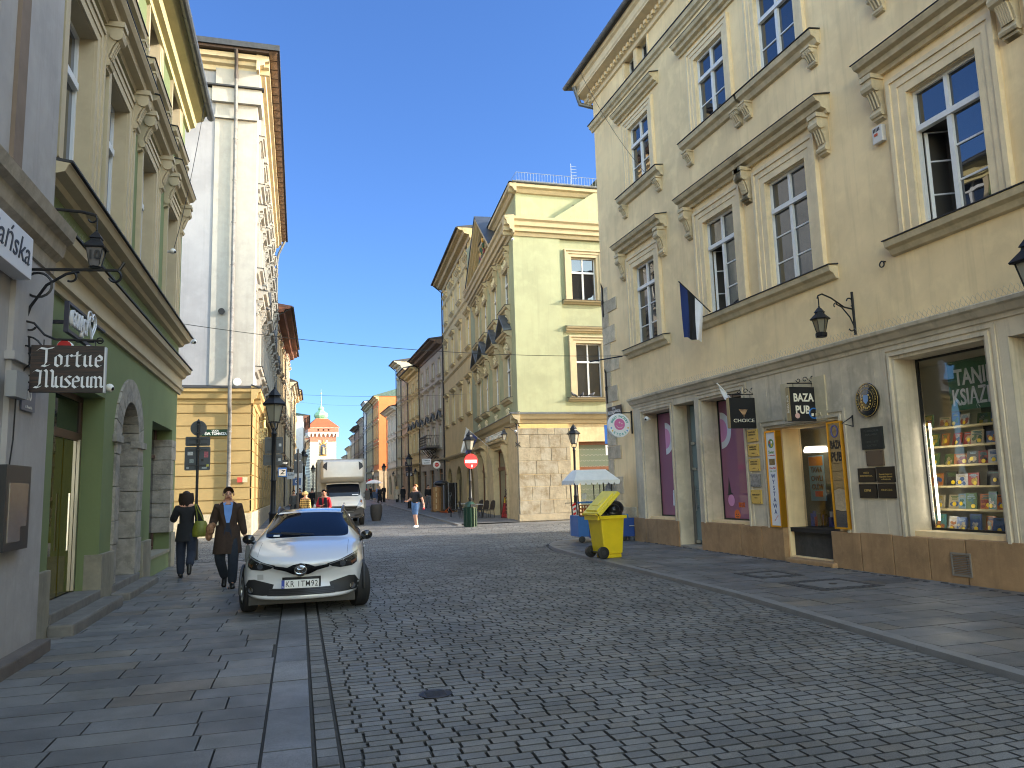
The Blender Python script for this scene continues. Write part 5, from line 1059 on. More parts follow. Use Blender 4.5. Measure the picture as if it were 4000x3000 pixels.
def truck():
    T=thing('delivery_truck','white box truck with a rounded roof deflector and dented bonnet, facing the viewer','truck',(2.06,36.6,gz(37)),0)
    CAB=mat('dirty_white_paint',(.62,.60,.55),.35,var=.08,vscale=2,coat=.4,dirt=.3)
    ST=[(0,.86,.38,.74,.88,.80,.20),(.06,.92,.34,.78,.96,.86,.2),(.3,.95,.34,.85,1.16,.84,.14),(.62,.96,.34,.9,1.30,.84,.08),(.74,.96,.34,.95,1.36,.83,.06),(1.3,.96,.34,1.0,1.98,.78,.05),(1.42,.96,.34,1.0,2.06,.76,.03),(2.3,.96,.34,1.0,2.1,.76,0)]
    V=[];F=[];M=[];n=None
    for y,w,zb,zw,top,rx,pc in ST:
        k=[(0,zb),(w*.9,zb),(w,zb+.1),(w,zw),(w*.98 if y<1 else w*.98,min(top-.06,1.28)),(rx,top-.03),(rx*.6,top),(0,top)]
        r=[(x,y+pc*(x/w)**2.4,z) for x,z in k]; r=r+[(-p[0],p[1],p[2]) for p in r[-2:0:-1]]; n=len(r); V+=r
    for i in range(len(ST)-1):
        for j in range(n):
            jj=j if j<7 else n-1-j
            F.append((i*n+j,(i+1)*n+j,(i+1)*n+(j+1)%n,i*n+(j+1)%n)); M.append(1 if i==4 and jj in(5,6) else 1 if i in(5,6) and jj==4 else 0)
    F+=[tuple(range(n)),tuple(range((len(ST)-1)*n,len(ST)*n))[::-1]]; M+=[0,0]
    me=bpy.data.meshes.new('cab'); me.from_pydata(V,[],F); me.materials.append(CAB); me.materials.append(MATS['car_glass']); me.polygons.foreach_set('material_index',M)
    bm=bmesh.new(); bm.from_mesh(me); bmesh.ops.recalc_face_normals(bm,faces=bm.faces); cl=bm.edges.layers.float.new('crease_edge')
    for e in bm.edges:
        if len(e.link_faces)==2 and e.link_faces[0].material_index!=e.link_faces[1].material_index: e[cl]=.9
    bm.to_mesh(me); bm.free()
    if sum(p.normal.z for p in me.polygons if p.center.z>1.8)<0: me.flip_normals()
    sm=subsurf(me,2); sm.shade_smooth()
    for mi,nm in((0,'cab'),(1,'windscreen')):
        bm=bmesh.new(); bm.from_mesh(sm); bmesh.ops.delete(bm,geom=[f for f in bm.faces if f.material_index!=mi],context='FACES'); r=bpy.data.meshes.new(nm); bm.to_mesh(r); bm.free(); r.materials.clear(); r.materials.append((CAB,MATS['car_glass'])[mi]); r.polygons.foreach_set('material_index',[0]*len(r.polygons)); obj(nm,r,T)
    B=bvh_of([sm])
    patch('bumper',[(-.955,.78),(-.78,.86),(-.55,.62),(.55,.62),(.78,.86),(.955,.78),(.95,.36),(-.95,.36)],B,mat('grey_bumper',(.03,.03,.032),.55),T,.012)
    patch('grille',[(-.62,.93),(.62,.93),(.5,.66),(.4,.60),(-.4,.60),(-.5,.66)],B,MATB,T,.02)
    for i in range(4): patch('grille_bar',[(-.55+.03*i,.90-i*.075),(.55-.03*i,.90-i*.075),(.54-.03*i,.875-i*.075),(-.54+.03*i,.875-i*.075)],B,mat('bar_grey',(.12,.12,.12),.4,.5),T,.03)
    for s in(-1,1):
        h=patch('headlight',[(.5*s,.76),(.62*s,.98),(.78*s,1.24),(.86*s,1.2),(.87*s,1.02),(.72*s,.84)],B,mat('lamp_clear',(.45,.46,.48),.15,.3),T,.015)
        patch('indicator',[(.74*s,1.1),(.79*s,1.2),(.85*s,1.17),(.84*s,1.05)],B,mat('amber_lens',(.25,.09,.03)),h,.022)
        m=MB(); m.box(1.12*s-.12,1.12*s+.12,.72,.8,1.18,1.62); m.tube([(.95*s,.85,1.3),(1.05*s,.78,1.3)],.03,5); m.tube([(.95*s,.85,1.5),(1.05*s,.78,1.5)],.03,5); m.build('mirror',MATB,T,bevel=.03)
        for y in(.95,5.2): wheel(T,.86*s,y,.34,.22,s,rimc=mat('steel_rim',(.2,.2,.2),.5,.6))
        patch('vent',[(.45*s,.5),(.75*s,.56),(.78*s,.48),(.5*s,.43)],B,mat('vent_black',(.006,.006,.006),.8),T,.02)
    patch('number_plate',[(-.26,.56),(.26,.56),(.26,.45),(-.26,.45)],B,mat('plate_white',(.7,.7,.7),.4),T,.03,.01)
    emblem(T,(-.02,-.0,1.0),.075,1); bpy.data.objects[T.children[-1].name].location.y=.13
    # box and roof deflector
    m=MB(); m.box(-1.17,1.17,2.35,7.0,.72,3.18); m.build('box_body',mat('grey_box_tarp',(.42,.41,.38),.6,var=.12,vscale=2,streak=.2),T,bevel=.03)
    m=MB(); 
    for x in(-1.18,1.15): m.box(x,x+.03,2.3,2.42,.7,3.2)
    m.box(-1.18,1.18,2.3,2.42,3.16,3.21); m.build('box_edge',mat('alu_edge',(.3,.3,.3),.5,.6),T)
    m=MB(); P=[(1.05,2.22),(.98,2.3),(1.02,2.7),(1.12,3.02),(1.3,3.12),(2.34,3.12),(2.34,2.06),(1.5,2.06)]
    secs=[(-1.03,.3),(-.92,.06),(-.5,0),(0,-.02),(.5,0),(.92,.06),(1.03,.3)]; V=[];k=len(P)
    for x,o in secs: V+=[(x,min(2.34,y+o) if y<2.3 else y,z-(.08 if abs(x)>1.0 and z>3 else 0)) for y,z in P]
    F=[(i*k+j,(i+1)*k+j,(i+1)*k+(j+1)%k,i*k+(j+1)%k) for i in range(6) for j in range(k)]+[tuple(range(k)),tuple(range(6*k,7*k))[::-1]]
    m.add(V,F); d=m.build('roof_deflector',CAB,T,smooth=True,ang=35)
    Bd=bvh_of([d.data])
    for s in(-1,1): patch('deflector_flash',[(.74*s,3.04),(.76*s,2.62),(.96*s,2.78),(.9*s,2.93)],Bd,MATB,T,.015,cuts=4)
    m=MB(); m.box(-.9,.9,2.4,7,.45,.72); m.build('chassis',MATB,T); m=MB(); m.obox((.2,.52,1.385),(.5,.02,.02),(0,0,0)); m.build('wiper',MATB,T)
    MB().obox((.55,.78,1.44),(.3,.01,.05),(-.6,0,0)).build('dash_paper',mat('plate_white',(.7,.7,.7)),T)
truck()
# ---------------- people: one continuous skinned body each, clothes and hair as its pieces
def skinned(name,nodes,edges,mt,sub=2,flat=None,parent=None,root=0):
    me=bpy.data.meshes.new(name); me.from_pydata([n[0] for n in nodes],edges,[]); o=bpy.data.objects.new('tmp',me); COL.objects.link(o)
    m=o.modifiers.new('k','SKIN'); m.use_smooth_shade=True
    for i,n in enumerate(nodes):
        sv=me.skin_vertices[0].data[i]; sv.radius=(n[1],n[1]); sv.use_root=(i==root)
    if sub: q=o.modifiers.new('s','SUBSURF'); q.levels=q.render_levels=sub
    dg=bpy.context.evaluated_depsgraph_get(); r=bpy.data.meshes.new_from_object(o.evaluated_get(dg)); bpy.data.objects.remove(o)
    if flat:
        for v in r.vertices: flat(v)
    r.materials.clear(); r.materials.append(mt); r.shade_smooth(); r.name=name
    return obj(name,r,parent) if parent else r
SKIN=mat('skin',lin(196,146,120),.55,var=.08,vscale=20); SKIN2=mat('skin_tan',lin(178,122,96),.55,var=.08,vscale=20)
def cloth(n,c,var=.25): return mat('cloth_'+n,c,.9,var=var,vscale=9,bump=.12,bscale=80)
def person(label,loc,rotz,J=None,H=1.75,skin=None,hair=None,hairlen=0,top=None,toplen=.88,sleeves=1.,trousers=None,short=False,shoes=None,skirt=None,female=False,group=None,face=True,simple=False,collar=None,z=None,headturn=0.,name='person'):
    k=H/1.75
    P=dict(pel=(0,0,.95),waist=(0,0,1.1),chest=(0,.01,1.3),nb=(0,.02,1.45),neck=(0,.01,1.52),head=(0,-.005,1.64),
      hl=(.09,0,.92),hr=(-.09,0,.92),kl=(.1,-.02,.5),kr=(-.1,-.02,.5),al=(.1,.02,.085),ar=(-.1,.02,.085),tl=(.12,-.15,.035),tr=(-.12,-.15,.035),
      sl=(.165,.02,1.41),sr=(-.165,.02,1.41),el=(.215,.03,1.14),er=(-.215,.03,1.14),wl=(.22,-.04,.9),wr=(-.22,-.04,.9),gl=(.22,-.06,.82),gr=(-.22,-.06,.82))
    if J: P.update(J)
    P={a:Vector(b)*k for a,b in P.items()}; skin=skin or SKIN
    T=thing(name,label,'person',(loc[0],loc[1],gz(loc[1]) if z is None else z),rotz,group)
    fw=.92 if female else 1.06
    R_=dict(pel=.14,waist=.13*fw,chest=.15*fw,nb=.095,neck=.052,head=.098,hl=.092,hr=.092,kl=.06,kr=.06,al=.043,ar=.043,tl=.036,tr=.036,sl=.072*fw,sr=.072*fw,el=.05,er=.05,wl=.03,wr=.03,gl=.032,gr=.032)
    order=list(R_); nodes=[(P[a],R_[a]*k) for a in order]; ix={a:i for i,a in enumerate(order)}
    E=[('pel','waist'),('waist','chest'),('chest','nb'),('nb','neck'),('neck','head'),('pel','hl'),('pel','hr'),('hl','kl'),('hr','kr'),('kl','al'),('kr','ar'),('al','tl'),('ar','tr'),('nb','sl'),('nb','sr'),('sl','el'),('sr','er'),('el','wl'),('er','wr'),('wl','gl'),('wr','gr')]
    ed=[(ix[a],ix[b]) for a,b in E]
    up=P['head']-P['neck']; crown=P['head']+up.normalized()*.075*k; nodes.append((crown,.088*k)); ed.append((ix['head'],len(nodes)-1))
    fd=Matrix.Rotation(headturn,3,'Z')@Vector((0,-1,0)); chin=P['head']+fd*.035*k-Vector((0,0,.075*k)); nodes.append((chin,.055*k)); ed.append((ix['head'],len(nodes)-1))
    if not simple:
        for s in 'lr':
            w,g=P['w'+s],P['g'+s]; d=(g-w).normalized(); sd_=d.cross(Vector((0,1,0))); sd_=sd_.normalized() if sd_.length>.1 else Vector((1,0,0)); cr=d.cross(sd_).normalized(); sg=1 if s=='l' else -1
            for f,(o,L) in enumerate(((-.024,.07),(-.008,.08),(.008,.075),(.023,.06))):
                a=g+cr*o*k+d*.02*k; b=a+d*L*.55*k; c=b+(d*.6-sd_*sg*.5).normalized()*L*.5*k
                i=len(nodes); nodes+=[(a,.0095*k),(b,.0088*k),(c,.0075*k)]; ed+=[(ix['g'+s],i),(i,i+1),(i+1,i+2)]
            t=w+d*.035*k+cr*-.03*k; i=len(nodes); nodes+=[(t,.011*k),(t+(d-cr*.5).normalized()*.045*k,.009*k)]; ed+=[(ix['g'+s],i),(i,i+1)]
    tz0,tz1=P['pel'].z-.05*k,P['nb'].z+.0
    def flat(v):
        if tz0<v.co.z<tz1+.02*k and abs(v.co.x-P['pel'].x)<.22*k: yc=P['pel'].y+(P['nb'].y-P['pel'].y)*(v.co.z-P['pel'].z)/max(.1,(P['nb'].z-P['pel'].z)); v.co.y=yc+(v.co.y-yc)*.76
        d=v.co-P['head']
        if d.length<.19*k and v.co.z>P['neck'].z+.03*k: 
            v.co.x=P['head'].x+d.x*.86
    upright=abs(P['nb'].y-P['pel'].y)<.25*k
    body=skinned('body',nodes,ed,skin,2,flat if upright else None,T)
    hd=P['head']; rt_=Vector((-fd.y,fd.x,0))
    if face:
        m=MB(); m.sphere(hd+fd*.105*k-Vector((0,0,.008*k)),.017*k,6,5,1,1,1.6); m.build('nose',skin,body,smooth=True)
        for s in(-1,1):
            m=MB().sphere(hd+fd*.092*k+rt_*.033*k*s+Vector((0,0,.02*k)),.009*k,6,5,1.3,1,.6); m.build('eye',mat('eye_dark',(.02,.015,.012),.3),body)
            m=MB().sphere(hd+rt_*.088*k*s+fd*-.005,.026*k,6,5,.5,.8,1.3); m.build('ear',skin,body,smooth=True)
        m=MB().sphere(hd+fd*.094*k-Vector((0,0,.05*k)),.013*k,6,4,2,.8,.5); m.build('mouth',mat('lips',lin(150,84,76),.5),body)
    if hair:
        m=MB(); c=hd+Vector((0,0,.03*k))-fd*.012*k; n=14; rows=8; V=[];F=[]
        for i in range(rows+1):
            t=i/rows*(1.65 if not hairlen else 1.85)
            for j in range(n):
                a=2*PI*j/n; dirv=Vector((cos(a),sin(a),0)); front=dirv.dot(fd); tt=min(t,.55) if front>.5 else min(t,.9) if front>.15 else min(t,1.45) if front>-.3 and not hairlen else t
                V.append(c+dirv*sin(tt)*.107*k*(.87 if abs(dirv.dot(rt_))>.6 else 1.03)+Vector((0,0,cos(tt)*.112*k)))
        F=[(i*n+j,i*n+(j+1)%n,(i+1)*n+(j+1)%n,(i+1)*n+j) for i in range(rows) for j in range(n)]
        m.add(V,F)
        if hairlen:
            rr=random.Random(5)
            for j in range(26):
                a=PI*(.02+.96*j/25); b=c+rt_*cos(a)*.11*k-fd*sin(a)*.11*k; e=rr.uniform(.85,1.1)
                m.tube([b+Vector((0,0,.06*k)),b*1+(rt_*cos(a)-fd*sin(a))*.012*k-Vector((0,0,hairlen*.4*k)),b+rt_*rr.uniform(-.02,.02)-Vector((0,0,hairlen*e*k))-(rt_*cos(a)-fd*sin(a))*.01],[.03*k,.036*k,.012*k],5)
        m.build('hair',hair,T,smooth=True)
    def part(nm,names,edges,scale,mt,add=.014,ends=None,fl=True):
        nn=[(P[a] if not ends or a not in ends else ends[a],(R_[a]*scale+add)*k) for a in names]; id_={a:i for i,a in enumerate(names)}
        return skinned(nm,nn,[(id_[a],id_[b]) for a,b in edges],mt,2,flat if fl and upright else None,T)
    if trousers:
        hem=.0 if not short else None
        ends={'a'+q:P['a'+q]+(P['a'+q]-P['k'+q]).normalized()*.035*k for q in 'lr'}
        if short: ends={'al':P['kl']+(P['hl']-P['kl']).normalized()*.0*k,'ar':P['kr']}
        if short: part('shorts',['pel','waist','hl','hr','al','ar'],[('pel','waist'),('pel','hl'),('pel','hr'),('hl','al'),('hr','ar')],1.0,trousers,.03,ends)
        else: part('trousers',['pel','waist','hl','hr','kl','kr','al','ar'],[('pel','waist'),('pel','hl'),('pel','hr'),('hl','kl'),('hr','kr'),('kl','al'),('kr','ar')],1.1,trousers,.032,ends)
    if shoes:
        for s in 'lr':
            a,t=P['a'+s],P['t'+s]; d=(t-a); d=d/max(.01,d.length); u_=Vector((0,0,1)) if abs(d.z)<.8 else Vector((0,1,0))
            skinned('shoe',[(a-d*.06*k+Vector((0,0,-.028*k)),.052*k),(a+(t-a)*.5-Vector((0,0,.012*k)),.052*k),(t+d*.05*k,.044*k)],[(0,1),(1,2)],shoes,2,None,T)
    if top:
        en=['pel','waist','chest','nb','sl','sr','el','er','wl','wr']; ee=[('pel','waist'),('waist','chest'),('chest','nb'),('nb','sl'),('nb','sr'),('sl','el'),('sr','er'),('el','wl'),('er','wr')]; ends={}
        if sleeves<1: ends={'wl':P['sl']+(P['el']-P['sl'])*.0+ (P['el']-P['sl'])*.85,'wr':P['sr']+(P['er']-P['sr'])*.85}; en=['pel','waist','chest','nb','sl','sr','wl','wr']; ee=[e for e in ee[:5]]+[('sl','wl'),('sr','wr')]; 
        if sleeves<1:
            nn=[(ends.get(a,P[a]),({'wl':.048,'wr':.048}.get(a,R_[a])+.022)*k) for a in en]; id_={a:i for i,a in enumerate(en)}; skinned('top',nn,[(id_[a],id_[b]) for a,b in ee],top,2,flat,T)
        else: part('top',en,ee,1.05,top,.024)
        if skirt or toplen<.85:
            L=skirt or toplen; m=MB(); pr=[]; c=P['waist']
            for i in range(7):
                t=i/6; z_=c.z-(c.z-L*k)*t; pr.append(((.185+.05*t)*k*fw,z_))
            m.lathe(pr,18,(P['pel'].x,P['pel'].y,0),0,1.0,.72,caps=False)
            for i,v in enumerate(m.v): 
                t=i//18/6; a=i%18; m.v[i]=(v[0]*(1+.03*sin(a*2.1)*t),v[1]*(1+.05*sin(a*1.7)*t),v[2])
            m.build('coat_skirt',top,T,smooth=True)
    return T,P,k,body
BK=cloth('black',(.012,.013,.016)); NV=cloth('navy',(.016,.022,.04)); DKH=mat('hair_dark',(.022,.011,.008),.6,var=.4,vscale=30); BLH=mat('hair_blonde',lin(206,172,112),.6,var=.3,vscale=30); BRH=mat('hair_brown',(.06,.035,.02),.6,var=.3,vscale=30); GIH=mat('hair_ginger',lin(176,120,72),.6,var=.3,vscale=30)
BSH=mat('black_shoe',(.012,.012,.013),.35); WSH=mat('white_shoe',(.7,.7,.7),.5)
# woman walking away
J=dict(kl=(.1,-.06,.5),al=(.09,.0,.085),tl=(.09,-.15,.035),kr=(-.12,.06,.5),ar=(-.1,.34,.28),tr=(-.1,.36,.13),er=(-.27,-.02,1.17),wr=(-.25,-.06,.95),gr=(-.24,-.08,.88),el=(.27,-.06,1.16),wl=(.22,-.24,1.24),gl=(.16,-.27,1.3),head=(.02,-.02,1.63))
T,P,k,b=person('woman in a black jacket and wide trousers walking away with an olive shoulder bag',(-2.17,16.74),PI+.05,J,1.70,hair=DKH,hairlen=.2,top=BK,skirt=.74,trousers=NV,shoes=BSH,female=True,headturn=.25)
m=MB(); V=[]
c=Vector((-.27,.10,0))
for z,rx,ry in((.80,.15,.07),(.84,.165,.085),(.95,.15,.085),(1.06,.12,.06),(1.11,.10,.03)):
    V.append((z,rx,ry))
m.add([(c.x+rx*cos(2*PI*j/14),c.y+ry*sin(2*PI*j/14),z) for z,rx,ry in V for j in range(14)],[(i*14+j,i*14+(j+1)%14,(i+1)*14+(j+1)%14,(i+1)*14+j) for i in range(4) for j in range(14)]+[tuple(range(14)),tuple(range(56,70))])
m.tube([(c.x-.06,c.y,1.1),(c.x+.03,c.y+.04,1.3),(c.x+.1,c.y-.03,1.45),(c.x+.1,c.y-.12,1.44)],.012,5); m.tube([(c.x+.06,c.y,1.1),(c.x+.08,c.y+.04,1.3),(c.x+.12,c.y-.03,1.45)],.012,5)
o=m.build('shoulder_bag',mat('olive_leather',lin(112,116,30),.5,var=.3,vscale=8,bump=.2,bscale=25),None,smooth=True); o.matrix_world=Matrix.Translation((-2.17,16.74,0))@Matrix.Rotation(PI+.05,4,'Z'); tag(o,'olive green leather bag hanging from the shoulder of the woman in black','bag')
# man in the brown coat
J=dict(kl=(.1,-.1,.5),al=(.09,-.04,.085),tl=(.1,-.21,.035),kr=(-.13,-.02,.52),ar=(-.04,.26,.17),tr=(-.05,.18,.04),er=(-.25,.05,1.15),wr=(-.26,-.19,1.06),gr=(-.27,-.26,1.05),el=(.235,.05,1.14),wl=(.29,.02,.9),gl=(.32,.0,.83))
COAT=cloth('brown_wool',(.045,.026,.017)); 
T,P,k,b=person('man in glasses and a long brown overcoat over a blue shirt walking towards the viewer',(-1.2,14.5),.07,J,1.73,hair=BRH,top=COAT,skirt=.60,trousers=cloth('dark_slate',(.02,.026,.038)),shoes=BSH)
m=MB(); m.plate([(-.075,1.46),(.075,1.46),(.06,1.3),(.02,1.12),(-.02,1.12),(-.06,1.3)],(0,-.138,0),(1,0,0),(0,0,1),.02); 
sh=m.build('shirt',cloth('blue_shirt',lin(110,150,215),.1),T); sh.scale=(1,1,.985)
m=MB(); m.plate([(-.05,1.13),(.05,1.13),(.075,.75),(-.075,.75)],(0,-.145,0),(1,0,0),(0,0,1),.02); m.build('waistcoat',NV,T)
for s in(-1,1): MB().plate([(s*.03,1.49),(s*.095,1.47),(s*.06,1.41)][::s],(0,-.125,0),(1,0,0),(0,0,1),.015).build('shirt_collar',MATS['cloth_blue_shirt'],T)
m=MB()
for s in(-1,1): m.plate([(s*.085,1.5),(s*.14,1.46),(s*.13,1.3),(s*.04,1.0),(s*.03,1.1),(s*.07,1.3)][::s],(0,-.148,0),(1,0,0),(0,0,1),.012)
m.build('lapel',COAT,T)
m=MB(); hz=P['head'].z+.02
for s in(-1,1): m.tube([(s*.038+.03*cos(a),-.108,hz+.018*sin(a)) for a in[2*PI*i/10 for i in range(11)]],.0035,4,False); m.tube([(s*.066,-.105,hz),(s*.088,0,hz)],.003,4)
m.build('glasses',BLK,T)
M2=Matrix.Translation((-1.2,14.5,0))@Matrix.Rotation(.07,4,'Z')
m=MB(); m.frustum([(.29,-.16,.44),(.39,-.16,.44),(.39,.2,.44),(.29,.2,.44)],[(.31,-.12,.72),(.37,-.12,.72),(.37,.16,.72),(.31,.16,.72)]); m.tube([(.34,-.06,.72),(.34,-.03,.82),(.34,.05,.82),(.34,.1,.72)],.01,5)
o=m.build('handbag',mat('black_leather',(.01,.01,.012),.35),bevel=.02); o.matrix_world=M2; tag(o,'black leather briefcase carried in the hand of the man in the brown coat','bag')
m=MB(); m.sphere((-.28,-.3,1.03),.09,8,6,.8,.9,1.2); m.sphere((-.3,-.29,.93),.08,7,5,.8,.8,1.2); m.sphere((-.24,-.29,1.1),.05,6,5)
o=m.build('paper_bag',mat('brown_paper',lin(142,102,72),.8,var=.4,vscale=14,bump=.5,bscale=30)); o.matrix_world=M2; tag(o,'crumpled brown paper bag held by the man in the brown coat','bag')
# two women behind the car
PLAID=cloth('plaid_ochre',lin(156,124,76),.5)
def plaid():
    m=PLAID; n=m.node_tree.nodes; l=m.node_tree.links; b=n['Principled BSDF']; tc=n.new('ShaderNodeTexCoord'); mx=None
    w=[]
    for ax in('X','Z'):
        t=n.new('ShaderNodeTexWave'); t.bands_direction=ax; t.inputs['Scale'].default_value=3.6; l.new(tc.outputs['Object'],t.inputs[0]); w.append(t.outputs[0])
    a=n.new('ShaderNodeMath'); a.operation='ADD'; l.new(w[0],a.inputs[0]); l.new(w[1],a.inputs[1]); r=n.new('ShaderNodeMapRange'); r.inputs[1].default_value=.7; r.inputs[2].default_value=1.4; l.new(a.outputs[0],r.inputs[0])
    mx=n.new('ShaderNodeMix'); mx.data_type='RGBA'; l.new(r.outputs[0],mx.inputs[0]); mx.inputs[6].default_value=(*lin(196,160,96),1); mx.inputs[7].default_value=(*lin(74,56,34),1); l.new(mx.outputs[2],b.inputs[0])
plaid()
person('blonde woman in an ochre plaid jacket standing with her back turned behind the parked car',(.28,33),PI-.6,dict(wl=(.2,-.2,1.0),gl=(.14,-.26,1.02)),1.66,hair=BLH,hairlen=.06,top=PLAID,skirt=.78,trousers=BK,shoes=BSH,female=True,headturn=-.2)
RED=cloth('red_knit',lin(176,24,40))
T,P,k,b=person('woman in a red jumper and black padded vest holding her hands together beside the truck',(.93,30),-.35,dict(er=(-.26,-.02,1.14),wr=(-.08,-.24,1.13),gr=(-.0,-.25,1.16),el=(.25,.0,1.12),wl=(.16,-.16,.93),gl=(.08,-.2,.92)),1.70,hair=DKH,hairlen=0,top=RED,skirt=.84,trousers=NV,shoes=BSH,female=True,headturn=.5,skin=SKIN2)
m=MB()
for s in(-1,1): m.plate([(s*.05,1.42),(s*.15,1.42),(s*.17,1.1),(s*.18,.84),(s*.03,.84),(s*.02,1.15)][::s],(0,-.14,0),(1,0,0),(0,0,1),.03); m.plate([(s*.0,1.42),(s*.15,1.42),(s*.18,.84),(s*.0,.84)][::-s],(0,.15,0),(1,0,0),(0,0,1),-.03)
m.build('vest',BK,T)
# walker
T,P,k,b=person('bearded man in a dark tee shirt and denim shorts crossing the street in white shoes',(4.84,32.94),-PI/2+.75,dict(kl=(.1,-.12,.5),al=(.1,-.02,.085),tl=(.1,-.18,.03),kr=(-.1,.04,.5),ar=(-.1,.16,.1),tr=(-.1,.02,.035),er=(-.26,.0,1.16),wr=(-.26,-.24,1.07),gr=(-.24,-.32,1.08),el=(.3,.08,1.15),wl=(.36,.1,.92),gl=(.37,.08,.83)),1.82,hair=GIH,top=cloth('charcoal_tee',(.02,.021,.026)),sleeves=.5,trousers=cloth('denim',lin(92,124,168),.3),short=True,shoes=WSH,headturn=-.3,skin=mat('skin_fair',lin(214,160,136),.55))
m=MB().sphere(P['head']+Vector((-.03,-.06,-.085)),.06,8,6,1,1,1); m.build('beard',GIH,T,smooth=True)
m=MB(); m.sphere(P['gl']+Vector((.0,-.02,-.06)),.05,8,6); o=m.build('drink_can',mat('red_can',lin(190,40,50),.35),smooth=True); o.matrix_world=Matrix.Translation((4.84,32.94,0))@Matrix.Rotation(-PI/2+.75,4,'Z'); tag(o,'small red cup in the lowered hand of the man in denim shorts','cup')
# man by the boxes, seated man, passers-by
person('dark haired man in black leaning by the stack of cardboard boxes',(8.85,50.2),-.5,dict(wl=(.12,-.2,1.2),gl=(.08,-.24,1.24),wr=(-.1,-.2,1.1),gr=(-.05,-.22,1.12)),1.78,hair=DKH,top=BK,trousers=BK,shoes=BSH)
J=dict(pel=(0,0,.48),waist=(0,.02,.62),chest=(0,-.02,.82),nb=(0,-.06,.97),neck=(0,-.09,1.04),head=(0,-.12,1.155),hl=(.1,0,.46),hr=(-.1,0,.46),kl=(.14,-.42,.5),kr=(-.14,-.42,.5),al=(.14,-.44,.085),ar=(-.14,-.44,.085),tl=(.15,-.6,.035),tr=(-.15,-.6,.035),sl=(.18,-.05,.94),sr=(-.18,-.05,.94),el=(.25,-.12,.7),er=(-.25,-.12,.7),wl=(.14,-.32,.6),wr=(-.14,-.32,.6),gl=(.1,-.38,.58),gr=(-.1,-.38,.58))
T,P,k,b=person('bald man in a dark blue hooded jacket sitting on a crate behind the pretzel cart',(8.5,19.95),-PI/2-1.0,J,1.74,top=NV,trousers=BK,shoes=BSH,headturn=0,z=.05)
m=MB(); m.lathe([(.13,.84),(.15,.92),(.12,1.0),(.09,1.02)],12,(0,-.05,0)); m.build('hood',cloth('grey_hood',(.12,.12,.13)),T,smooth=True)
m=MB(); m.box(-.2,.2,-.2,.2,0,.4); o=m.build('stool_crate',mat('crate_wood',(.10,.07,.04),.8,var=.3),None,(8.5,19.95,.05),(0,0,-PI/2-1)); tag(o,'low wooden crate under the seated bald man','crate')
WK=dict(kl=(.1,-.16,.52),al=(.1,-.16,.085),tl=(.1,-.3,.04),kr=(-.1,.02,.5),ar=(-.1,.22,.12),tr=(-.1,.1,.03)); GP='passers-by far along the street'
def by(label,x,y,rz,**kw): return person(label,(x,y),rz,WK,face=False,simple=True,group=GP,**kw)
by('man in black with a backpack walking away along the far right pavement',10.3,97,PI,H=1.78,hair=DKH,top=BK,trousers=BK,shoes=BSH)
by('person in a pale blue jacket walking beside the man with the backpack',9.6,97.5,PI,H=1.7,hair=BLH,top=cloth('pale_blue',lin(130,150,200)),trousers=cloth('jeans',lin(80,100,140)),shoes=WSH)
by('woman with long fair hair in a long beige coat by the shop signs',9.75,79,PI-.3,H=1.68,hair=BLH,hairlen=.25,top=cloth('beige_coat',lin(196,184,166)),skirt=.4,trousers=BK,shoes=BSH,female=True)
by('person in black beside the woman in the beige coat',9.95,76,PI,H=1.72,hair=DKH,top=BK,skirt=.6,trousers=NV,shoes=BSH)
by('man in a dark jacket near the second street lamp on the right',9.35,57,0.2,H=1.76,hair=DKH,top=BK,trousers=cloth('grey_trousers',(.16,.16,.17)),shoes=BSH)
by('person in a long black coat standing by the far lamp post on the right',8.15,80.7,.5,H=1.7,hair=BRH,top=BK,skirt=.25,trousers=BK,shoes=BSH)
by('woman in a long grey coat walking close to the left house fronts',-.28,47,0.1,H=1.68,hair=DKH,top=cloth('grey_coat',(.12,.115,.11)),skirt=.4,trousers=BK,shoes=BSH,female=True)
by('man in a dark blue jacket behind the round traffic sign',.08,52,0,H=1.78,hair=DKH,top=NV,trousers=BK,shoes=BSH)
by('person in black between the lamp posts left of the truck',.95,58,PI,H=1.75,hair=DKH,top=BK,trousers=BK,shoes=BSH)
by('person in a red top near the second crossing behind the truck mirror',8.6,104,0,H=1.72,hair=DKH,top=RED,trousers=BK,shoes=BSH)
by('person in dark clothes crossing behind the truck mirror',9.1,102,.6,H=1.75,hair=DKH,top=BK,trousers=BK,shoes=BSH)
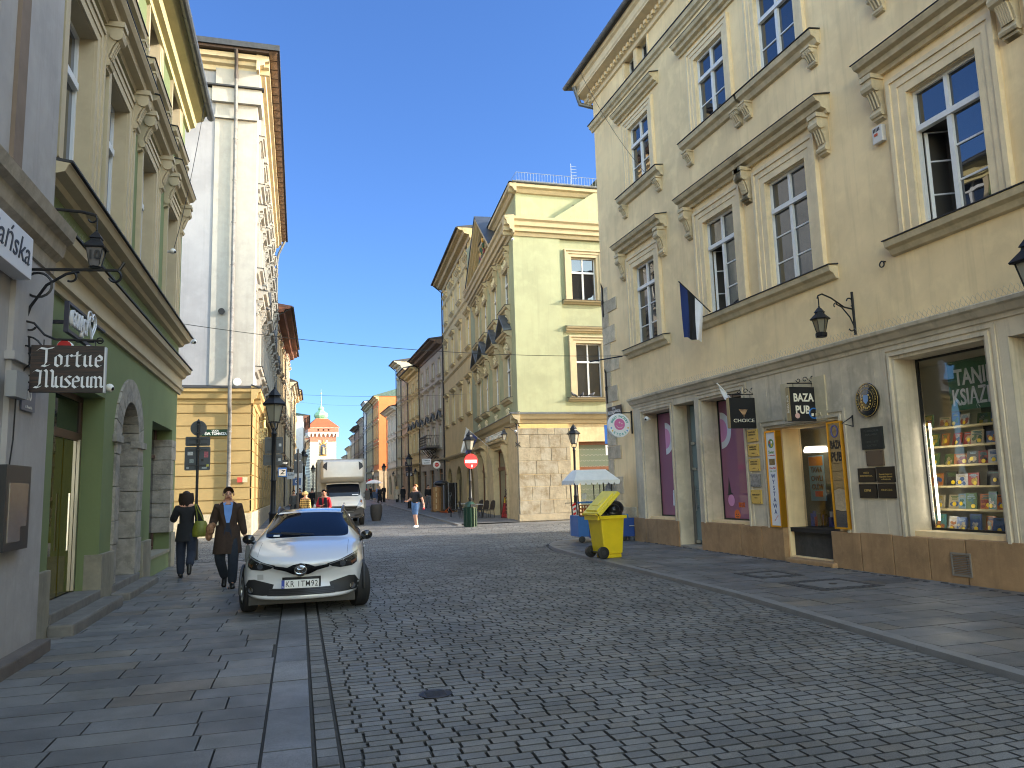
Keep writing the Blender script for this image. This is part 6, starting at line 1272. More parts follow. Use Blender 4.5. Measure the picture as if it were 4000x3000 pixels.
# ---------------- street furniture
GLS=glassmat('lamp_glass',(.30,.28,.23),1.45)
def tubec(m,pts,r,n=6): return m.tube(pts,r,n)
def spiral(cx,cz,r0,r1,a0,a1,n=14,y=0,ax='x'):
    P=[]
    for i in range(n+1):
        t=i/n; a=R(a0+(a1-a0)*t); r=r0+(r1-r0)*t; u,w=cx+r*cos(a),cz+r*sin(a); P.append((u,y,w) if ax=='x' else (y,u,w))
    return P
def lantern(parent,c,s=1.,n=6,flat=False,frost=GLS):
    """lantern body hung or stood at c (its bottom)"""
    x,y,z=c
    m=MB(); m.lathe([(.16*s,0),(.17*s,.02*s),(.15*s,.03*s)],n,c); 
    for i in range(n):
        a=2*PI*i/n+PI/n; m.tube([(x+.155*s*cos(a),y+.155*s*sin(a),z+.03*s),(x+.27*s*cos(a),y+.27*s*sin(a),z+.5*s)],.013*s,4)
    m.lathe([(.34*s,.49*s),(.36*s,.52*s),(.34*s,.54*s),(.17*s,.70*s),(.16*s,.74*s),(.20*s,.76*s),(.09*s,.9*s),(.03*s,.96*s),(.035*s,.99*s),(.0,1.03*s)],n,c,PI/n); h=m.build('lantern_head',BLK,parent)
    MB().lathe([(.145*s,.03*s),(.255*s,.49*s)],n,c,PI/n,caps=False).build('lamp_glass',frost,h)
    m=MB(); m.lathe([(.03*s,.38*s),(.045*s,.3*s),(.03*s,.2*s)],8,c); m.build('bulb',mat('opal_bulb',(.6,.58,.5),.3),h)
    return h
LGR='street lamps along both pavements'
def lamppost(x,y,label,h=4.2,s=.9):
    T=thing('street_lamp',label,'street lamp',(x,y,gz(y)),0,LGR); hb=h-1.0*s
    m=MB(); m.lathe([(.17,0),(.17,.08),(.14,.1),(.12,.5),(.13,.55),(.1,.62),(.095,1.1),(.11,1.14),(.075,1.2),(.06,1.9),(.075,1.93),(.06,1.97),(.05,hb-.3),(.07,hb-.27),(.05,hb-.22),(.04,hb-.12)],12)
    for i in range(4): a=PI/4+i*PI/2; m.tube([(.03*cos(a),.03*sin(a),hb-.2),(.1*cos(a),.1*sin(a),hb-.12),(.13*cos(a),.13*sin(a),hb)],.014,4)
    m.build('post',BLK,T,smooth=True,ang=35); lantern(T,(0,0,hb),s,6 if s<1 else 4); return T
lamppost(-.59,19.5,'tall black street lamp with traffic sign backs, between parked car and hotel building',4.22,.88)
lamppost(.29,49,'black street lamp behind the round traffic sign on the left pavement',4.2); lamppost(1.45,83,'small far street lamp just left of the white truck',4.2)
lamppost(7.5,34.0,'street lamp carrying the red no entry sign outside the coffee shop',4.22); lamppost(11.32,30.6,'street lamp standing before the leaf patterned window of the coffee shop',4.2,.85)
lamppost(8.06,57.9,'street lamp on the far right pavement behind the man in denim shorts',4.2); lamppost(8.76,82.3,'street lamp beside the person in the long black coat',4.2); lamppost(9.9,108,'distant street lamp near the orange house',4.2)
def wall_lantern_left():
    T=thing('wall_lantern','black wrought iron wall lantern with the number ten on its pane, above the museum sign','wall lantern',(-2.76,8.75,0))
    m=MB(); Y=0
    m.tube([(0,0,3.3),(0,0,4.05)],.018,6); m.tube([(.0,0,4.0),(.75,0,4.03),(.88,0,4.03),(.93,0,4.12)],.016,6); m.tube(spiral(.84,3.96,.075,.05,90,-160,12),.014,5)
    m.tube(spiral(.12,3.84,.13,.13,90,450,18),.014,5); m.tube([(.01,0,3.4),(.06,0,3.6),(.2,0,3.84),(.38,0,3.97),(.5,0,4.0)],.016,6); m.tube(spiral(.42,3.94,.06,.05,80,-120,10),.012,5); m.tube(spiral(.07,3.42,.07,.06,170,330,8),.012,5)
    m.tube([(.1,0,4.68),(.5,0,4.66),(.64,0,4.63)],.016,6); m.tube(spiral(.6,4.59,.05,.035,90,-170,10),.01,5); m.tube([(.65,0,4.6),(.65,0,4.48)],.008,4)
    m.tube([(0,.0,3.42),(0,0,3.25)],.025,6); m.build('bracket',BLK,T)
    h=lantern(T,(.65,0,4.05),.42,4,frost=glassmat('frosted_grey',(.12,.115,.12),1.4)); text('lettering','10',.13,BLK,h,(.65,-.085,4.17),bold=.03,ext=.002)
wall_lantern_left()
def wall_lantern_right():
    T=thing('wall_lantern','black six sided lantern on a curled iron arm over the stone shopfront','wall lantern',(9.06,10.56,0))
    m=MB(); m.tube([(-.02,0,3.98),(-.02,0,4.72)],.025,6); m.tube([(-.02,0,4.42),(-.2,0,4.45),(-.45,0,4.6),(-.62,0,4.66),(-.7,0,4.63),(-.72,0,4.58)],.014,6); m.tube([(-.02,0,4.1),(-.1,0,4.28),(-.25,0,4.45),(-.36,0,4.5)],.012,6)
    m.tube(spiral(-.1,4.55,.09,.04,-60,170,12),.012,5); m.tube(spiral(-.36,4.47,.05,.04,60,220,8),.01,5); m.tube(spiral(-.08,4.1,.06,.05,200,350,8),.012,5); m.tube([(-.7,0,4.6),(-.7,0,4.45)],.01,4); m.build('bracket',BLK,T)
    h=lantern(T,(-.7,0,3.99),.46,6,frost=glassmat('frosted_amber',(.2,.18,.13),1.4)); m=MB(); m.lathe([(.09,-.07),(.1,-.05),(.1,0),(.07,.0)],6,(-.7,0,3.99)); m.build('lower_ring',BLK,h)
wall_lantern_right()
def wall_lantern_edge():
    T=thing('wall_lantern','large black lantern cut by the right edge of the picture','wall lantern',(8.55,6.86,0))
    lantern(T,(0,0,3.75),.75,4); m=MB(); m.tube([(0,0,4.5),(0,0,4.85),(.35,0,4.95),(.6,0,4.8)],.016,6); m.tube([(.62,0,4.2),(.62,0,5.0)],.02,6); m.build('bracket',BLK,T)
wall_lantern_edge()
def shop_lantern():
    T=thing('wall_lantern','small square lantern on an iron corner bracket of the coffee shop','wall lantern',(9.72,33.72,0))
    m=MB(); m.tube([(0,0,3.5),(0,0,4.5)],.04,5); m.tube([(0,0,4.35),(-.62,0,4.33)],.015,5); m.tube([(0,0,3.9),(-.15,0,4.15),(-.4,0,4.33)],.012,5)
    for z in(3.55,4.45): m.plate([(-.14,-.12),(0,-.03),(.14,-.12),(.06,0),(.14,.12),(0,.03),(-.14,.12),(-.06,0)],(0,-.03,z),(1,0,0),(0,0,1),.03)
    m.build('bracket',BLK,T); lantern(T,(-.64,0,3.75),.52,4)
shop_lantern()
# ---------------- signs
def pen(m,strokes,x0,z0,s,y,w=.11,ang=38,th=.006):
    """broad-nib lettering: every stroke is the sweep of a slanted nib"""
    nx,nz=cos(R(ang))*w*.5,sin(R(ang))*w*.5
    for st in strokes:
        for (ax,az),(bx,bz) in zip(st,st[1:]):
            P=[(ax-nx,az-nz),(ax+nx,az+nz),(bx-nx,bz-nz),(bx+nx,bz+nz)]
            c=(sum(p[0] for p in P)/4,sum(p[1] for p in P)/4)
            # convex hull by angle
            Q=sorted(set(P)); 
            def half(L):
                o=[]
                for p in L:
                    while len(o)>1 and (o[-1][0]-o[-2][0])*(p[1]-o[-2][1])-(o[-1][1]-o[-2][1])*(p[0]-o[-2][0])<=1e-9: o.pop()
                    o.append(p)
                return o
            H=half(Q)[:-1]+half(Q[::-1])[:-1]
            if len(H)>2: m.plate([(p[0]*s,p[1]*s) for p in H],(x0,y,z0),(1,0,0),(0,0,1),th)
BL={'T':([[(-.12,.82),(.02,.95),(.3,.9),(.62,.98)],[(.3,.9),(.3,.2),(.2,.04)],[(.12,.06),(.3,.02),(.46,.1)]],.62),'o':([[(.1,.52),(.1,.12),(.24,.02),(.36,.12),(.36,.5),(.22,.62),(.1,.52)]],.5),
 'r':([[(.02,.54),(.12,.6),(.12,.08),(.02,.04)],[(.04,.1),(.22,.04)],[(.12,.5),(.26,.62),(.36,.54)]],.42),'t':([[(.14,.78),(.14,.1),(.26,.02),(.34,.1)],[(.0,.58),(.3,.6)]],.38),
 'u':([[(.02,.54),(.11,.6),(.11,.12),(.22,.03),(.36,.14)],[(.27,.54),(.36,.6),(.36,.1),(.46,.06)]],.52),'e':([[(.36,.1),(.22,.02),(.1,.12),(.1,.5),(.22,.62),(.36,.5),(.36,.36)],[(.1,.34),(.38,.36)]],.48),
 'm':([[(.02,.54),(.11,.6),(.11,.06),(.18,.05)],[(.11,.5),(.22,.61),(.33,.52),(.33,.06),(.4,.05)],[(.33,.5),(.44,.61),(.56,.52),(.56,.1),(.66,.06)]],.72),'s':([[(.36,.56),(.22,.62),(.1,.5),(.34,.2),(.22,.04),(.04,.08)]],.44),
 'M':([[(-.2,.8),(-.06,.92),(.12,.86),(.2,.9)],[(.16,.9),(.14,.2),(.0,.03)],[(-.1,.05),(.06,.02),(.2,.08)],[(.16,.8),(.36,.94),(.44,.84),(.44,.1),(.52,.06)],[(.44,.8),(.62,.94),(.72,.84),(.72,.1),(.84,.06)]],.92)}
def museum_sign():
    T=thing('hanging_sign','dark wooden sign lettered Tortue Museum hanging from a scrolled iron bracket','hanging sign',(-2.64,8.7,0))
    wd=mat('burnt_wood',(.028,.015,.011),.55); 
    n=wd.node_tree.nodes;l=wd.node_tree.links;t=n.new('ShaderNodeTexNoise'); mp=n.new('ShaderNodeMapping'); tc=n.new('ShaderNodeTexCoord'); mp.inputs['Scale'].default_value=(3,3,34); l.new(tc.outputs['Object'],mp.inputs[0]); l.new(mp.outputs[0],t.inputs[0]); t.inputs['Scale'].default_value=1.6; t.inputs['Detail'].default_value=6; t.inputs['Distortion'].default_value=.6
    r=n.new('ShaderNodeMix'); r.data_type='RGBA'; r.inputs[6].default_value=(.008,.006,.006,1); r.inputs[7].default_value=(.055,.024,.014,1); q=n.new('ShaderNodeMapRange'); q.inputs[1].default_value=.42; q.inputs[2].default_value=.72; l.new(t.outputs[0],q.inputs[0]); l.new(q.outputs[0],r.inputs[0]); l.new(r.outputs[2],n['Principled BSDF'].inputs['Base Color'])
    b=MB().box(-.01,.67,-.015,.03,2.70,3.19).build('board',wd,T); MB().box(.67,.685,-.016,.045,2.7,3.18).build('edge_strip',mat('alu_strip',(.45,.46,.5),.4,.6),T)
    wl=mat('sign_letter_white',(.62,.63,.66),.5); 
    for wdn,x0,z0,s in(('Tortue',.07,2.965,.205),('Museum',.055,2.745,.2)):
        m=MB(); x=x0
        sp=(.60 if wdn=='Tortue' else .60)/(sum(BL[c][1] for c in wdn)*s)
        for c in wdn: pen(m,BL[c][0],x,z0,s,-.0155,.13); x+=BL[c][1]*s*min(1.06,sp)
        m.build('lettering',wl,b)
    m=MB(); m.tube([(-.12,0,2.55),(-.12,0,3.5)],.018,5); m.tube([(-.12,0,3.45),(.0,0,3.42),(.1,0,3.30),(.2,0,3.255),(.65,0,3.25)],.012,6); m.tube(spiral(-.05,3.12,.16,.02,90,-420,26),.01,5); m.tube(spiral(-.03,2.78,.1,.02,60,460,22),.01,5); m.tube([(-.04,0,3.28),(-.02,0,3.0),(-.12,0,2.86)],.01,5)
    for x in(.1,.58): m.tube([(x,0,3.25),(x,0,3.18)],.006,4)
    m.tube(spiral(.62,3.25,.03,.03,0,360,10),.008,4); m.build('bracket',BLK,T)
museum_sign()
def left_signs():
    T=thing('neon_shop_sign','white outlined letter sign with a heart, above the green house door','shop sign',(-2.62,9.8,-.1),R(90))
    m=MB(); m.box(.0,1.75,.0,.05,3.66,3.70); m.box(.0,1.75,0,.05,4.0,4.03); m.box(0,.03,0,.05,3.7,4.0); m.box(.2,.25,.05,.27,3.8,3.84); m.box(1.4,1.45,.05,.27,3.8,3.84); m.build('sign_frame',mat('sign_frame_blue',(.03,.03,.05),.5),T)
    text('lettering','GORĄCY',.27,mat('sign_letter_white',(.62,.63,.66)),T,(.42,-.01,3.84),width=.72,bold=.02,ext=.02); text('lettering','VAGABOND',.2,MATS['sign_letter_white'],T,(1.3,-.01,3.58),width=.9,bold=.02,ext=.02)
    m=MB(); 
    for s in(1,.6): m.tube([(.95+.2*s*(16*sin(t)**3)/16,-.02,3.95+.2*s*(13*cos(t)-5*cos(2*t)-2*cos(3*t)-cos(4*t))/16) for t in[2*PI*i/28 for i in range(29)]],.012,5,False)
    m.build('heart',MATS['sign_letter_white'],T)
    o=thing('round_sign','small red and white round sign box on the green wall behind the museum sign','sign',(-2.62,9.75,0)); m=MB(); m.lathe([(.08,-.06),(.08,.06)],16,(-.0,0,3.36),axis='y'); m.build('box',mat('sign_white',(.75,.75,.72)),o); MB().lathe([(.075,-.005),(.075,.0)],16,(-.0,-.061,3.36),axis='y').build('face',mat('red_face',lin(170,24,24),.4),o)
    T=thing('shop_sign_box','white box sign with slanted black lettering on the white house','shop sign',(-2.74,5.5,0),R(90)); b=MB().box(.0,2.85,-.16,.0,3.78,4.2).build('box',mat('sign_box_white',(.6,.6,.63),.4),T,bevel=.006); text('lettering','Floriańska',.34,BLK,b,(2.0,-.163,4.0),width=1.5,shear=.3,ext=.002)
    T=thing('number_plate','grey house number plate reading ten on the white house','number plate',(-2.7,8.62,0),R(90)); b=MB().box(0,.4,-.015,.0,2.52,2.78).build('plate',mat('slate_blue_plate',lin(84,88,104),.4),T); text('lettering','10',.15,WHITEP,b,(.2,-.017,2.68),bold=.03,ext=.001); text('lettering','ul. Floriańska',.04,WHITEP,b,(.2,-.017,2.56),ext=.001)
    T=thing('menu_case','dark wall case holding a steel menu board on the white house','display case',(-2.76,8.12,0),R(90)); MB().box(.0,.68,-.14,.0,1.14,1.95).build('case',mat('case_dark',(.022,.022,.024),.4),T); MB().plate([(.06,1.22),(.4,1.22),(.4,1.36),(.56,1.36),(.58,1.78),(.06,1.78)],(.04,-.143,0),(1,0,0),(0,0,1),.003).build('steel_board',mat('brushed_steel',(.5,.5,.52),.25,1.,var=.2,vscale=4),T)
    T=thing('utility_box','small grey electric box on the white house beside the number plate','utility box',(-2.7,8.1,0),R(90)); m=MB().box(.1,.42,-.09,0,2.6,2.85); m.build('box',mat('util_grey',(.25,.25,.25)),T); m=MB(); m.tube([(.3,-.03,2.6),(.32,-.02,2.2),(.25,-.02,1.9)],.008,4); m.build('cable',BLK,T)
    def cctv(x,y,z,rz,label):
        T=thing('security_camera',label,'security camera',(x,y,z),rz,'security cameras on the house walls'); m=MB(); m.tube([(0,.12,.0),(0,.0,0)],.03,8); m.sphere((0,-.03,0),.065,10,7); m.build('housing',WHITEP,T,smooth=True); MB().sphere((0,-.075,-.015),.032,8,6).build('lens',GLOSSB,T)
    cctv(-2.85,12.85,3.3,R(70),'white dome camera on the green wall right of the museum sign'); cctv(-2.8,18.0,7.1,R(60),'white camera hanging by the upper window of the green house'); cctv(8.86,18.3,3.28,R(-60),'white bullet camera over the glass door between the purple windows'); cctv(9.6,33.6,4.15,0,'white camera on the corner bracket of the coffee shop'); cctv(9.72,33.55,13.3,0,'white dome camera high on the pale green corner'); cctv(-2.6,20.45,5.5,R(30),'white box camera on an arm at the corner of the green house')
    # street-name plates
    T=thing('street_name_plate','dark green enamel street plate on the tan hotel wall','street sign',(-3.68,31.9,0)); b=MB().box(0,.98,-.02,.0,3.94,4.2).build('plate',mat('plate_green',lin(24,52,38),.25),T); text('lettering','ULICA',.09,WHITEP,b,(.5,-.022,4.14),bold=.02,ext=.001); text('lettering','ŚW. TOMASZA',.14,WHITEP,b,(.52,-.022,4.02),width=.82,bold=.03,ext=.001)
    T=thing('street_name_plate','dark street plate on the rough quoins of the cream building corner','street sign',(8.915,21.0,0),R(-88.9)); b=MB().box(.05,1.0,-.06,-.035,3.58,3.86).build('plate',mat('plate_slate',lin(36,44,52),.3),T); text('lettering','ULICA',.08,WHITEP,b,(.5,-.062,3.8),bold=.02,ext=.001); text('lettering','FLORIAŃSKA',.14,WHITEP,b,(.53,-.062,3.68),width=.86,bold=.03,ext=.001)
    # hotel sign
    T=thing('hotel_sign','openwork metal hotel sign with a small statue on top, jutting from the tan corner','hanging sign',(-1.82,33.3,0)); g=mat('old_bronze_gilt',lin(168,160,116),.5,.5,var=.3)
    m=MB(); m.box(0,.55,-.01,.01,3.9,3.93); m.box(0,.55,-.01,.01,4.3,4.33); m.box(0,.02,-.01,.01,3.93,4.3); m.box(.53,.55,-.01,.01,3.93,4.3); b=m.build('frame',g,T)
    for i,t_ in enumerate(('HOTEL','POD','RÓŻĄ')): text('lettering',t_,.13,g,b,(.275,-.0,4.23-i*.12),bold=.03,ext=.008,width=.44 if i!=1 else .3)
    m=MB(); m.tube([(.42,0,4.35),(.40,0,4.55),(.43,0,4.7)],[.05,.06,.04],6); m.sphere((.43,0,4.78),.045,6,5); m.tube([(.4,0,4.66),(.22,0,4.6)],.018,5); m.tube([(.12,0,4.9),(.24,0,4.35)],.012,4); m.tube([(.06,0,4.82),(.2,0,4.86)],.012,4); m.tube([(.44,0,4.4),(.52,0,4.35)],.02,5); m.build('statuette',g,T,smooth=True)
    m=MB(); m.tube(spiral(.3,3.82,.1,.02,180,560,18),.01,4); m.tube([(.3,0,3.9),(.1,0,3.78),(-.05,0,3.6),(-.12,0,3.45)],.012,4); m.tube(spiral(.05,3.66,.07,.02,0,400,14),.009,4); m.tube([(0,0,3.9),(-.1,0,3.9)],.02,4); m.tube([(0,0,4.3),(-.1,0,4.3)],.02,4); m.build('bracket',g,T)
left_signs()
def right_signs():
    def at(s,out,z=0): # point by distance along the cream facade from its far corner
        v=M0@Vector((s,-out,z)); return (v.x,v.y,v.z)
    BOXB=mat('sign_box_black',(.008,.008,.009),.5); OCH=mat('box_side_ochre',lin(160,140,100),.6)
    def hang(label,s,z,w,h,out0,lines,t=.1,scroll=True):
        T=thing('hanging_sign',label,'hanging sign',at(s,0),R(0)); x1=-out0; x0=x1-w
        b=MB().box(x0,x1,-t/2,t/2,z,z+h).build('box',BOXB,T); MB().box(x0-.012,x0-.002,-t/2,t/2,z+.01,z+h-.01).build('box_side',OCH,T)
        m=MB(); m.tube([(-.01,0,z+h+.08),(x0+.0,0,z+h+.07)],.012,5); m.tube([(-.02,0,z+h-.16),(-.02,0,z+h+.32)],.014,5)
        for q in(x0+.12,x1-.1): m.tube([(q,0,z+h),(q,0,z+h+.08)],.006,4)
        m.tube(spiral(-.1,z+h+.17,.08,.02,200,560,16),.008,4); m.tube(spiral(-.26,z+h+.14,.06,.015,0,340,14),.008,4); m.tube(spiral(-.4,z+h+.13,.05,.015,180,520,14),.008,4); m.build('bracket',BLK,T)
        for body,sz,zz,xx,wd,bo in lines: text('lettering',body,sz,mat('sign_cream',lin(226,218,196),.5),b,(x0+w*xx,-t/2-.002,z+zz),width=wd,bold=bo,ext=.002)
        return T,b,x0
    T,b,x0=hang('square black sign lettered CHOICE hanging beside the flag',7.55,2.65,.62,.62,.06,[('CHOICE',.1,.15,.5,.48,.0)])
    m=MB(); 
    for i in range(7): m.plate([(-.1+i*.03,.36-.0),(-.085+i*.03,.36),(.0+.004*i,.2+.02*abs(3-i)*.6),(-.012+.004*i,.2+.02*abs(3-i)*.6)],(x0+.31,-.053,2.67),(1,0,0),(0,0,1),.002)
    m.build('emblem',mat('emblem_tan',lin(190,150,110),.5),b)
    T,b,x0=hang('black pub sign with cream psychedelic lettering over the exhibition window',9.42,2.62,.62,.62,.02,[('BAZA',.2,.42,.45,.42,.03),('PUB',.2,.2,.4,.3,.03)])
    m=MB(); m.tube([(x0+.47+.09*cos(a),-.056,2.76+.09*sin(a)) for a in[2*PI*i/20 for i in range(21)]],.012,5,False); m.build('ring',mat('ring_blue',lin(40,110,180),.5),b); MB().plate([(0,0),(.05,0),(.05,.05),(0,.05)],(x0+.42,-.055,2.71),(1,0,0),(0,0,1),.002).build('emblem',mat('sign_cream',(.7,.65,.5)),b); MB().plate(arc(0,0,.05,0,360,14)[:-1],(x0+.13,-.055,2.72),(1,0,0),(0,0,1),.002).build('dot',mat('dot_pink',lin(200,160,150),.5),b)
    text('lettering','BAZA PUB',.07,mat('sign_cream',(.7,.65,.5)),b,(x0-.014,0,2.93),rotz=R(-90),bold=.02,ext=.001).rotation_euler=(Matrix.Rotation(R(-90),3,'Z')@Matrix.Rotation(R(90),3,'X')@Matrix.Rotation(R(90),3,'Z')).to_euler()
    # round candy shop sign
    T=thing('hanging_sign','round white illuminated candy shop sign with a pink dot on a black arm','hanging sign',(8.96,19.5,0)); wl=mat('sign_box_white',(.6,.6,.63),.4); xc=-.4
    b=MB().lathe([(.32,-.06),(.335,-.04),(.335,.04),(.32,.06)],32,(xc,0,3.21),axis='y').build('disc',mat('sign_disc_white',(.8,.8,.8),.35),T,smooth=True); MB().lathe([(.16,-.002),(.16,.0)],24,(xc,-.0625,3.24),axis='y').build('pink_dot',mat('dot_rose',lin(206,110,160),.5),b)
    teal=mat('letter_teal',lin(60,160,156),.5)
    for body,a0,a1,r_,fl in(('SWEET FACTORY',162,18,.235,1),('STORE',232,308,.265,-1)):
        n=len(body)
        for i,c in enumerate(body):
            if c==' ': continue
            a=R(a0+(a1-a0)*i/(n-1)); text('letter',c,.085,teal,b,(xc+r_*cos(a),-.064,3.22+r_*sin(a)),bold=.03,ext=.001,tilt=(a-PI/2) if fl>0 else (a+PI/2))
    m=MB(); m.tube([(xc-.08+.1*cos(R(a))+.08,-.066,3.24+.1*sin(R(a))) for a in range(200,330,10)],.008,4); m.obox((xc,-.066,3.29),(.05,.004,.014)); m.obox((xc,-.066,3.29),(.014,.004,.05)); m.obox((xc+.07,-.066,3.26),(.03,.004,.03)); m.build('smile',WHITEP,b)
    for x,c in((-.25,(110,150,210)),(.25,(230,190,90)),(-.22,(230,190,90)),(.22,(110,150,210))): MB().lathe([(.025,0),(.025,.002)],10,(xc+x,-.063,3.14 if abs(x)>.23 else 3.06),axis='y').build('small_dot',mat('dot_%d'%c[0],lin(*c),.5),b)
    m=MB(); m.box(-.02,.02,-.02,.02,2.98,3.62); m.box(xc-.1,-.0,-.01,.01,3.55,3.58); m.tube([(xc,0,3.55),(xc,0,3.5)],.01,4); m.build('bracket',BLK,T)
    # light boxes by the pub
    GOLD=mat('gold_frame',lin(214,160,50),.3,.8)
    def lightbox(label,s0,s1,z0,z1,face):
        T=thing('light_box',label,'sign box',M0@Vector((s0,0,0)),R(-88.9)); w=s1-s0
        m=MB(); 
        for a,b_,c,d in((0,.03,z0,z1),(w-.03,w,z0,z1),(.03,w-.03,z0,z0+.03),(.03,w-.03,z1-.03,z1)): m.box(a,b_,-.15,-.02,c,d)
        m.build('frame',GOLD,T); return T,w,MB().box(.03,w-.03,-.135,-.02,z0+.03,z1-.03).build('panel',face,T)
    T,w,p=lightbox('tall white gold framed box lettered WYSTAWA left of the pub window',7.92,8.27,.68,2.55,mat('panel_white',(.72,.72,.74),.4))
    for i,c in enumerate('WYSTAWA'): text('letter',c,.12,mat('letter_slate',lin(70,84,130),.5),p,(.17,-.137,1.66-i*.115),bold=.02,ext=.001)
    MB().lathe([(.09,0),(.09,.002)],20,(.17,-.137,2.3),axis='y').build('globe',mat('globe_green',lin(90,140,70),.5),p)
    for q,c in enumerate(((60,110,170),(220,190,60),(200,70,50),(240,240,240))): MB().box(.11+.06*(q%2),.16+.06*(q%2),-.1385,-.137,2.24+.06*(q//2),2.29+.06*(q//2)).build('brick_mark',mat('mark_%d'%q,lin(*c),.5),p)
    text('lettering','Świat',.075,mat('letter_green',lin(90,140,60),.5),p,(.16,-.137,2.13),bold=.02,ext=.001); text('lettering','w budowie',.045,mat('letter_red',lin(190,60,50),.5),p,(.17,-.137,2.07),bold=.02,ext=.001); MB().box(.08,.26,-.138,-.137,1.88,2.0).build('photo_patch',mat('photo_ochre',lin(140,116,70),.6,var=.6,vscale=40),p); text('lettering','Pon-Nd',.06,MATS['letter_red'],p,(.17,-.137,1.82),bold=.02,ext=.001); text('lettering','10:00 - 19:00',.036,MATS['letter_green'],p,(.17,-.137,1.76),ext=.001)
    m=MB(); 
    for i in range(4): m.obox((.13+.03*i,-.138,.8+.03*i),(.03,.002,.006)); m.obox((.145+.03*i,-.138,.815+.03*i),(.006,.002,.03))
    m.build('stair_mark',MATS['letter_red'],p)
    T,w,p=lightbox('tall gold framed mirror box lettered BAZA PUB right of the pub window',9.74,10.1,.72,2.57,glassmat('mirror_panel',(.05,.04,.03),2.2))
    text('lettering','BAZA',.2,BLK,p,(.18,-.137,2.16),width=.27,bold=.03,ext=.001); text('lettering','PUB',.22,BLK,p,(.18,-.137,1.95),width=.27,bold=.03,ext=.001); m=MB(); m.tube([(.18+.08*cos(a),-.137,2.4+.1*sin(a)) for a in[2*PI*i/18 for i in range(19)]],.012,4,False); m.build('ring',mat('ring_violet',lin(90,90,150),.5),p)
    # plaques
    def plaque(label,s0,s1,z0,z1,mt,lines,lm,grp=None,out=.105):
        T=thing('wall_plaque',label,'plaque',M0@Vector((s0,0,0)),R(-88.9),grp); w=s1-s0
        b=MB().box(0,w,-out-.015,-out+.02,z0,z1).build('plate',mt,T,bevel=.004)
        for body,sz,z,wd in lines: text('lettering',body,sz,lm,b,(w/2,-out-.0165,z),width=wd,bold=.015,ext=.001)
        m=MB()
        for x in(.025,w-.025):
            for z in(z0+.025,z1-.025): m.lathe([(.008,-.005),(.008,.0)],6,(x,-out-.015,z),axis='y')
        m.build('screws',BLK,b)
    YP=mat('brass_yellow',lin(206,172,88),.45,.2); DP=mat('dark_bronze',(.022,.016,.011),.4,.3); LG=mat('letter_gold',lin(190,160,90),.5,.3); GP='yellow office plates on the stone pier'
    for i,nm in enumerate(('upper','middle','lower')): plaque('yellow law office plate, %s one of three above the scratched panel'%nm,7.28,7.63,2.38-i*.3,2.63-i*.3,YP,[('KANCELARIA',.045,2.57-i*.3,.24),('ADWOKACKA',.045,2.52-i*.3,.24),('adwokat',.025,2.44-i*.3,.1)],BLK,GP)
    plaque('scratched grey empty plate frame below the law office plates',7.3,7.62,1.46,1.72,mat('scratched_metal',(.3,.3,.29),.5,.4,var=.5,vscale=20),[],BLK); plaque('yellow plate with small print lowest on the stone pier',7.28,7.62,1.12,1.4,YP,[('MUNU GROUP',.04,1.3,.24),('biuro',.03,1.24,.1)],BLK,GP)
    plaque('green black bronze memorial tablet below the oval shield',10.53,11.0,2.04,2.4,mat('green_bronze',(.03,.036,.034),.5,.5,var=.3,vscale=20),[('TU MIESZKAŁ',.045,2.34,.34),('MALARZ',.045,2.28,.26),('1899-1977',.045,2.16,.28),('OJCIEC',.045,2.1,.22)],mat('bronze_letter',(.07,.08,.075),.5,.5)); plaque('plain brown plate under the memorial tablet',10.6,10.97,1.77,2.02,mat('plain_brown',lin(92,74,56),.5),[],BLK)
    plaque('dark brass plate of an investment office, upper left of four',10.38,10.76,1.51,1.74,DP,[('WESTA',.04,1.66,.13),('INVESTMENTS S.A.',.035,1.61,.28)],LG); plaque('dark brass consulate plate with a small crest, upper right of four',10.8,11.19,1.5,1.75,DP,[('Konsulat Honorowy',.035,1.63,.28),('Republiki Estonii',.035,1.59,.27),('w Krakowie',.035,1.55,.2)],LG)
    plaque('dark brass plate lettered KPPM, lower left of four',10.38,10.76,1.25,1.48,DP,[('KPPM',.06,1.37,.14)],LG); plaque('dark brass plate with a torn white sticker, lower right of four',10.8,11.18,1.25,1.48,DP,[('ATIR SP. Z O.O.',.04,1.38,.24)],LG)
    T=thing('oval_shield','black oval consular shield with gold rim and coat of arms','plaque',M0@Vector((10.765,0,2.85)),R(-88.9)); k=.92
    b=MB().lathe([(.25,-.02),(.26,-.05),(.2,-.075),(.0,-.085)],32,(0,-.085,0),axis='y'); b.v=[(x,y,z*1.1) for x,y,z in b.v]; b=b.build('shield',mat('enamel_black',(.008,.008,.008),.15,coat=1),T,smooth=True)
    m=MB(); 
    for rx,t_ in((.245,.005),(.16,.003)): m.tube([(rx*cos(a),-.15 if rx>.2 else -.163,rx*1.1*sin(a)) for a in[2*PI*i/32 for i in range(33)]],t_,4,False)
    for sg in(-1,1):
        for i in range(6): a=R(-80+i*26); m.sphere((sg*.1*cos(a),-.166,-.02+.12*sin(a)),.018,6,4,1,.3,1)
    m.build('gold_work',LG,b); MB().plate([(-.05,.08),(.05,.08),(.05,-.02),(0,-.07),(-.05,-.02)],(0,-.172,0),(1,0,0),(0,0,1),.006).build('arms',mat('arms_blue',lin(120,150,190),.5),b)
    for i,c in enumerate('EESTI VABARIIGI AUKONSUL'):
        a=R(215-250*i/23)
        if c!=' ': text('letter',c,.042,LG,b,(.205*cos(a),-.162,.205*1.1*sin(a)),bold=.02,ext=.001,tilt=a-PI/2)
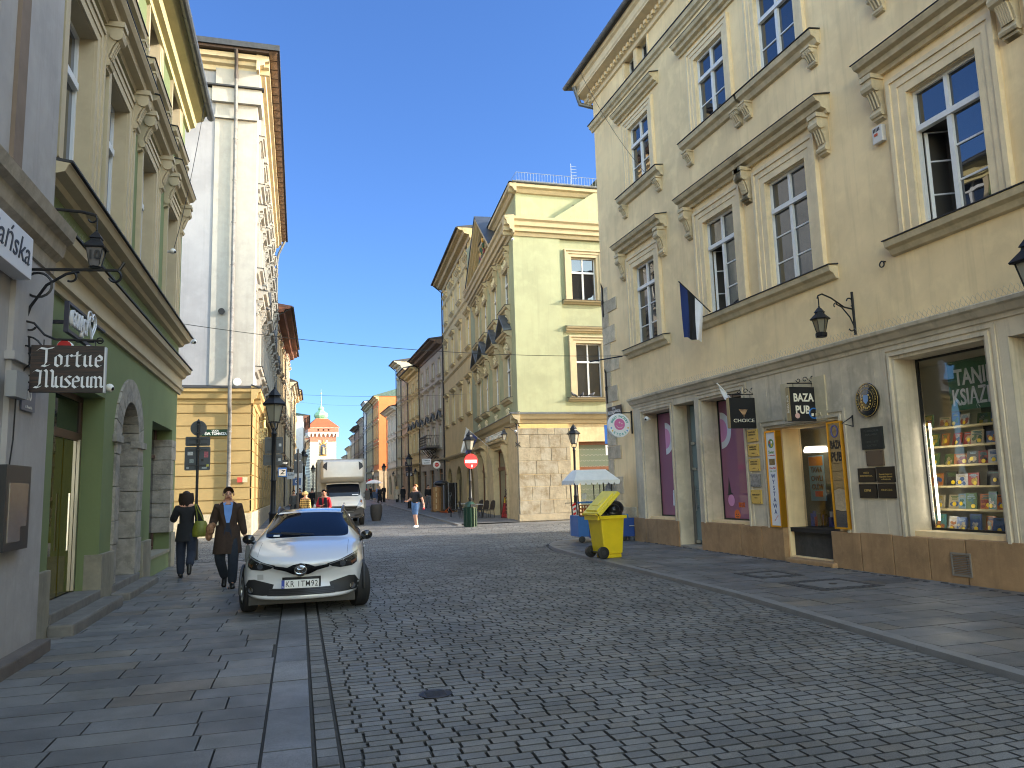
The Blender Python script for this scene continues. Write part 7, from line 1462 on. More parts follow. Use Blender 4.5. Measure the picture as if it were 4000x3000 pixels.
    T=thing('alarm_box','small white alarm box with an orange lamp high on the cream wall','alarm box',M0@Vector((11.37,0,7.0)),R(-88.9)); b=MB().box(0,.21,-.09,0,0,.28).build('box',mat('alarm_white',(.62,.58,.52),.5),T,bevel=.01); MB().box(.05,.12,-.1,-.09,.12,.16).build('lamp',mat('alarm_orange',lin(190,80,30),.4),b)
    m=MB(); 
    for i in range(5): m.box(.03+i*.03,.045+i*.03,-.094,-.09,.19,.25)
    m.build('slots',BLK,b)
    T=thing('iron_bracket','black triangular iron bracket on the stone right of the pub window','bracket',M0@Vector((10.35,-.1,2.5)),R(-88.9)); m=MB(); m.tube([(0,0,.12),(0,-.22,0),(0,0,-.05),(0,0,.14)],.012,5); m.build('arm',BLK,T)
    # flags
    def flag(label,base,tip,cols,L,drop,wob=.06,sway=(0,0,0),pole=mat('pole_dark',(.02,.02,.02),.4)):
        T=thing('flag',label,'flag',base); b,t=Vector((0,0,0)),Vector(tip)-Vector(base); MB().tube([b,t],.015,6).build('pole',pole,T); d=t.normalized()
        n=12; k=len(cols); 
        for ci,(mt) in enumerate(cols):
            m=MB(); V=[];rows=5
            for j in range(rows+1):
                u_=(ci+j/rows)/k
                p=t-d*(.03+L*u_)
                for i in range(n+1):
                    v_=i/n; V.append(p+Vector(sway)*v_+Vector((0,0,-drop*v_*(1.0-.25*u_)))+d*(.35*L*v_*(u_-.15)*-1*-.9)*1.0*(-1 if False else 1)*.6+Vector((.3,.95,0))*wob*sin(u_*11+v_*3)*v_**.6)
            F=[(j*(n+1)+i,j*(n+1)+i+1,(j+1)*(n+1)+i+1,(j+1)*(n+1)+i) for j in range(rows) for i in range(n)]
            m.add(V,F); m.build('cloth',mt,T,smooth=True)
        return T
    fb=lambda n,c: mat('flag_'+n,c,.85,var=.08,vscale=5)
    flag('blue black and white striped flag hanging from the first floor window',(9.0,15.05,5.42),(8.2,14.98,6.08),[fb('blue',lin(24,44,96)),fb('black',(.012,.012,.014)),fb('white',(.72,.72,.75))],.75,1.25,.07,(.02,0,0))
    flag('small white and red flag on a slanting white pole above the purple shop',(9.0,13.95,2.98),(8.38,13.95,3.62),[fb('white',(.72,.72,.75)),fb('red',lin(196,28,48))],.62,.3,.03,(.12,0,0),pole=WHITEP)
    flag('large faded blue and white flag with yellow stars over the coffee shop windows',(9.95,40.4,3.85),(8.62,39.9,4.85),[fb('pale_white',(.6,.58,.56)),fb('euro_blue',lin(66,72,120))],.9,1.3,.06,(-.35,0,0),pole=WHITEP)
right_signs()
# ---------------- bins, cart, bicycle, cafe furniture, deliveries, posts
YEL=mat('yellow_plastic',lin(226,196,30),.42,var=.08,vscale=4); 
def yellow_bin():
    T=thing('wheelie_bin','yellow wheelie bin overfull with a black sack, lid half open','bin',(6.36,15.42,.055),R(8))
    m=MB(); m.frustum([(-.21,-.24,.09),(.24,-.24,.09),(.24,.24,.09),(-.21,.24,.09)],[(-.29,-.29,.86),(.29,-.29,.86),(.29,.29,.86),(-.29,.29,.86)]); m.box(-.15,.24,-.2,.2,.0,.09); b=m.build('bin_body',YEL,T,bevel=.025)
    m=MB(); 
    for a in((-.33,.33,-.33,-.29,.82,.89),(-.33,.33,.29,.33,.82,.89),(.29,.33,-.29,.29,.82,.89),(-.36,-.29,-.29,.29,.8,.89)): m.box(*a)
    m.tube([(-.36,-.3,.9),(-.4,-.3,.92),(-.4,.3,.92),(-.36,.3,.9)],.018,6); m.build('rim',YEL,b,bevel=.008)
    m=MB(); a=R(-42); V=[]
    def L(x,y,z): return (-.36+x*cos(a)-z*sin(a)*-1*-1 if False else -.36+x*cos(-a)-z*sin(-a),y,.93+x*sin(-a)+z*cos(-a))
    k=MB(); k.box(0,.68,-.33,.33,-.02,.02); k.box(.06,.6,-.24,.24,.02,.05); k.box(.2,.45,-.12,.12,.05,.06); k.box(0,.68,-.34,-.3,-.06,-.02); k.box(0,.68,.3,.34,-.06,-.02); k.box(.64,.7,-.3,.3,-.06,-.02)
    k.v=[L(*p) for p in k.v]; k.build('lid',mat('yellow_lid',lin(236,214,70),.4,var=.08,vscale=4),T,bevel=.012)
    m=MB(); rr=random.Random(3); 
    for x,y,z,r_ in((0,0,.86,.2),(.14,-.05,.93,.22),(.08,.1,1.0,.17),(-.12,-.08,.88,.13),(.2,.1,.9,.2),(.22,-.02,1.03,.2),(.12,-.12,1.0,.16)): m.sphere((x,y,z),r_,12,9,1,1,.85)
    o=m.build('rubbish_sack',mat('black_sack',(.010,.010,.011),.28,bump=.6,bscale=14),T,smooth=True); o.parent=None; o.matrix_world=Matrix.Translation((6.36,15.42,.055))@Matrix.Rotation(R(8),4,'Z'); tag(o,'shiny black rubbish sack bulging out of the yellow bin','rubbish sack')
    for y in(-.27,.27): 
        w=MB().lathe([(.1,-.035),(.125,-.03),(.125,.03),(.1,.035)],18,(-.25,y,.125),axis='y').build('wheel',MATB,T,smooth=True,ang=30); MB().lathe([(.05,-.04),(.05,.04)],10,(-.25,y,.125),axis='y').build('hub',mat('grey_bar',(.035,.035,.038)),w)
    MB().tube([(-.25,-.27,.125),(-.25,.27,.125)],.015,6).build('axle',MATB,T)
yellow_bin()
def cart():
    T=thing('pretzel_cart','blue street cart with a white scalloped awning selling pretzels by the quoined corner','food cart',(7.28,19.6,.055),R(-3))
    BL_=mat('blue_panel',lin(44,104,168),.4,var=.12,vscale=3); BD=mat('blue_panel_dark',lin(24,64,132),.4,var=.12)
    m=MB(); m.box(0,1.45,0,.75,.16,.72); b=m.build('cart_body',[BL_],T,bevel=.01); MB().box(.3,1.68,-.03,0,.12,.62).build('front_panel',BD,T)
    m=MB(); 
    for x in(.06,1.04):
        for y in(.05,.7): m.tube([(x,y,.72),(x-.03,y,1.7)],.018,6)
    m.tube([(.5,.05,.72),(.5,.05,1.7)],.014,5); m.tube([(.9,.7,.72),(.9,.7,1.7)],.014,5); m.build('posts',BLK,T)
    g=mat('cart_window',(.5,.5,.5),.1); m=MB().box(.08,1.34,.045,.05,1.1,1.62); m.build('clear_screen',CLEAR,T); MB().box(.02,.52,-.0,.06,1.05,1.1).build('blue_rail',BL_,T)
    # awning
    aw=mat('awning_canvas',lin(236,234,226),.85,var=.08,vscale=5); m=MB(); x0,x1,y0,y1=-.14,1.16,-.25,.95
    m.frustum([(x0,y0,1.66),(x1,y0,1.66),(x1,y1,1.66),(x0,y1,1.66)],[(.08,.15,1.96),(.9,.15,1.96),(.9,.6,1.96),(.08,.6,1.96)])
    def scal(P,Q):
        P,Q=Vector(P),Vector(Q); n=8
        for i in range(n):
            a=P+(Q-P)*(i/n); c=P+(Q-P)*((i+1)/n); d=P+(Q-P)*((i+.5)/n)
            m.add([a,c,c+Vector((0,0,-.06)),d+(Q-P)/n*.3+Vector((0,0,-.12)),d-(Q-P)/n*.3+Vector((0,0,-.12)),a+Vector((0,0,-.06))],[(0,1,2,3,4,5)])
    scal((x0,y0,1.67),(x1,y0,1.67)); scal((x0,y1,1.67),(x0,y0,1.67)); scal((x1,y0,1.67),(x1,y1,1.67)); m.build('awning',aw,T)
    for x in(.1,1.3): MB().lathe([(.05,-.025),(.09,-.02),(.09,.02),(.05,.025)],14,(x,.02,.09),axis='y').build('wheel',MATB,T,smooth=True,ang=30)
    MB().tube([(1.45,-.04,.4),(1.6,-.06,.4),(1.66,-.04,.42)],.015,5).build('latch',mat('steel',(.5,.5,.5)),T)
    pm=mat('pretzel_crust',lin(150,92,40),.5,var=.3,vscale=20); P=None; me=None
    for r_ in range(3):
        for c in range(6):
            if me is None:
                k=MB(); k.tube([(.05*sin(t)*(1+.3*cos(2*t)),0,.045*cos(t)) for t in[2*PI*i/14 for i in range(15)]],.018,5,False); me=k.mesh('pretzel',pm,True)
            o=obj('pretzel',me); o.matrix_world=T.matrix_basis@Matrix.Translation((.09+c*.075,-.02,.76+r_*.1))@Matrix.Rotation(.3*c,4,'Y'); tag(o,'brown ring pretzel stacked on the blue cart counter','pretzel','pretzels on the cart')
    m=MB()
    for i in range(5): m.sphere((1.08+.05*cos(i*2),.3+.06*sin(i),1.33+.06*i*.8),.13,8,6,1,.8,.9)
    o=m.build('plastic_bags',mat('white_plastic',(.62,.63,.66),.4,bump=.5,bscale=25),smooth=True); o.matrix_world=T.matrix_basis.copy(); tag(o,'bundle of white plastic bags hanging under the cart awning','plastic bag')
    m=MB(); m.sphere((1.72,.25,.22),.2,10,7,.8,1,1.2); m.sphere((1.62,.2,.1),.14,8,6); o=m.build('refuse_bag',mat('grey_sack',(.16,.18,.23),.35,bump=.5,bscale=15),smooth=True); o.matrix_world=T.matrix_basis.copy(); tag(o,'grey blue plastic sack on the pavement right of the blue cart','rubbish sack')
    m=MB(); m.box(0,.13,-.005,0,0,.16); o=m.build('price_card',mat('card_paper',(.6,.58,.5))); o.matrix_world=T.matrix_basis@Matrix.Translation((.14,.03,1.16)); tag(o,'small paper price card taped to the cart screen','card')
cart()
def bike():
    T=thing('bicycle','green and white bicycle locked to a rack behind the blue cart','bicycle',(9.28,25.5,0),R(70)); fr=mat('bike_white',lin(200,214,190),.3); gn=mat('bike_green',lin(140,180,60),.35)
    for x in(-.5,.5):
        w=MB().tube([(x+.32*cos(a),0,.34+.32*sin(a)) for a in[2*PI*i/28 for i in range(29)]],.02,6,False).build('wheel',MATB,T,smooth=True); m=MB()
        for i in range(12): a=i*PI/6; m.tube([(x,0,.34),(x+.31*cos(a),0,.34+.31*sin(a))],.003,3,False)
        m.build('spokes',mat('steel',(.5,.5,.5)),w)
    m=MB(); m.tube([(-.5,0,.34),(-.14,0,.32),(.36,0,.78),(-.24,0,.8),(-.14,0,.32)],.02,6); m.tube([(-.5,0,.34),(-.24,0,.8)],.013,5); m.tube([(.5,0,.34),(.36,0,.78),(.33,0,.95)],.018,6); m.build('frame',fr,T)
    MB().tube([(-.14,0,.34),(.36,0,.8)],.024,6).build('down_tube',gn,T); m=MB(); m.tube([(.25,-.25,.98),(.33,-.1,.98),(.33,.1,.98),(.25,.25,.98)],.014,5); m.build('handlebar',BLK,T); m=MB(); m.sphere((-.26,0,.92),.1,8,5,1.3,.7,.4); m.tube([(-.24,0,.8),(-.26,0,.9)],.014,5); m.build('saddle',MATB,T)
    m=MB(); m.tube([(-.14,0,.32),(-.05,.06,.2)],.01,4); m.lathe([(.09,-.01),(.09,.01)],14,(-.14,.03,.32),axis='y'); m.build('crank',BLK,T)
    T=thing('bike_rack','bent steel tube bike rack beside the bicycle','bike rack',(9.1,25.0,0),R(60)); m=MB().tube([(0,0,0),(0,0,.7),(.08,0,.8),(.6,0,.8),(.68,0,.7),(.68,0,0)],.025,7); m.build('tube',mat('rack_steel',(.2,.2,.2),.4,.6),T,smooth=True)
    T=thing('warning_post','red and white striped warning plate on a short steel post by the bike','marker post',(9.16,25.05,0),0); MB().tube([(0,.03,0),(0,.03,.95)],.025,6).build('post',mat('rack_steel',(.2,.2,.2)),T); b=MB().box(-.08,.08,-.01,.0,.35,.98).build('plate',WHITEP,T); m=MB()
    for i in range(4): m.plate([(-.08,.37+i*.16),(.08,.45+i*.16),(.08,.53+i*.16),(-.08,.45+i*.16)],(0,-.012,0),(1,0,0),(0,0,1),.001)
    m.build('stripes',mat('sign_red',lin(190,24,30),.4),b)
bike()
def gbin():
    T=thing('litter_bin','dark green ribbed cast metal litter bin at the crossing','litter bin',(6.93,31.55,0),R(20)); g=mat('bin_green',lin(28,58,44),.35,.2,var=.2); m=MB(); 
    for i in range(12):
        a=2*PI*i/12; m.tube([(.25*cos(a),.25*sin(a),.03),(.25*cos(a),.25*sin(a),.8)],.035,5)
    m.lathe([(.25,0),(.25,.82),(.27,.84),(.2,.98),(.12,1.05),(0,1.06)],12); m.build('bin_body',g,T,smooth=True,ang=25); MB().box(-.12,.12,-.26,-.2,.82,.94).build('slot',DARKIN,T)
gbin()
def cafe():
    tt=mat('table_top_white',lin(196,192,184),.4); wk=mat('rattan_dark',(.035,.026,.02),.6,var=.3,vscale=20)
    first=None
    for i,(x,y,d) in enumerate(((8.75,38.6,'nearest the lamp'),(8.6,40.4,'further along the wall'))):
        if not first:
            T=thing('cafe_table','square pale cafe table %s outside the coffee shop'%d,'table',(x,y,gz(y)),.1,'cafe tables by the coffee shop'); MB().box(-.35,.35,-.35,.35,.72,.75).build('table_top',tt,T); m=MB(); m.tube([(0,0,.03),(0,0,.72)],.03,6); m.box(-.25,.25,-.03,.03,0,.03); m.box(-.03,.03,-.25,.25,0,.029); m.build('leg',BLK,T); first=T
        else: T=copytree(first); T.location=(x,y,gz(y)); T['label']='square pale cafe table %s outside the coffee shop'%d
    def chair():
        T=thing('cafe_chair','','chair',(0,0,0),0,'wicker chairs by the coffee shop'); MB().box(-.22,.22,-.22,.22,.43,.46).build('seat',wk,T,bevel=.01)
        for x in(-.2,.2):
            for y in(-.2,.2): MB().tube([(x,y,.43),(x*1.1,y*1.2,0)],.014,5).build('leg',BLK,T)
        m=MB(); P=[(-.22,.2,.45),(-.24,.26,.7),(-.18,.3,.88),(0,.32,.93),(.18,.3,.88),(.24,.26,.7),(.22,.2,.45)]; m.tube(P,.014,5)
        V=[];
        for j in range(7): 
            t=j/6; V+=[(-.21+.42*i/6,.2+.1*t+.02*(1-abs(i-3)/3),.47+.44*t*(1-.1*abs(i-3)/3)) for i in range(7)]
        m.add(V,[(j*7+i,j*7+i+1,(j+1)*7+i+1,(j+1)*7+i) for j in range(6) for i in range(6)]); m.build('backrest',wk,T); return T
    c0=chair()
    for i,(x,y,r_,d) in enumerate(((9.35,38.2,-1.3,'nearest the shop entrance'),(9.15,38.7,-1.2,'second from the shop entrance'),(8.95,39.2,-1.3,'third, between the two tables'),(9.2,40.2,-1.4,'at the far table, wall side'),(8.1,40.6,1.5,'at the far table, street side'),(8.2,38.5,1.6,'at the near table, behind the litter bin'))):
        T=c0 if i==0 else copytree(c0); T.location=(x,y,gz(y)); T.rotation_euler.z=r_; T['label']='dark wicker cafe chair '+d
    T=thing('poster_board','red and black advertising board leaning in the coffee shop doorway','poster board',(9.9,37.2,.06),R(-70)); b=MB().box(-.28,.28,0,.03,0,1.15); b=b.build('board',BLK,T,rot=(R(-12),0,0)); p=MB().box(-.24,.24,-.004,0,.05,1.1).build('poster',mat('poster_red',lin(150,40,40),.5,var=.6,vscale=9),b); MB().box(-.22,.22,-.007,-.004,.78,1.05).build('poster_title',mat('poster_gold',lin(200,170,50),.5,var=.4,vscale=12),p)
    T=thing('wall_chain','heavy rusty chain hanging on the coffee shop pillar','chain',(9.72,35.9,0),R(-95)); m=MB()
    for i in range(13):
        z=1.45-i*.088; m.tube([(.03*cos(a)*(1 if i%2 else .3)+.02*sin(i),-.05-(.03*cos(a) if i%2==0 else 0),z+.06*sin(a)) for a in[2*PI*q/10 for q in range(11)]],.014,4,False)
    m.build('links',mat('rusty_iron',(.05,.035,.028),.7,.3),T)
    T=thing('door_mat','tan mat lying on the pavement before the coffee shop step','mat',(9.5,39.3,gz(39.3)+.015),R(-5)); MB().box(-.45,.45,-.7,.7,0,.02).build('mat_pad',mat('mat_tan',lin(150,126,96),.9,var=.3,vscale=20),T)
cafe()
def delivery():
    cb=mat('cardboard',lin(164,122,78),.8,var=.2,vscale=5); tape=mat('packing_tape',lin(200,180,140),.3)
    pal=None
    for x,y,d in((8.75,49.4,'under the cardboard boxes'),(9.2,48.0,'under the black wrapped load')):
        if pal is None:
            T=thing('pallet','wooden pallet '+d,'pallet',(x,y,gz(y)),R(3),'pallets of the delivery'); m=MB(); 
            for i in range(5): m.box(-.4,.4,-.55+i*.25,-.4+i*.25,.1,.13)
            for q in(-.36,0,.30): m.box(q,q+.08,-.55,.6,0,.1)
            m.build('slats',mat('pallet_wood',lin(170,130,84),.8,var=.3,vscale=10),T); pal=T
        else: T=copytree(pal); T.location=(x,y,gz(y)); T['label']='wooden pallet '+d
    bx=None; n=0
    for k in range(4):
        for i in range(2):
            L='brown cardboard box, %s layer of the stack by the man in black, %s side'%(('bottom','second','third','top')[k],('street','wall')[i])
            if bx is None:
                T=thing('cardboard_box',L,'box',(0,0,0),0,'stacked cardboard boxes'); MB().box(-.19,.19,-.4,.4,0,.37).build('carton',cb,T,bevel=.01); m=MB(); m.box(-.03,.03,-.403,.403,.1,.374); m.build('tape',tape,T); bx=T
            else: T=copytree(bx); T['label']=L
            T.location=(8.55+i*.4,49.4,gz(49.4)+.13+k*.375); T.rotation_euler.z=.02*(k%3-1)
    T=thing('wrapped_pallet_load','tall pallet load wrapped in shiny black film beside the cardboard boxes','wrapped load',(9.2,48.0,gz(48)+.13),R(3)); MB().box(-.42,.42,-.55,.55,0,1.75).build('load',mat('black_wrap',(.012,.012,.014),.25,bump=.5,bscale=9),T,bevel=.04); m=MB()
    for x in(-.2,.25): m.box(x,x+.03,-.565,-.55,0,1.76)
    m.build('straps',mat('strap_grey',(.3,.3,.3),.5),T); MB().box(-.44,-.43,-.5,-.2,0.1,1.6).build('film_edge',mat('film_grey',(.2,.23,.3),.3),T)
    m=MB(); m.sphere((8.9,49.0,gz(49)+1.85),.4,9,6,1.3,1,.5); tag(m.build('black_tarp',mat('black_sack',(.01,.01,.011)),smooth=True),'crumpled black tarp draped over the top of the cardboard stack','tarp')
    T=thing('pallet_jack','orange pallet jack parked before the black wrapped load','pallet jack',(8.95,46.6,gz(46.6)),R(10)); og=mat('jack_orange',lin(214,96,24),.4,var=.15); m=MB(); m.tube([(-.2,.3,.1),(0,0,.42),(.25,.3,.1)],.03,5); m.box(-.25,-.1,0,1.1,.07,.12); m.box(.1,.25,0,1.1,.07,.12); m.build('frame',og,T)
    m=MB(); m.tube([(0,0,.3),(0,-.12,1.05)],.022,6); m.tube([(0,-.12,1.05),(-.09,-.13,1.12),(-.08,-.14,1.26),(.08,-.14,1.26),(.09,-.13,1.12),(0,-.12,1.05)],.016,5); m.build('handle',mat('rack_steel',(.2,.2,.2)),T)
    for x in(-.06,.06): MB().lathe([(.09,-.03),(.09,.03)],12,(x,0,.09),axis='x').build('wheel',MATB,T)
delivery()
# ---------------- traffic signs
SB_=mat('sign_back_grey',lin(78,82,88),.5,.4,var=.1); RW=mat('sign_white',(.75,.75,.72),.4); SR=mat('sign_red',lin(190,24,30),.4)
def plate_r(m,x0,x1,z0,z1,y,r=.03,t=.01): m.plate([(x1-r+r*cos(a),z1-r+r*sin(a)) for a in(0,PI/4,PI/2)]+[(x0+r-r*sin(a),z1-r+r*cos(a)) for a in(0,PI/4,PI/2)]+[(x0+r-r*cos(a),z0+r-r*sin(a)) for a in(0,PI/4,PI/2)]+[(x1-r+r*sin(a),z0+r-r*cos(a)) for a in(0,PI/4,PI/2)],(0,y,0),(1,0,0),(0,0,1),t)
def sign_post():
    T=thing('traffic_sign','back of a round and two square traffic signs with stickers on a black post','traffic sign',(-2.52,21.16,0)); m=MB(); m.lathe([(.07,0),(.07,.5),(.035,.55),(.035,3.5),(.05,3.52),(.02,3.58),(0,3.6)],10); m.build('post',BLK,T,smooth=True,ang=30)
    m=MB(); m.lathe([(.2,.0),(.2,.015)],24,(0,.04,3.36),axis='y'); m.build('round_plate',SB_,T); m=MB(); plate_r(m,-.31,.29,2.9,3.14,.04); m.build('upper_plate',SB_,T); m=MB(); plate_r(m,-.32,.3,2.27,2.88,.04); b=m.build('lower_plate',SB_,T)
    m=MB(); 
    for z in(3.45,3.24,3.08,2.95,2.8,2.4): m.box(-.06,.06,-.04,.045,z-.008,z+.008)
    for z in(3.08,2.95,2.8,2.4): m.box(-.22,-.06,.02,.028,z-.01,z+.01); m.box(.06,.22,.02,.028,z-.01,z+.01)
    m.build('clamps',mat('clamp_dark',(.05,.05,.055),.4,.6),T)
    for i,(x,z,w,h,c) in enumerate(((-.25,2.66,.13,.09,(210,210,210)),(-.2,2.46,.1,.1,(150,160,160)),(.15,2.6,.1,.15,(190,100,110)),(.08,2.5,.06,.06,(30,30,30)),(.2,2.36,.07,.06,(210,200,90)),(-.27,2.31,.06,.05,(200,200,200)),(.1,2.31,.12,.04,(180,190,190)))): MB().box(x,x+w,.036,.039,z,z+h).build('sticker',mat('sticker_%d'%i,lin(*c),.5,var=.5,vscale=60),b)
    # on the near lamp post
    T=thing('traffic_sign','two square traffic sign backs strapped to the tall lamp post left of the truck','traffic sign',(-.59,19.56,0)); 
    for z0,z1,x0,x1 in((2.59,3.0,-.22,.21),(2.3,2.57,-.25,.2)):
        m=MB(); plate_r(m,x0,x1,z0,z1,.06); b=m.build('plate',SB_,T); m=MB()
        for z in(z0+.06,z1-.06): m.box(x0+.06,x1-.06,.03,.045,z-.01,z+.01)
        m.build('clamp',mat('clamp_dark',(.05,.05,.055)),b); MB().box(x1-.1,x1-.04,.056,.059,(z0+z1)/2-.03,(z0+z1)/2+.04).build('sticker',mat('sticker_0',lin(210,210,210)),b)
    T=thing('traffic_sign','back of a small round and a square sign on a thin post behind the lamp','traffic sign',(-.03,30,0)); m=MB(); m.lathe([(.035,0),(.035,3.25),(0,3.3)],8); m.build('post',BLK,T); m=MB(); m.lathe([(.155,0),(.155,.012)],22,(0,.05,2.98),axis='y'); m.build('round_plate',SB_,T); m=MB(); plate_r(m,-.15,.17,2.36,2.82,.05); b=m.build('square_plate',SB_,T); m=MB()
    for z in(2.75,2.55,2.42,2.98): m.box(-.12,.12,.02,.035,z-.006,z+.006)
    m.build('clamp',mat('clamp_dark',(.05,.05,.055)),b)
    T=thing('traffic_sign','red no entry sign with a white bar on the lamp post by the coffee shop','traffic sign',(7.5,33.9,0),R(12)); b=MB().lathe([(.34,-.012),(.34,.0)],28,(0,-.08,2.82),axis='y').build('plate',SR,T); MB().box(-.29,.29,-.096,-.092,2.74,2.88).build('bar',RW,b); MB().box(.0,.08,-.095,-.092,2.55,2.66).build('sticker',RW,b)
    T=thing('traffic_sign','blue one way sign with a white arrow half hidden by the quoined corner','traffic sign',(12.05,28.2,0),R(0)); m=MB(); m.lathe([(.03,0),(.03,4.2)],8,(.2,.05,0)); m.build('post',BLK,T); b=MB().box(-.3,.3,0,.01,3.2,3.95).build('plate',mat('sign_blue',lin(30,90,170),.4),T); MB().plate([(-.04,3.3),(.04,3.3),(.04,3.65),(.12,3.65),(0,3.85),(-.12,3.65),(-.04,3.65)],(0,-.003,0),(1,0,0),(0,0,1),.002).build('arrow',RW,b); b=MB().box(-.28,.3,0,.01,2.75,3.15).build('lower_plate',RW,T); text('lettering','Nie dotyczy',.1,BLK,b,(0,-.003,3.06),width=.45,ext=.001); m=MB()
    for x in(-.1,.12): m.tube([(x+.07*cos(a),-.003,2.87+.07*sin(a)) for a in[2*PI*i/12 for i in range(13)]],.008,4,False)
    m.tube([(-.1,-.003,2.87),(-.03,-.003,2.98),(.08,-.003,2.98),(.12,-.003,2.87)],.008,4); m.build('bicycle_symbol',BLK,b)
    for x,y,lab in((9.4,106,'small far no entry sign at the second crossing, right one'),(8.6,106,'small far round sign seen edge on at the second crossing')):
        T=thing('traffic_sign',lab,'traffic sign',(x,y,gz(y))); MB().lathe([(.03,0),(.03,2.6)],6).build('post',BLK,T); MB().lathe([(.32,-.01),(.32,0)],18,(0,-.04,2.4),axis='y').build('plate',SR,T); MB().box(-.26,.26,-.056,-.052,2.34,2.46).build('bar',RW,T)
sign_post()
# ---------------- hanging signs further along, balcony, canopy cart
def far_signs():
    def board(label,x,y,z,w,h,col,lines,lc,side=1,rnd=False):
        T=thing('hanging_sign',label,'hanging sign',(x,y,0),0); mt=mat('board_%d_%d'%(int(x*10),int(y)),lin(*col),.5)
        if rnd: b=MB().lathe([(w/2,-.04),(w/2,.04)],22,(0,0,z),axis='y').build('board',mt,T)
        else: b=MB().box(-w/2,w/2,-.04,.04,z-h/2,z+h/2).build('board',mt,T)
        for body,sz,dz,wd in lines: text('lettering',body,sz,mat('bl_%d_%d_%d'%lc,lin(*lc),.5),b,(0,-.042,z+dz),width=wd,bold=.02,ext=.001)
        m=MB(); m.tube([(0,0,z+h/2+.04),(side*(w/2+.5),0,z+h/2+.04)],.015,5); m.build('arm',BLK,T); return T
    board('white sign lettered Tobacco hanging over the far right pavement',8.2,50.5,3.45,.58,.38,(206,210,214),[('Tobacco',.15,.08,.44),('Specialties',.1,-.08,.4)],(30,40,60)); T=board('round white sign with a red centre next to the Tobacco sign',9.0,51.2,3.25,.52,.52,(226,220,210),[],(0,0,0),rnd=True); MB().lathe([(.14,-.01),(.14,0)],16,(0,-.045,3.25),axis='y').build('red_centre',SR,T); text('lettering','Sushi',.09,RW,T,(0,-.06,3.25),bold=.02,ext=.001)
    board('dark purple sign board on top of the triple sign column, far right',9.7,70,4.0,.62,.42,(44,34,52),[('BAR',.14,.08,.3),('HOUSE',.12,-.08,.4)],(190,180,160)); board('yellow sign board in the middle of the triple sign column, far right',9.72,70,3.5,.62,.4,(190,168,110),[('MONEY',.12,.06,.4),('EXCHANGE',.1,-.08,.45)],(40,36,30)); board('navy sign board lettered SHOP at the bottom of the sign column',9.74,70,3.05,.6,.38,(24,28,52),[('BARGAIN',.1,.09,.45),('SHOP',.2,-.07,.45)],(220,220,220))
    board('blue framed white sign with a bold letter on the left row',-.75,38,2.62,.42,.45,(60,110,180),[],(20,20,30),-1); T=bpy.data.objects['hanging_sign'] if False else None
    o=thing('hanging_sign','white inner sign panel with a slanted dark letter above the blue frame, left row','hanging sign',(-.75,37.9,0)); b=MB().box(-.16,.16,-.05,-.02,2.46,2.76).build('panel',RW,o); text('lettering','Z',.26,BLK,b,(0,-.053,2.61),bold=.03,shear=.3,ext=.001); 
    board('pale grey sign board with handwriting hanging on the left row',-.38,40,2.5,.36,.36,(150,164,176),[('Lulu',.14,.05,.24)],(40,50,60),-1); board('black sign with white lettering over the left pavement, beneath the lamp signs',-.75,36,3.0,.6,.24,(14,14,16),[('sweet cup',.13,0,.5)],(220,220,220),-1); board('blue round emblem sign low on the left row behind the thin post',-.1,44,2.25,.45,.4,(70,100,150),[('C',.24,0,.2)],(220,220,230),-1); board('striped black and white sign board on the left row',-.15,43,2.7,.3,.3,(200,200,200),[('////',.2,0,.26)],(20,20,20),-1)
    BF=thing('balcony','black iron balcony with a lattice railing under the timber eave house','balcony',(11.95,68.5,0),R(-90)); w=4.2
    m=MB(); m.box(-w/2,w/2,-1.2,0,5.25,5.37); m.build('slab',mat('balcony_slab',(.09,.08,.075),.8),BF); m=MB()
    for z in(5.42,6.35): m.tube([(-w/2,0,z),(-w/2,-1.15,z),(w/2,-1.15,z),(w/2,0,z)],.025,5)
    n=16
    for i in range(n): 
        x=-w/2+w*(i+.5)/n; m.tube([(x-w/n/2,-1.15,5.42),(x+w/n/2,-1.15,5.9),(x-w/n/2,-1.15,6.35)],.012,4); m.tube([(x+w/n/2,-1.15,5.42),(x-w/n/2,-1.15,5.9),(x+w/n/2,-1.15,6.35)],.012,4)
    for i in range(5): y=-1.15+.23*(i+.5); m.tube([(w/2,y-.11,5.42),(w/2,y+.11,6.35)],.012,4); m.tube([(w/2,y+.11,5.42),(w/2,y-.11,6.35)],.012,4)
    m.build('railing',BLK,BF); m=MB()
    for x in(-1.6,-.5,.5,1.6): m.tube([(x,0,4.4),(x,-.5,4.6),(x,-1.0,5.2)],.03,5); m.tube(spiral(-.35,4.95,.25,.05,0,420,16,y=x,ax='y'),.02,4)
    m.build('brackets',BLK,BF)
    U=thing('umbrella_cart','street stall cart under a white parasol at the second crossing','food cart',(9.7,103.5,gz(103)),0); MB().box(-.7,.7,-.4,.4,.2,1.0).build('cart_body',mat('stall_blue',lin(70,90,120),.5),U); m=MB(); m.lathe([(1.15,2.1),(1.1,2.2),(.5,2.5),(.05,2.6)],8); m.build('parasol',RW,U); MB().tube([(0,0,.9),(0,0,2.5)],.03,5).build('pole',BLK,U); MB().box(-.6,.6,-.42,.3,1.0,1.25).build('goods',mat('stall_goods',lin(150,100,60),.7,var=.6,vscale=9),U)
    P=thing('stone_planter','brown barrel shaped planter standing behind the truck mirror','planter',(3.95,41,gz(41))); MB().lathe([(.22,0),(.3,.3),(.32,.7),(.26,.85),(.22,.8)],14).build('pot',mat('planter_brown',lin(86,78,72),.8,var=.2),P,smooth=True)
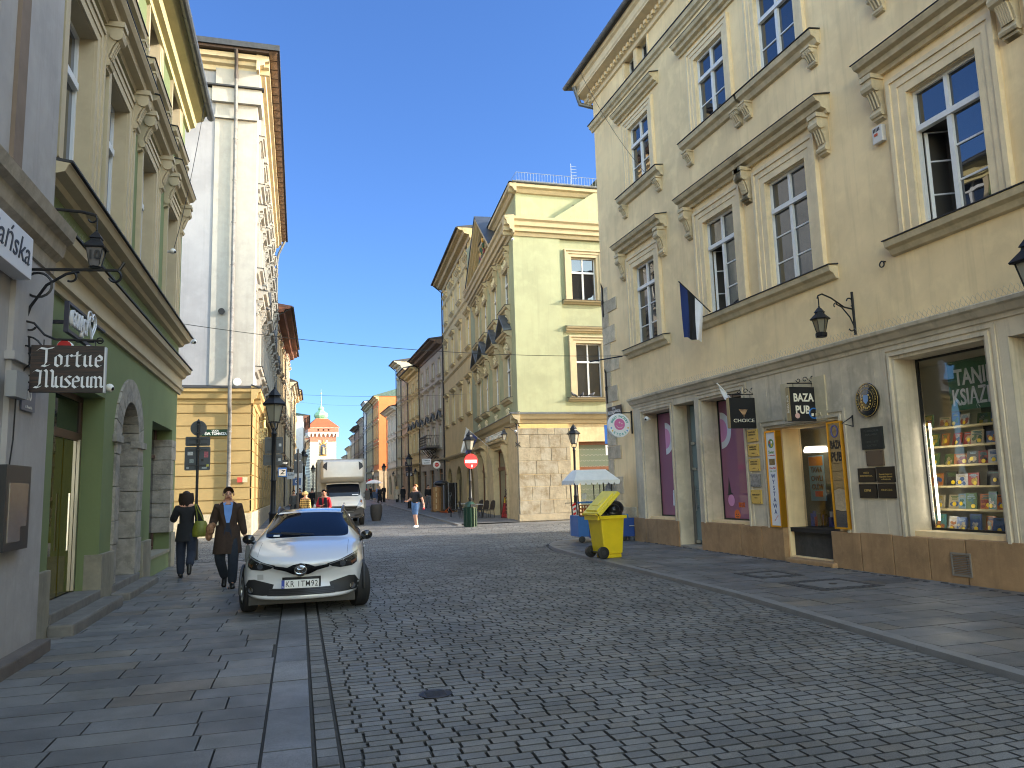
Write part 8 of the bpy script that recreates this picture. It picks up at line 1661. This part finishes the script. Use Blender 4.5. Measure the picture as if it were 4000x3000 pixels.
    for x,y,z,lab in((10.4,58.5,3.0,'small black wall lantern by the grey pipe of the beige house'),(10.9,74,3.1,'small black wall lantern beside the sign column'),(10.9,92,3.3,'small black wall lantern on the white house far right')):
        T=thing('wall_lantern',lab,'wall lantern',(x,y,0)); lantern(T,(0,0,z),.6,4); MB().tube([(0,0,z+.6),(.9,0,z+.75)],.015,5).build('bracket',BLK,T)
far_signs()
# ---------------- wires, antennas, covers, pigeons, books
def misc():
    def wire(name,label,A,B,sag,r=.008,cat='cable'):
        A,B=Vector(A),Vector(B); P=[A+(B-A)*t+Vector((0,0,-sag*4*t*(1-t))) for t in[i/16 for i in range(17)]]; tag(MB().tube(P,r,4).build(name,BLK),label,cat)
    wire('street_cable','thin cable strung across the street from the green house to the cream corner',(-2.85,19.9,5.85),(8.85,19.3,5.15),.25,.009); wire('street_cable','second thin cable across the street by the far coffee shop houses',(-1.8,52,8.2),(11.3,52,8.2),.2,.01); wire('street_cable','far cable crossing the street in front of the gate tower',(-.4,112,14.6),(10.9,114,14.4),.3,.012)
    wire('wall_cable','thin black cable hanging from the gutter of the green house',(-2.35,19.3,11.4),(-2.82,18.3,7.2),.3,.008); wire('wall_cable','slack grey cable running down the cream wall past the top window',M0@Vector((.6,-.66,14.3)),M0@Vector((3.6,-.1,9.7)),.25,.006)
    m=MB(); m.tube([M0@Vector((1.5,-.12,5.2)),M0@Vector((.6,-.75,5.18))],.02,5); tag(m.build('cable_tensioner',BLK),'black cable tensioner beside the lowest cream wall sill','tensioner')
    T=thing('antenna','roof antenna with many short rods behind the pale green building','antenna',(14.2,40,16.9)); m=MB(); m.tube([(0,0,0),(0,0,2.3)],.03,5)
    for z,l in((1.0,.9),(1.5,.6),(1.95,.35)): m.tube([(-l,0,z),(l,0,z+.1)],.012,4)
    for i in range(6): m.tube([(-.7+i*.25,-.25,1.02+.01*i),(-.7+i*.25,.25,1.02+.01*i)],.01,4)
    for i in range(8): m.tube([(-.12,.0,1.4+i*.1),(.12,0,1.42+i*.1)],.01,4)
    m.build('rods',BLK,T)
    T=thing('antenna','tall thin roof antenna right of the rod antenna','antenna',(15.3,40,17.2)); m=MB(); m.tube([(0,0,0),(0,0,3.2)],.018,4)
    for i in range(5): m.tube([(0,0,2.3+i*.18),(.35,0,2.32+i*.18)],.01,4)
    m.build('rods',mat('rail_zinc',(.3,.32,.33)),T)
    def cover(name,label,x,y,z,w,d,rz,ring):
        T=thing(name,label,'cover',(x,y,z),rz)
        if ring:
            m=MB(); m.lathe([(.13,0),(.13,.006),(.11,.006)],24); m.build('frame',mat('cast_iron',(.04,.036,.034),.5,.6,var=.3),T); m=MB(); m.lathe([(.1,0),(.1,.004)],20)
            for i in range(5): m.box(-.08,.08,-.07+i*.032,-.06+i*.032,.004,.008)
            m.build('lid',MATS['cast_iron'],T)
        else:
            m=MB(); n=int(w/.09)
            rr=random.Random(4)
            for i in range(-n//2-1,n//2+2):
                for j in range(-int(d/.18)-1,int(d/.18)+2):
                    cx,cy=i*.09,j*.09
                    if abs(cx)>w/2-.02 or abs(cy)>d/2-.02: m.box(cx-.038,cx+.038,cy-.038,cy+.038,0,.006+rr.random()*.005)
            m.build('sett_border',mat('small_setts',(.07,.068,.07),.7,var=.4,vscale=30),T); MB().box(-w/2+.04,w/2-.04,-d/2+.04,d/2-.04,0,.007).build('lid',mat('cover_slab',(.17,.165,.16),.7,var=.2,spk=.4,vscale=3),T); m=MB(); m.lathe([(.06,.007),(.06,.011)],14); m.build('centre_boss',mat('cast_iron',(.04,.036,.034),.5,.6),T)
    cover('valve_cover','small round iron valve cover set in the cobbles at the bottom',1.05,6.2,.002,0,0,0,True); cover('pavement_cover','larger square pavement cover framed by small setts before the pub window',7.55,9.75,.052,.85,.75,R(2),False); cover('pavement_cover','smaller square pavement cover framed by small setts, nearer the glass door',7.45,11.2,.052,.62,.55,R(2),False)
    m=MB(); rr=random.Random(12)
    for i in range(60):
        m.box(*[v for c,s in((8.80+rr.random()*.12,.05),(6+i*.22,.09)) for v in(c,c+s)],.05,.058+rr.random()*.006)
    tag(m.build('edge_setts',mat('small_setts',(.07,.068,.07),.7,var=.4,vscale=30)),kind='structure')
    def pigeon(x,y,z,rz,label):
        T=thing('pigeon',label,'pigeon',(x,y,z),rz,'pigeons on the ledges'); m=MB(); m.tube([(.16,0,.06),(.06,0,.1),(-.04,0,.13),(-.09,0,.19),(-.1,0,.23)],[.02,.06,.065,.035,.03],7); m.tube([(.16,0,.06),(.27,0,.04)],[.025,.015],5); m.tube([(-.12,0,.23),(-.16,0,.22)],[.012,.004],4); m.tube([(0,.02,.06),(0,.02,0)],.006,4); m.tube([(0,-.02,.06),(0,-.02,0)],.006,4); m.build('body',mat('pigeon_grey',(.1,.105,.12),.7,var=.4,vscale=18),T,smooth=True); m=MB()
        for s in(-1,1): m.tube([(-.02,.055*s,.13),(.1,.05*s,.1),(.2,.02*s,.06)],[.03,.035,.008],5)
        m.build('wings',mat('pigeon_dark',(.05,.052,.06),.7),T)
    for i,(x,l) in enumerate(((12.55,'leftmost pigeon on the lower sill of the pale green building'),(13.0,'second pigeon on the pale green sill, in front of the glass'),(13.5,'third pigeon on the pale green sill, darker one'))): pigeon(x,33.72,5.76,.4+i*1.3,l)
    pigeon(-1.45,36.0,9.95,-1.2,'pigeon perched on a window hood of the white corner building')
    T=thing('info_plaque','small red and cream information plaque on the tan corner by the drainpipe','plaque',(-2.33,31.87,0)); MB().box(-.0,.19,0,.03,2.1,2.3).build('red_half',mat('plaque_red',lin(190,70,60),.5),T); MB().box(.2,.38,0,.03,2.1,2.3).build('cream_half',mat('plaque_cream',lin(210,196,160),.5,var=.4,vscale=40),T)
    # books in the shop window
    rr=random.Random(21); cols=[('yellow',(214,180,50)),('white',(214,210,200)),('teal',(50,120,120)),('green',(80,120,60)),('red',(170,50,44)),('blue',(60,100,160)),('cream',(206,190,150)),('orange',(206,120,50)),('dark',(40,38,44)),('pale blue',(150,180,200))]
    rows=((.725,'bottom row',.62,.27),(1.06,'second shelf up',.84,.24),(1.42,'third shelf up',.84,.22),(1.75,'fourth shelf up',.84,.2),(2.05,'fifth shelf up',.84,.2),(2.35,'top shelf',.84,.2)); pos=('far left','left','left of centre','centre','right of centre','right','far right')
    meshes={}
    for z,rn,y,h in rows:
        n=7 if z<1.8 else 6; x=10.95
        for i in range(n):
            nm,c=cols[rr.randrange(10)]; w=rr.uniform(.15,.23); hh=h*rr.uniform(.8,1.12)
            T=bpy.data.objects.new('book',None); COL.objects.link(T); T.empty_display_size=.1
            T.matrix_world=M0@Matrix.Translation((x+w/2,y+rr.uniform(-.06,.06),z+.001))@Matrix.Rotation(R(rr.uniform(-14,14)),4,'Z')@Matrix.Rotation(R(rr.uniform(-16,-6)),4,'X'); tag(T,'%s covered book, %s of the %s in the bookshop window'%(nm,pos[i],rn),'book','books in the shop window')
            MB().box(-w/2,w/2,0,.02,0,hh).build('cover',mat('book_'+nm,lin(*[q*.82 for q in c]),.45,var=.3,vscale=18),T)
            k=cols[rr.randrange(10)]; m=MB(); 
            for q in range(5): cx,cz=rr.uniform(-.3,.3)*w,rr.uniform(.15,.6)*hh; m.plate([(rr.uniform(.5,1)*w*.2*cos(a_),rr.uniform(.5,1)*w*.2*sin(a_)) for a_ in[2*PI*e/9 for e in range(9)]],(cx,-.003-q*.0006,cz),(1,0,0),(0,0,1),.0004)
            m.build('cover_picture',mat('pic_'+k[0],lin(*[q*.8 for q in k[1]]),.5,var=.7,vscale=45),T); m=MB()
            for q in range(rr.choice((1,2,3))): ww=rr.uniform(.4,.8)*w; m.box(-ww/2,ww/2,-.003,0,hh*(.9-q*.1)-.014,hh*(.9-q*.1))
            m.build('title_band',mat('pic_'+cols[(i*3)%10][0],lin(*[q*.8 for q in cols[(i*3)%10][1]]),.5,var=.5,vscale=60),T)
            MB().lathe([(.032,0),(.032,.003)],12,(rr.uniform(-.2,.25)*w,-.008,hh*rr.uniform(.15,.4)),axis='y').build('price_sticker',mat('sticker_yellow',lin(232,196,30),.4),T); x+=w+rr.uniform(.0,.05)
misc()
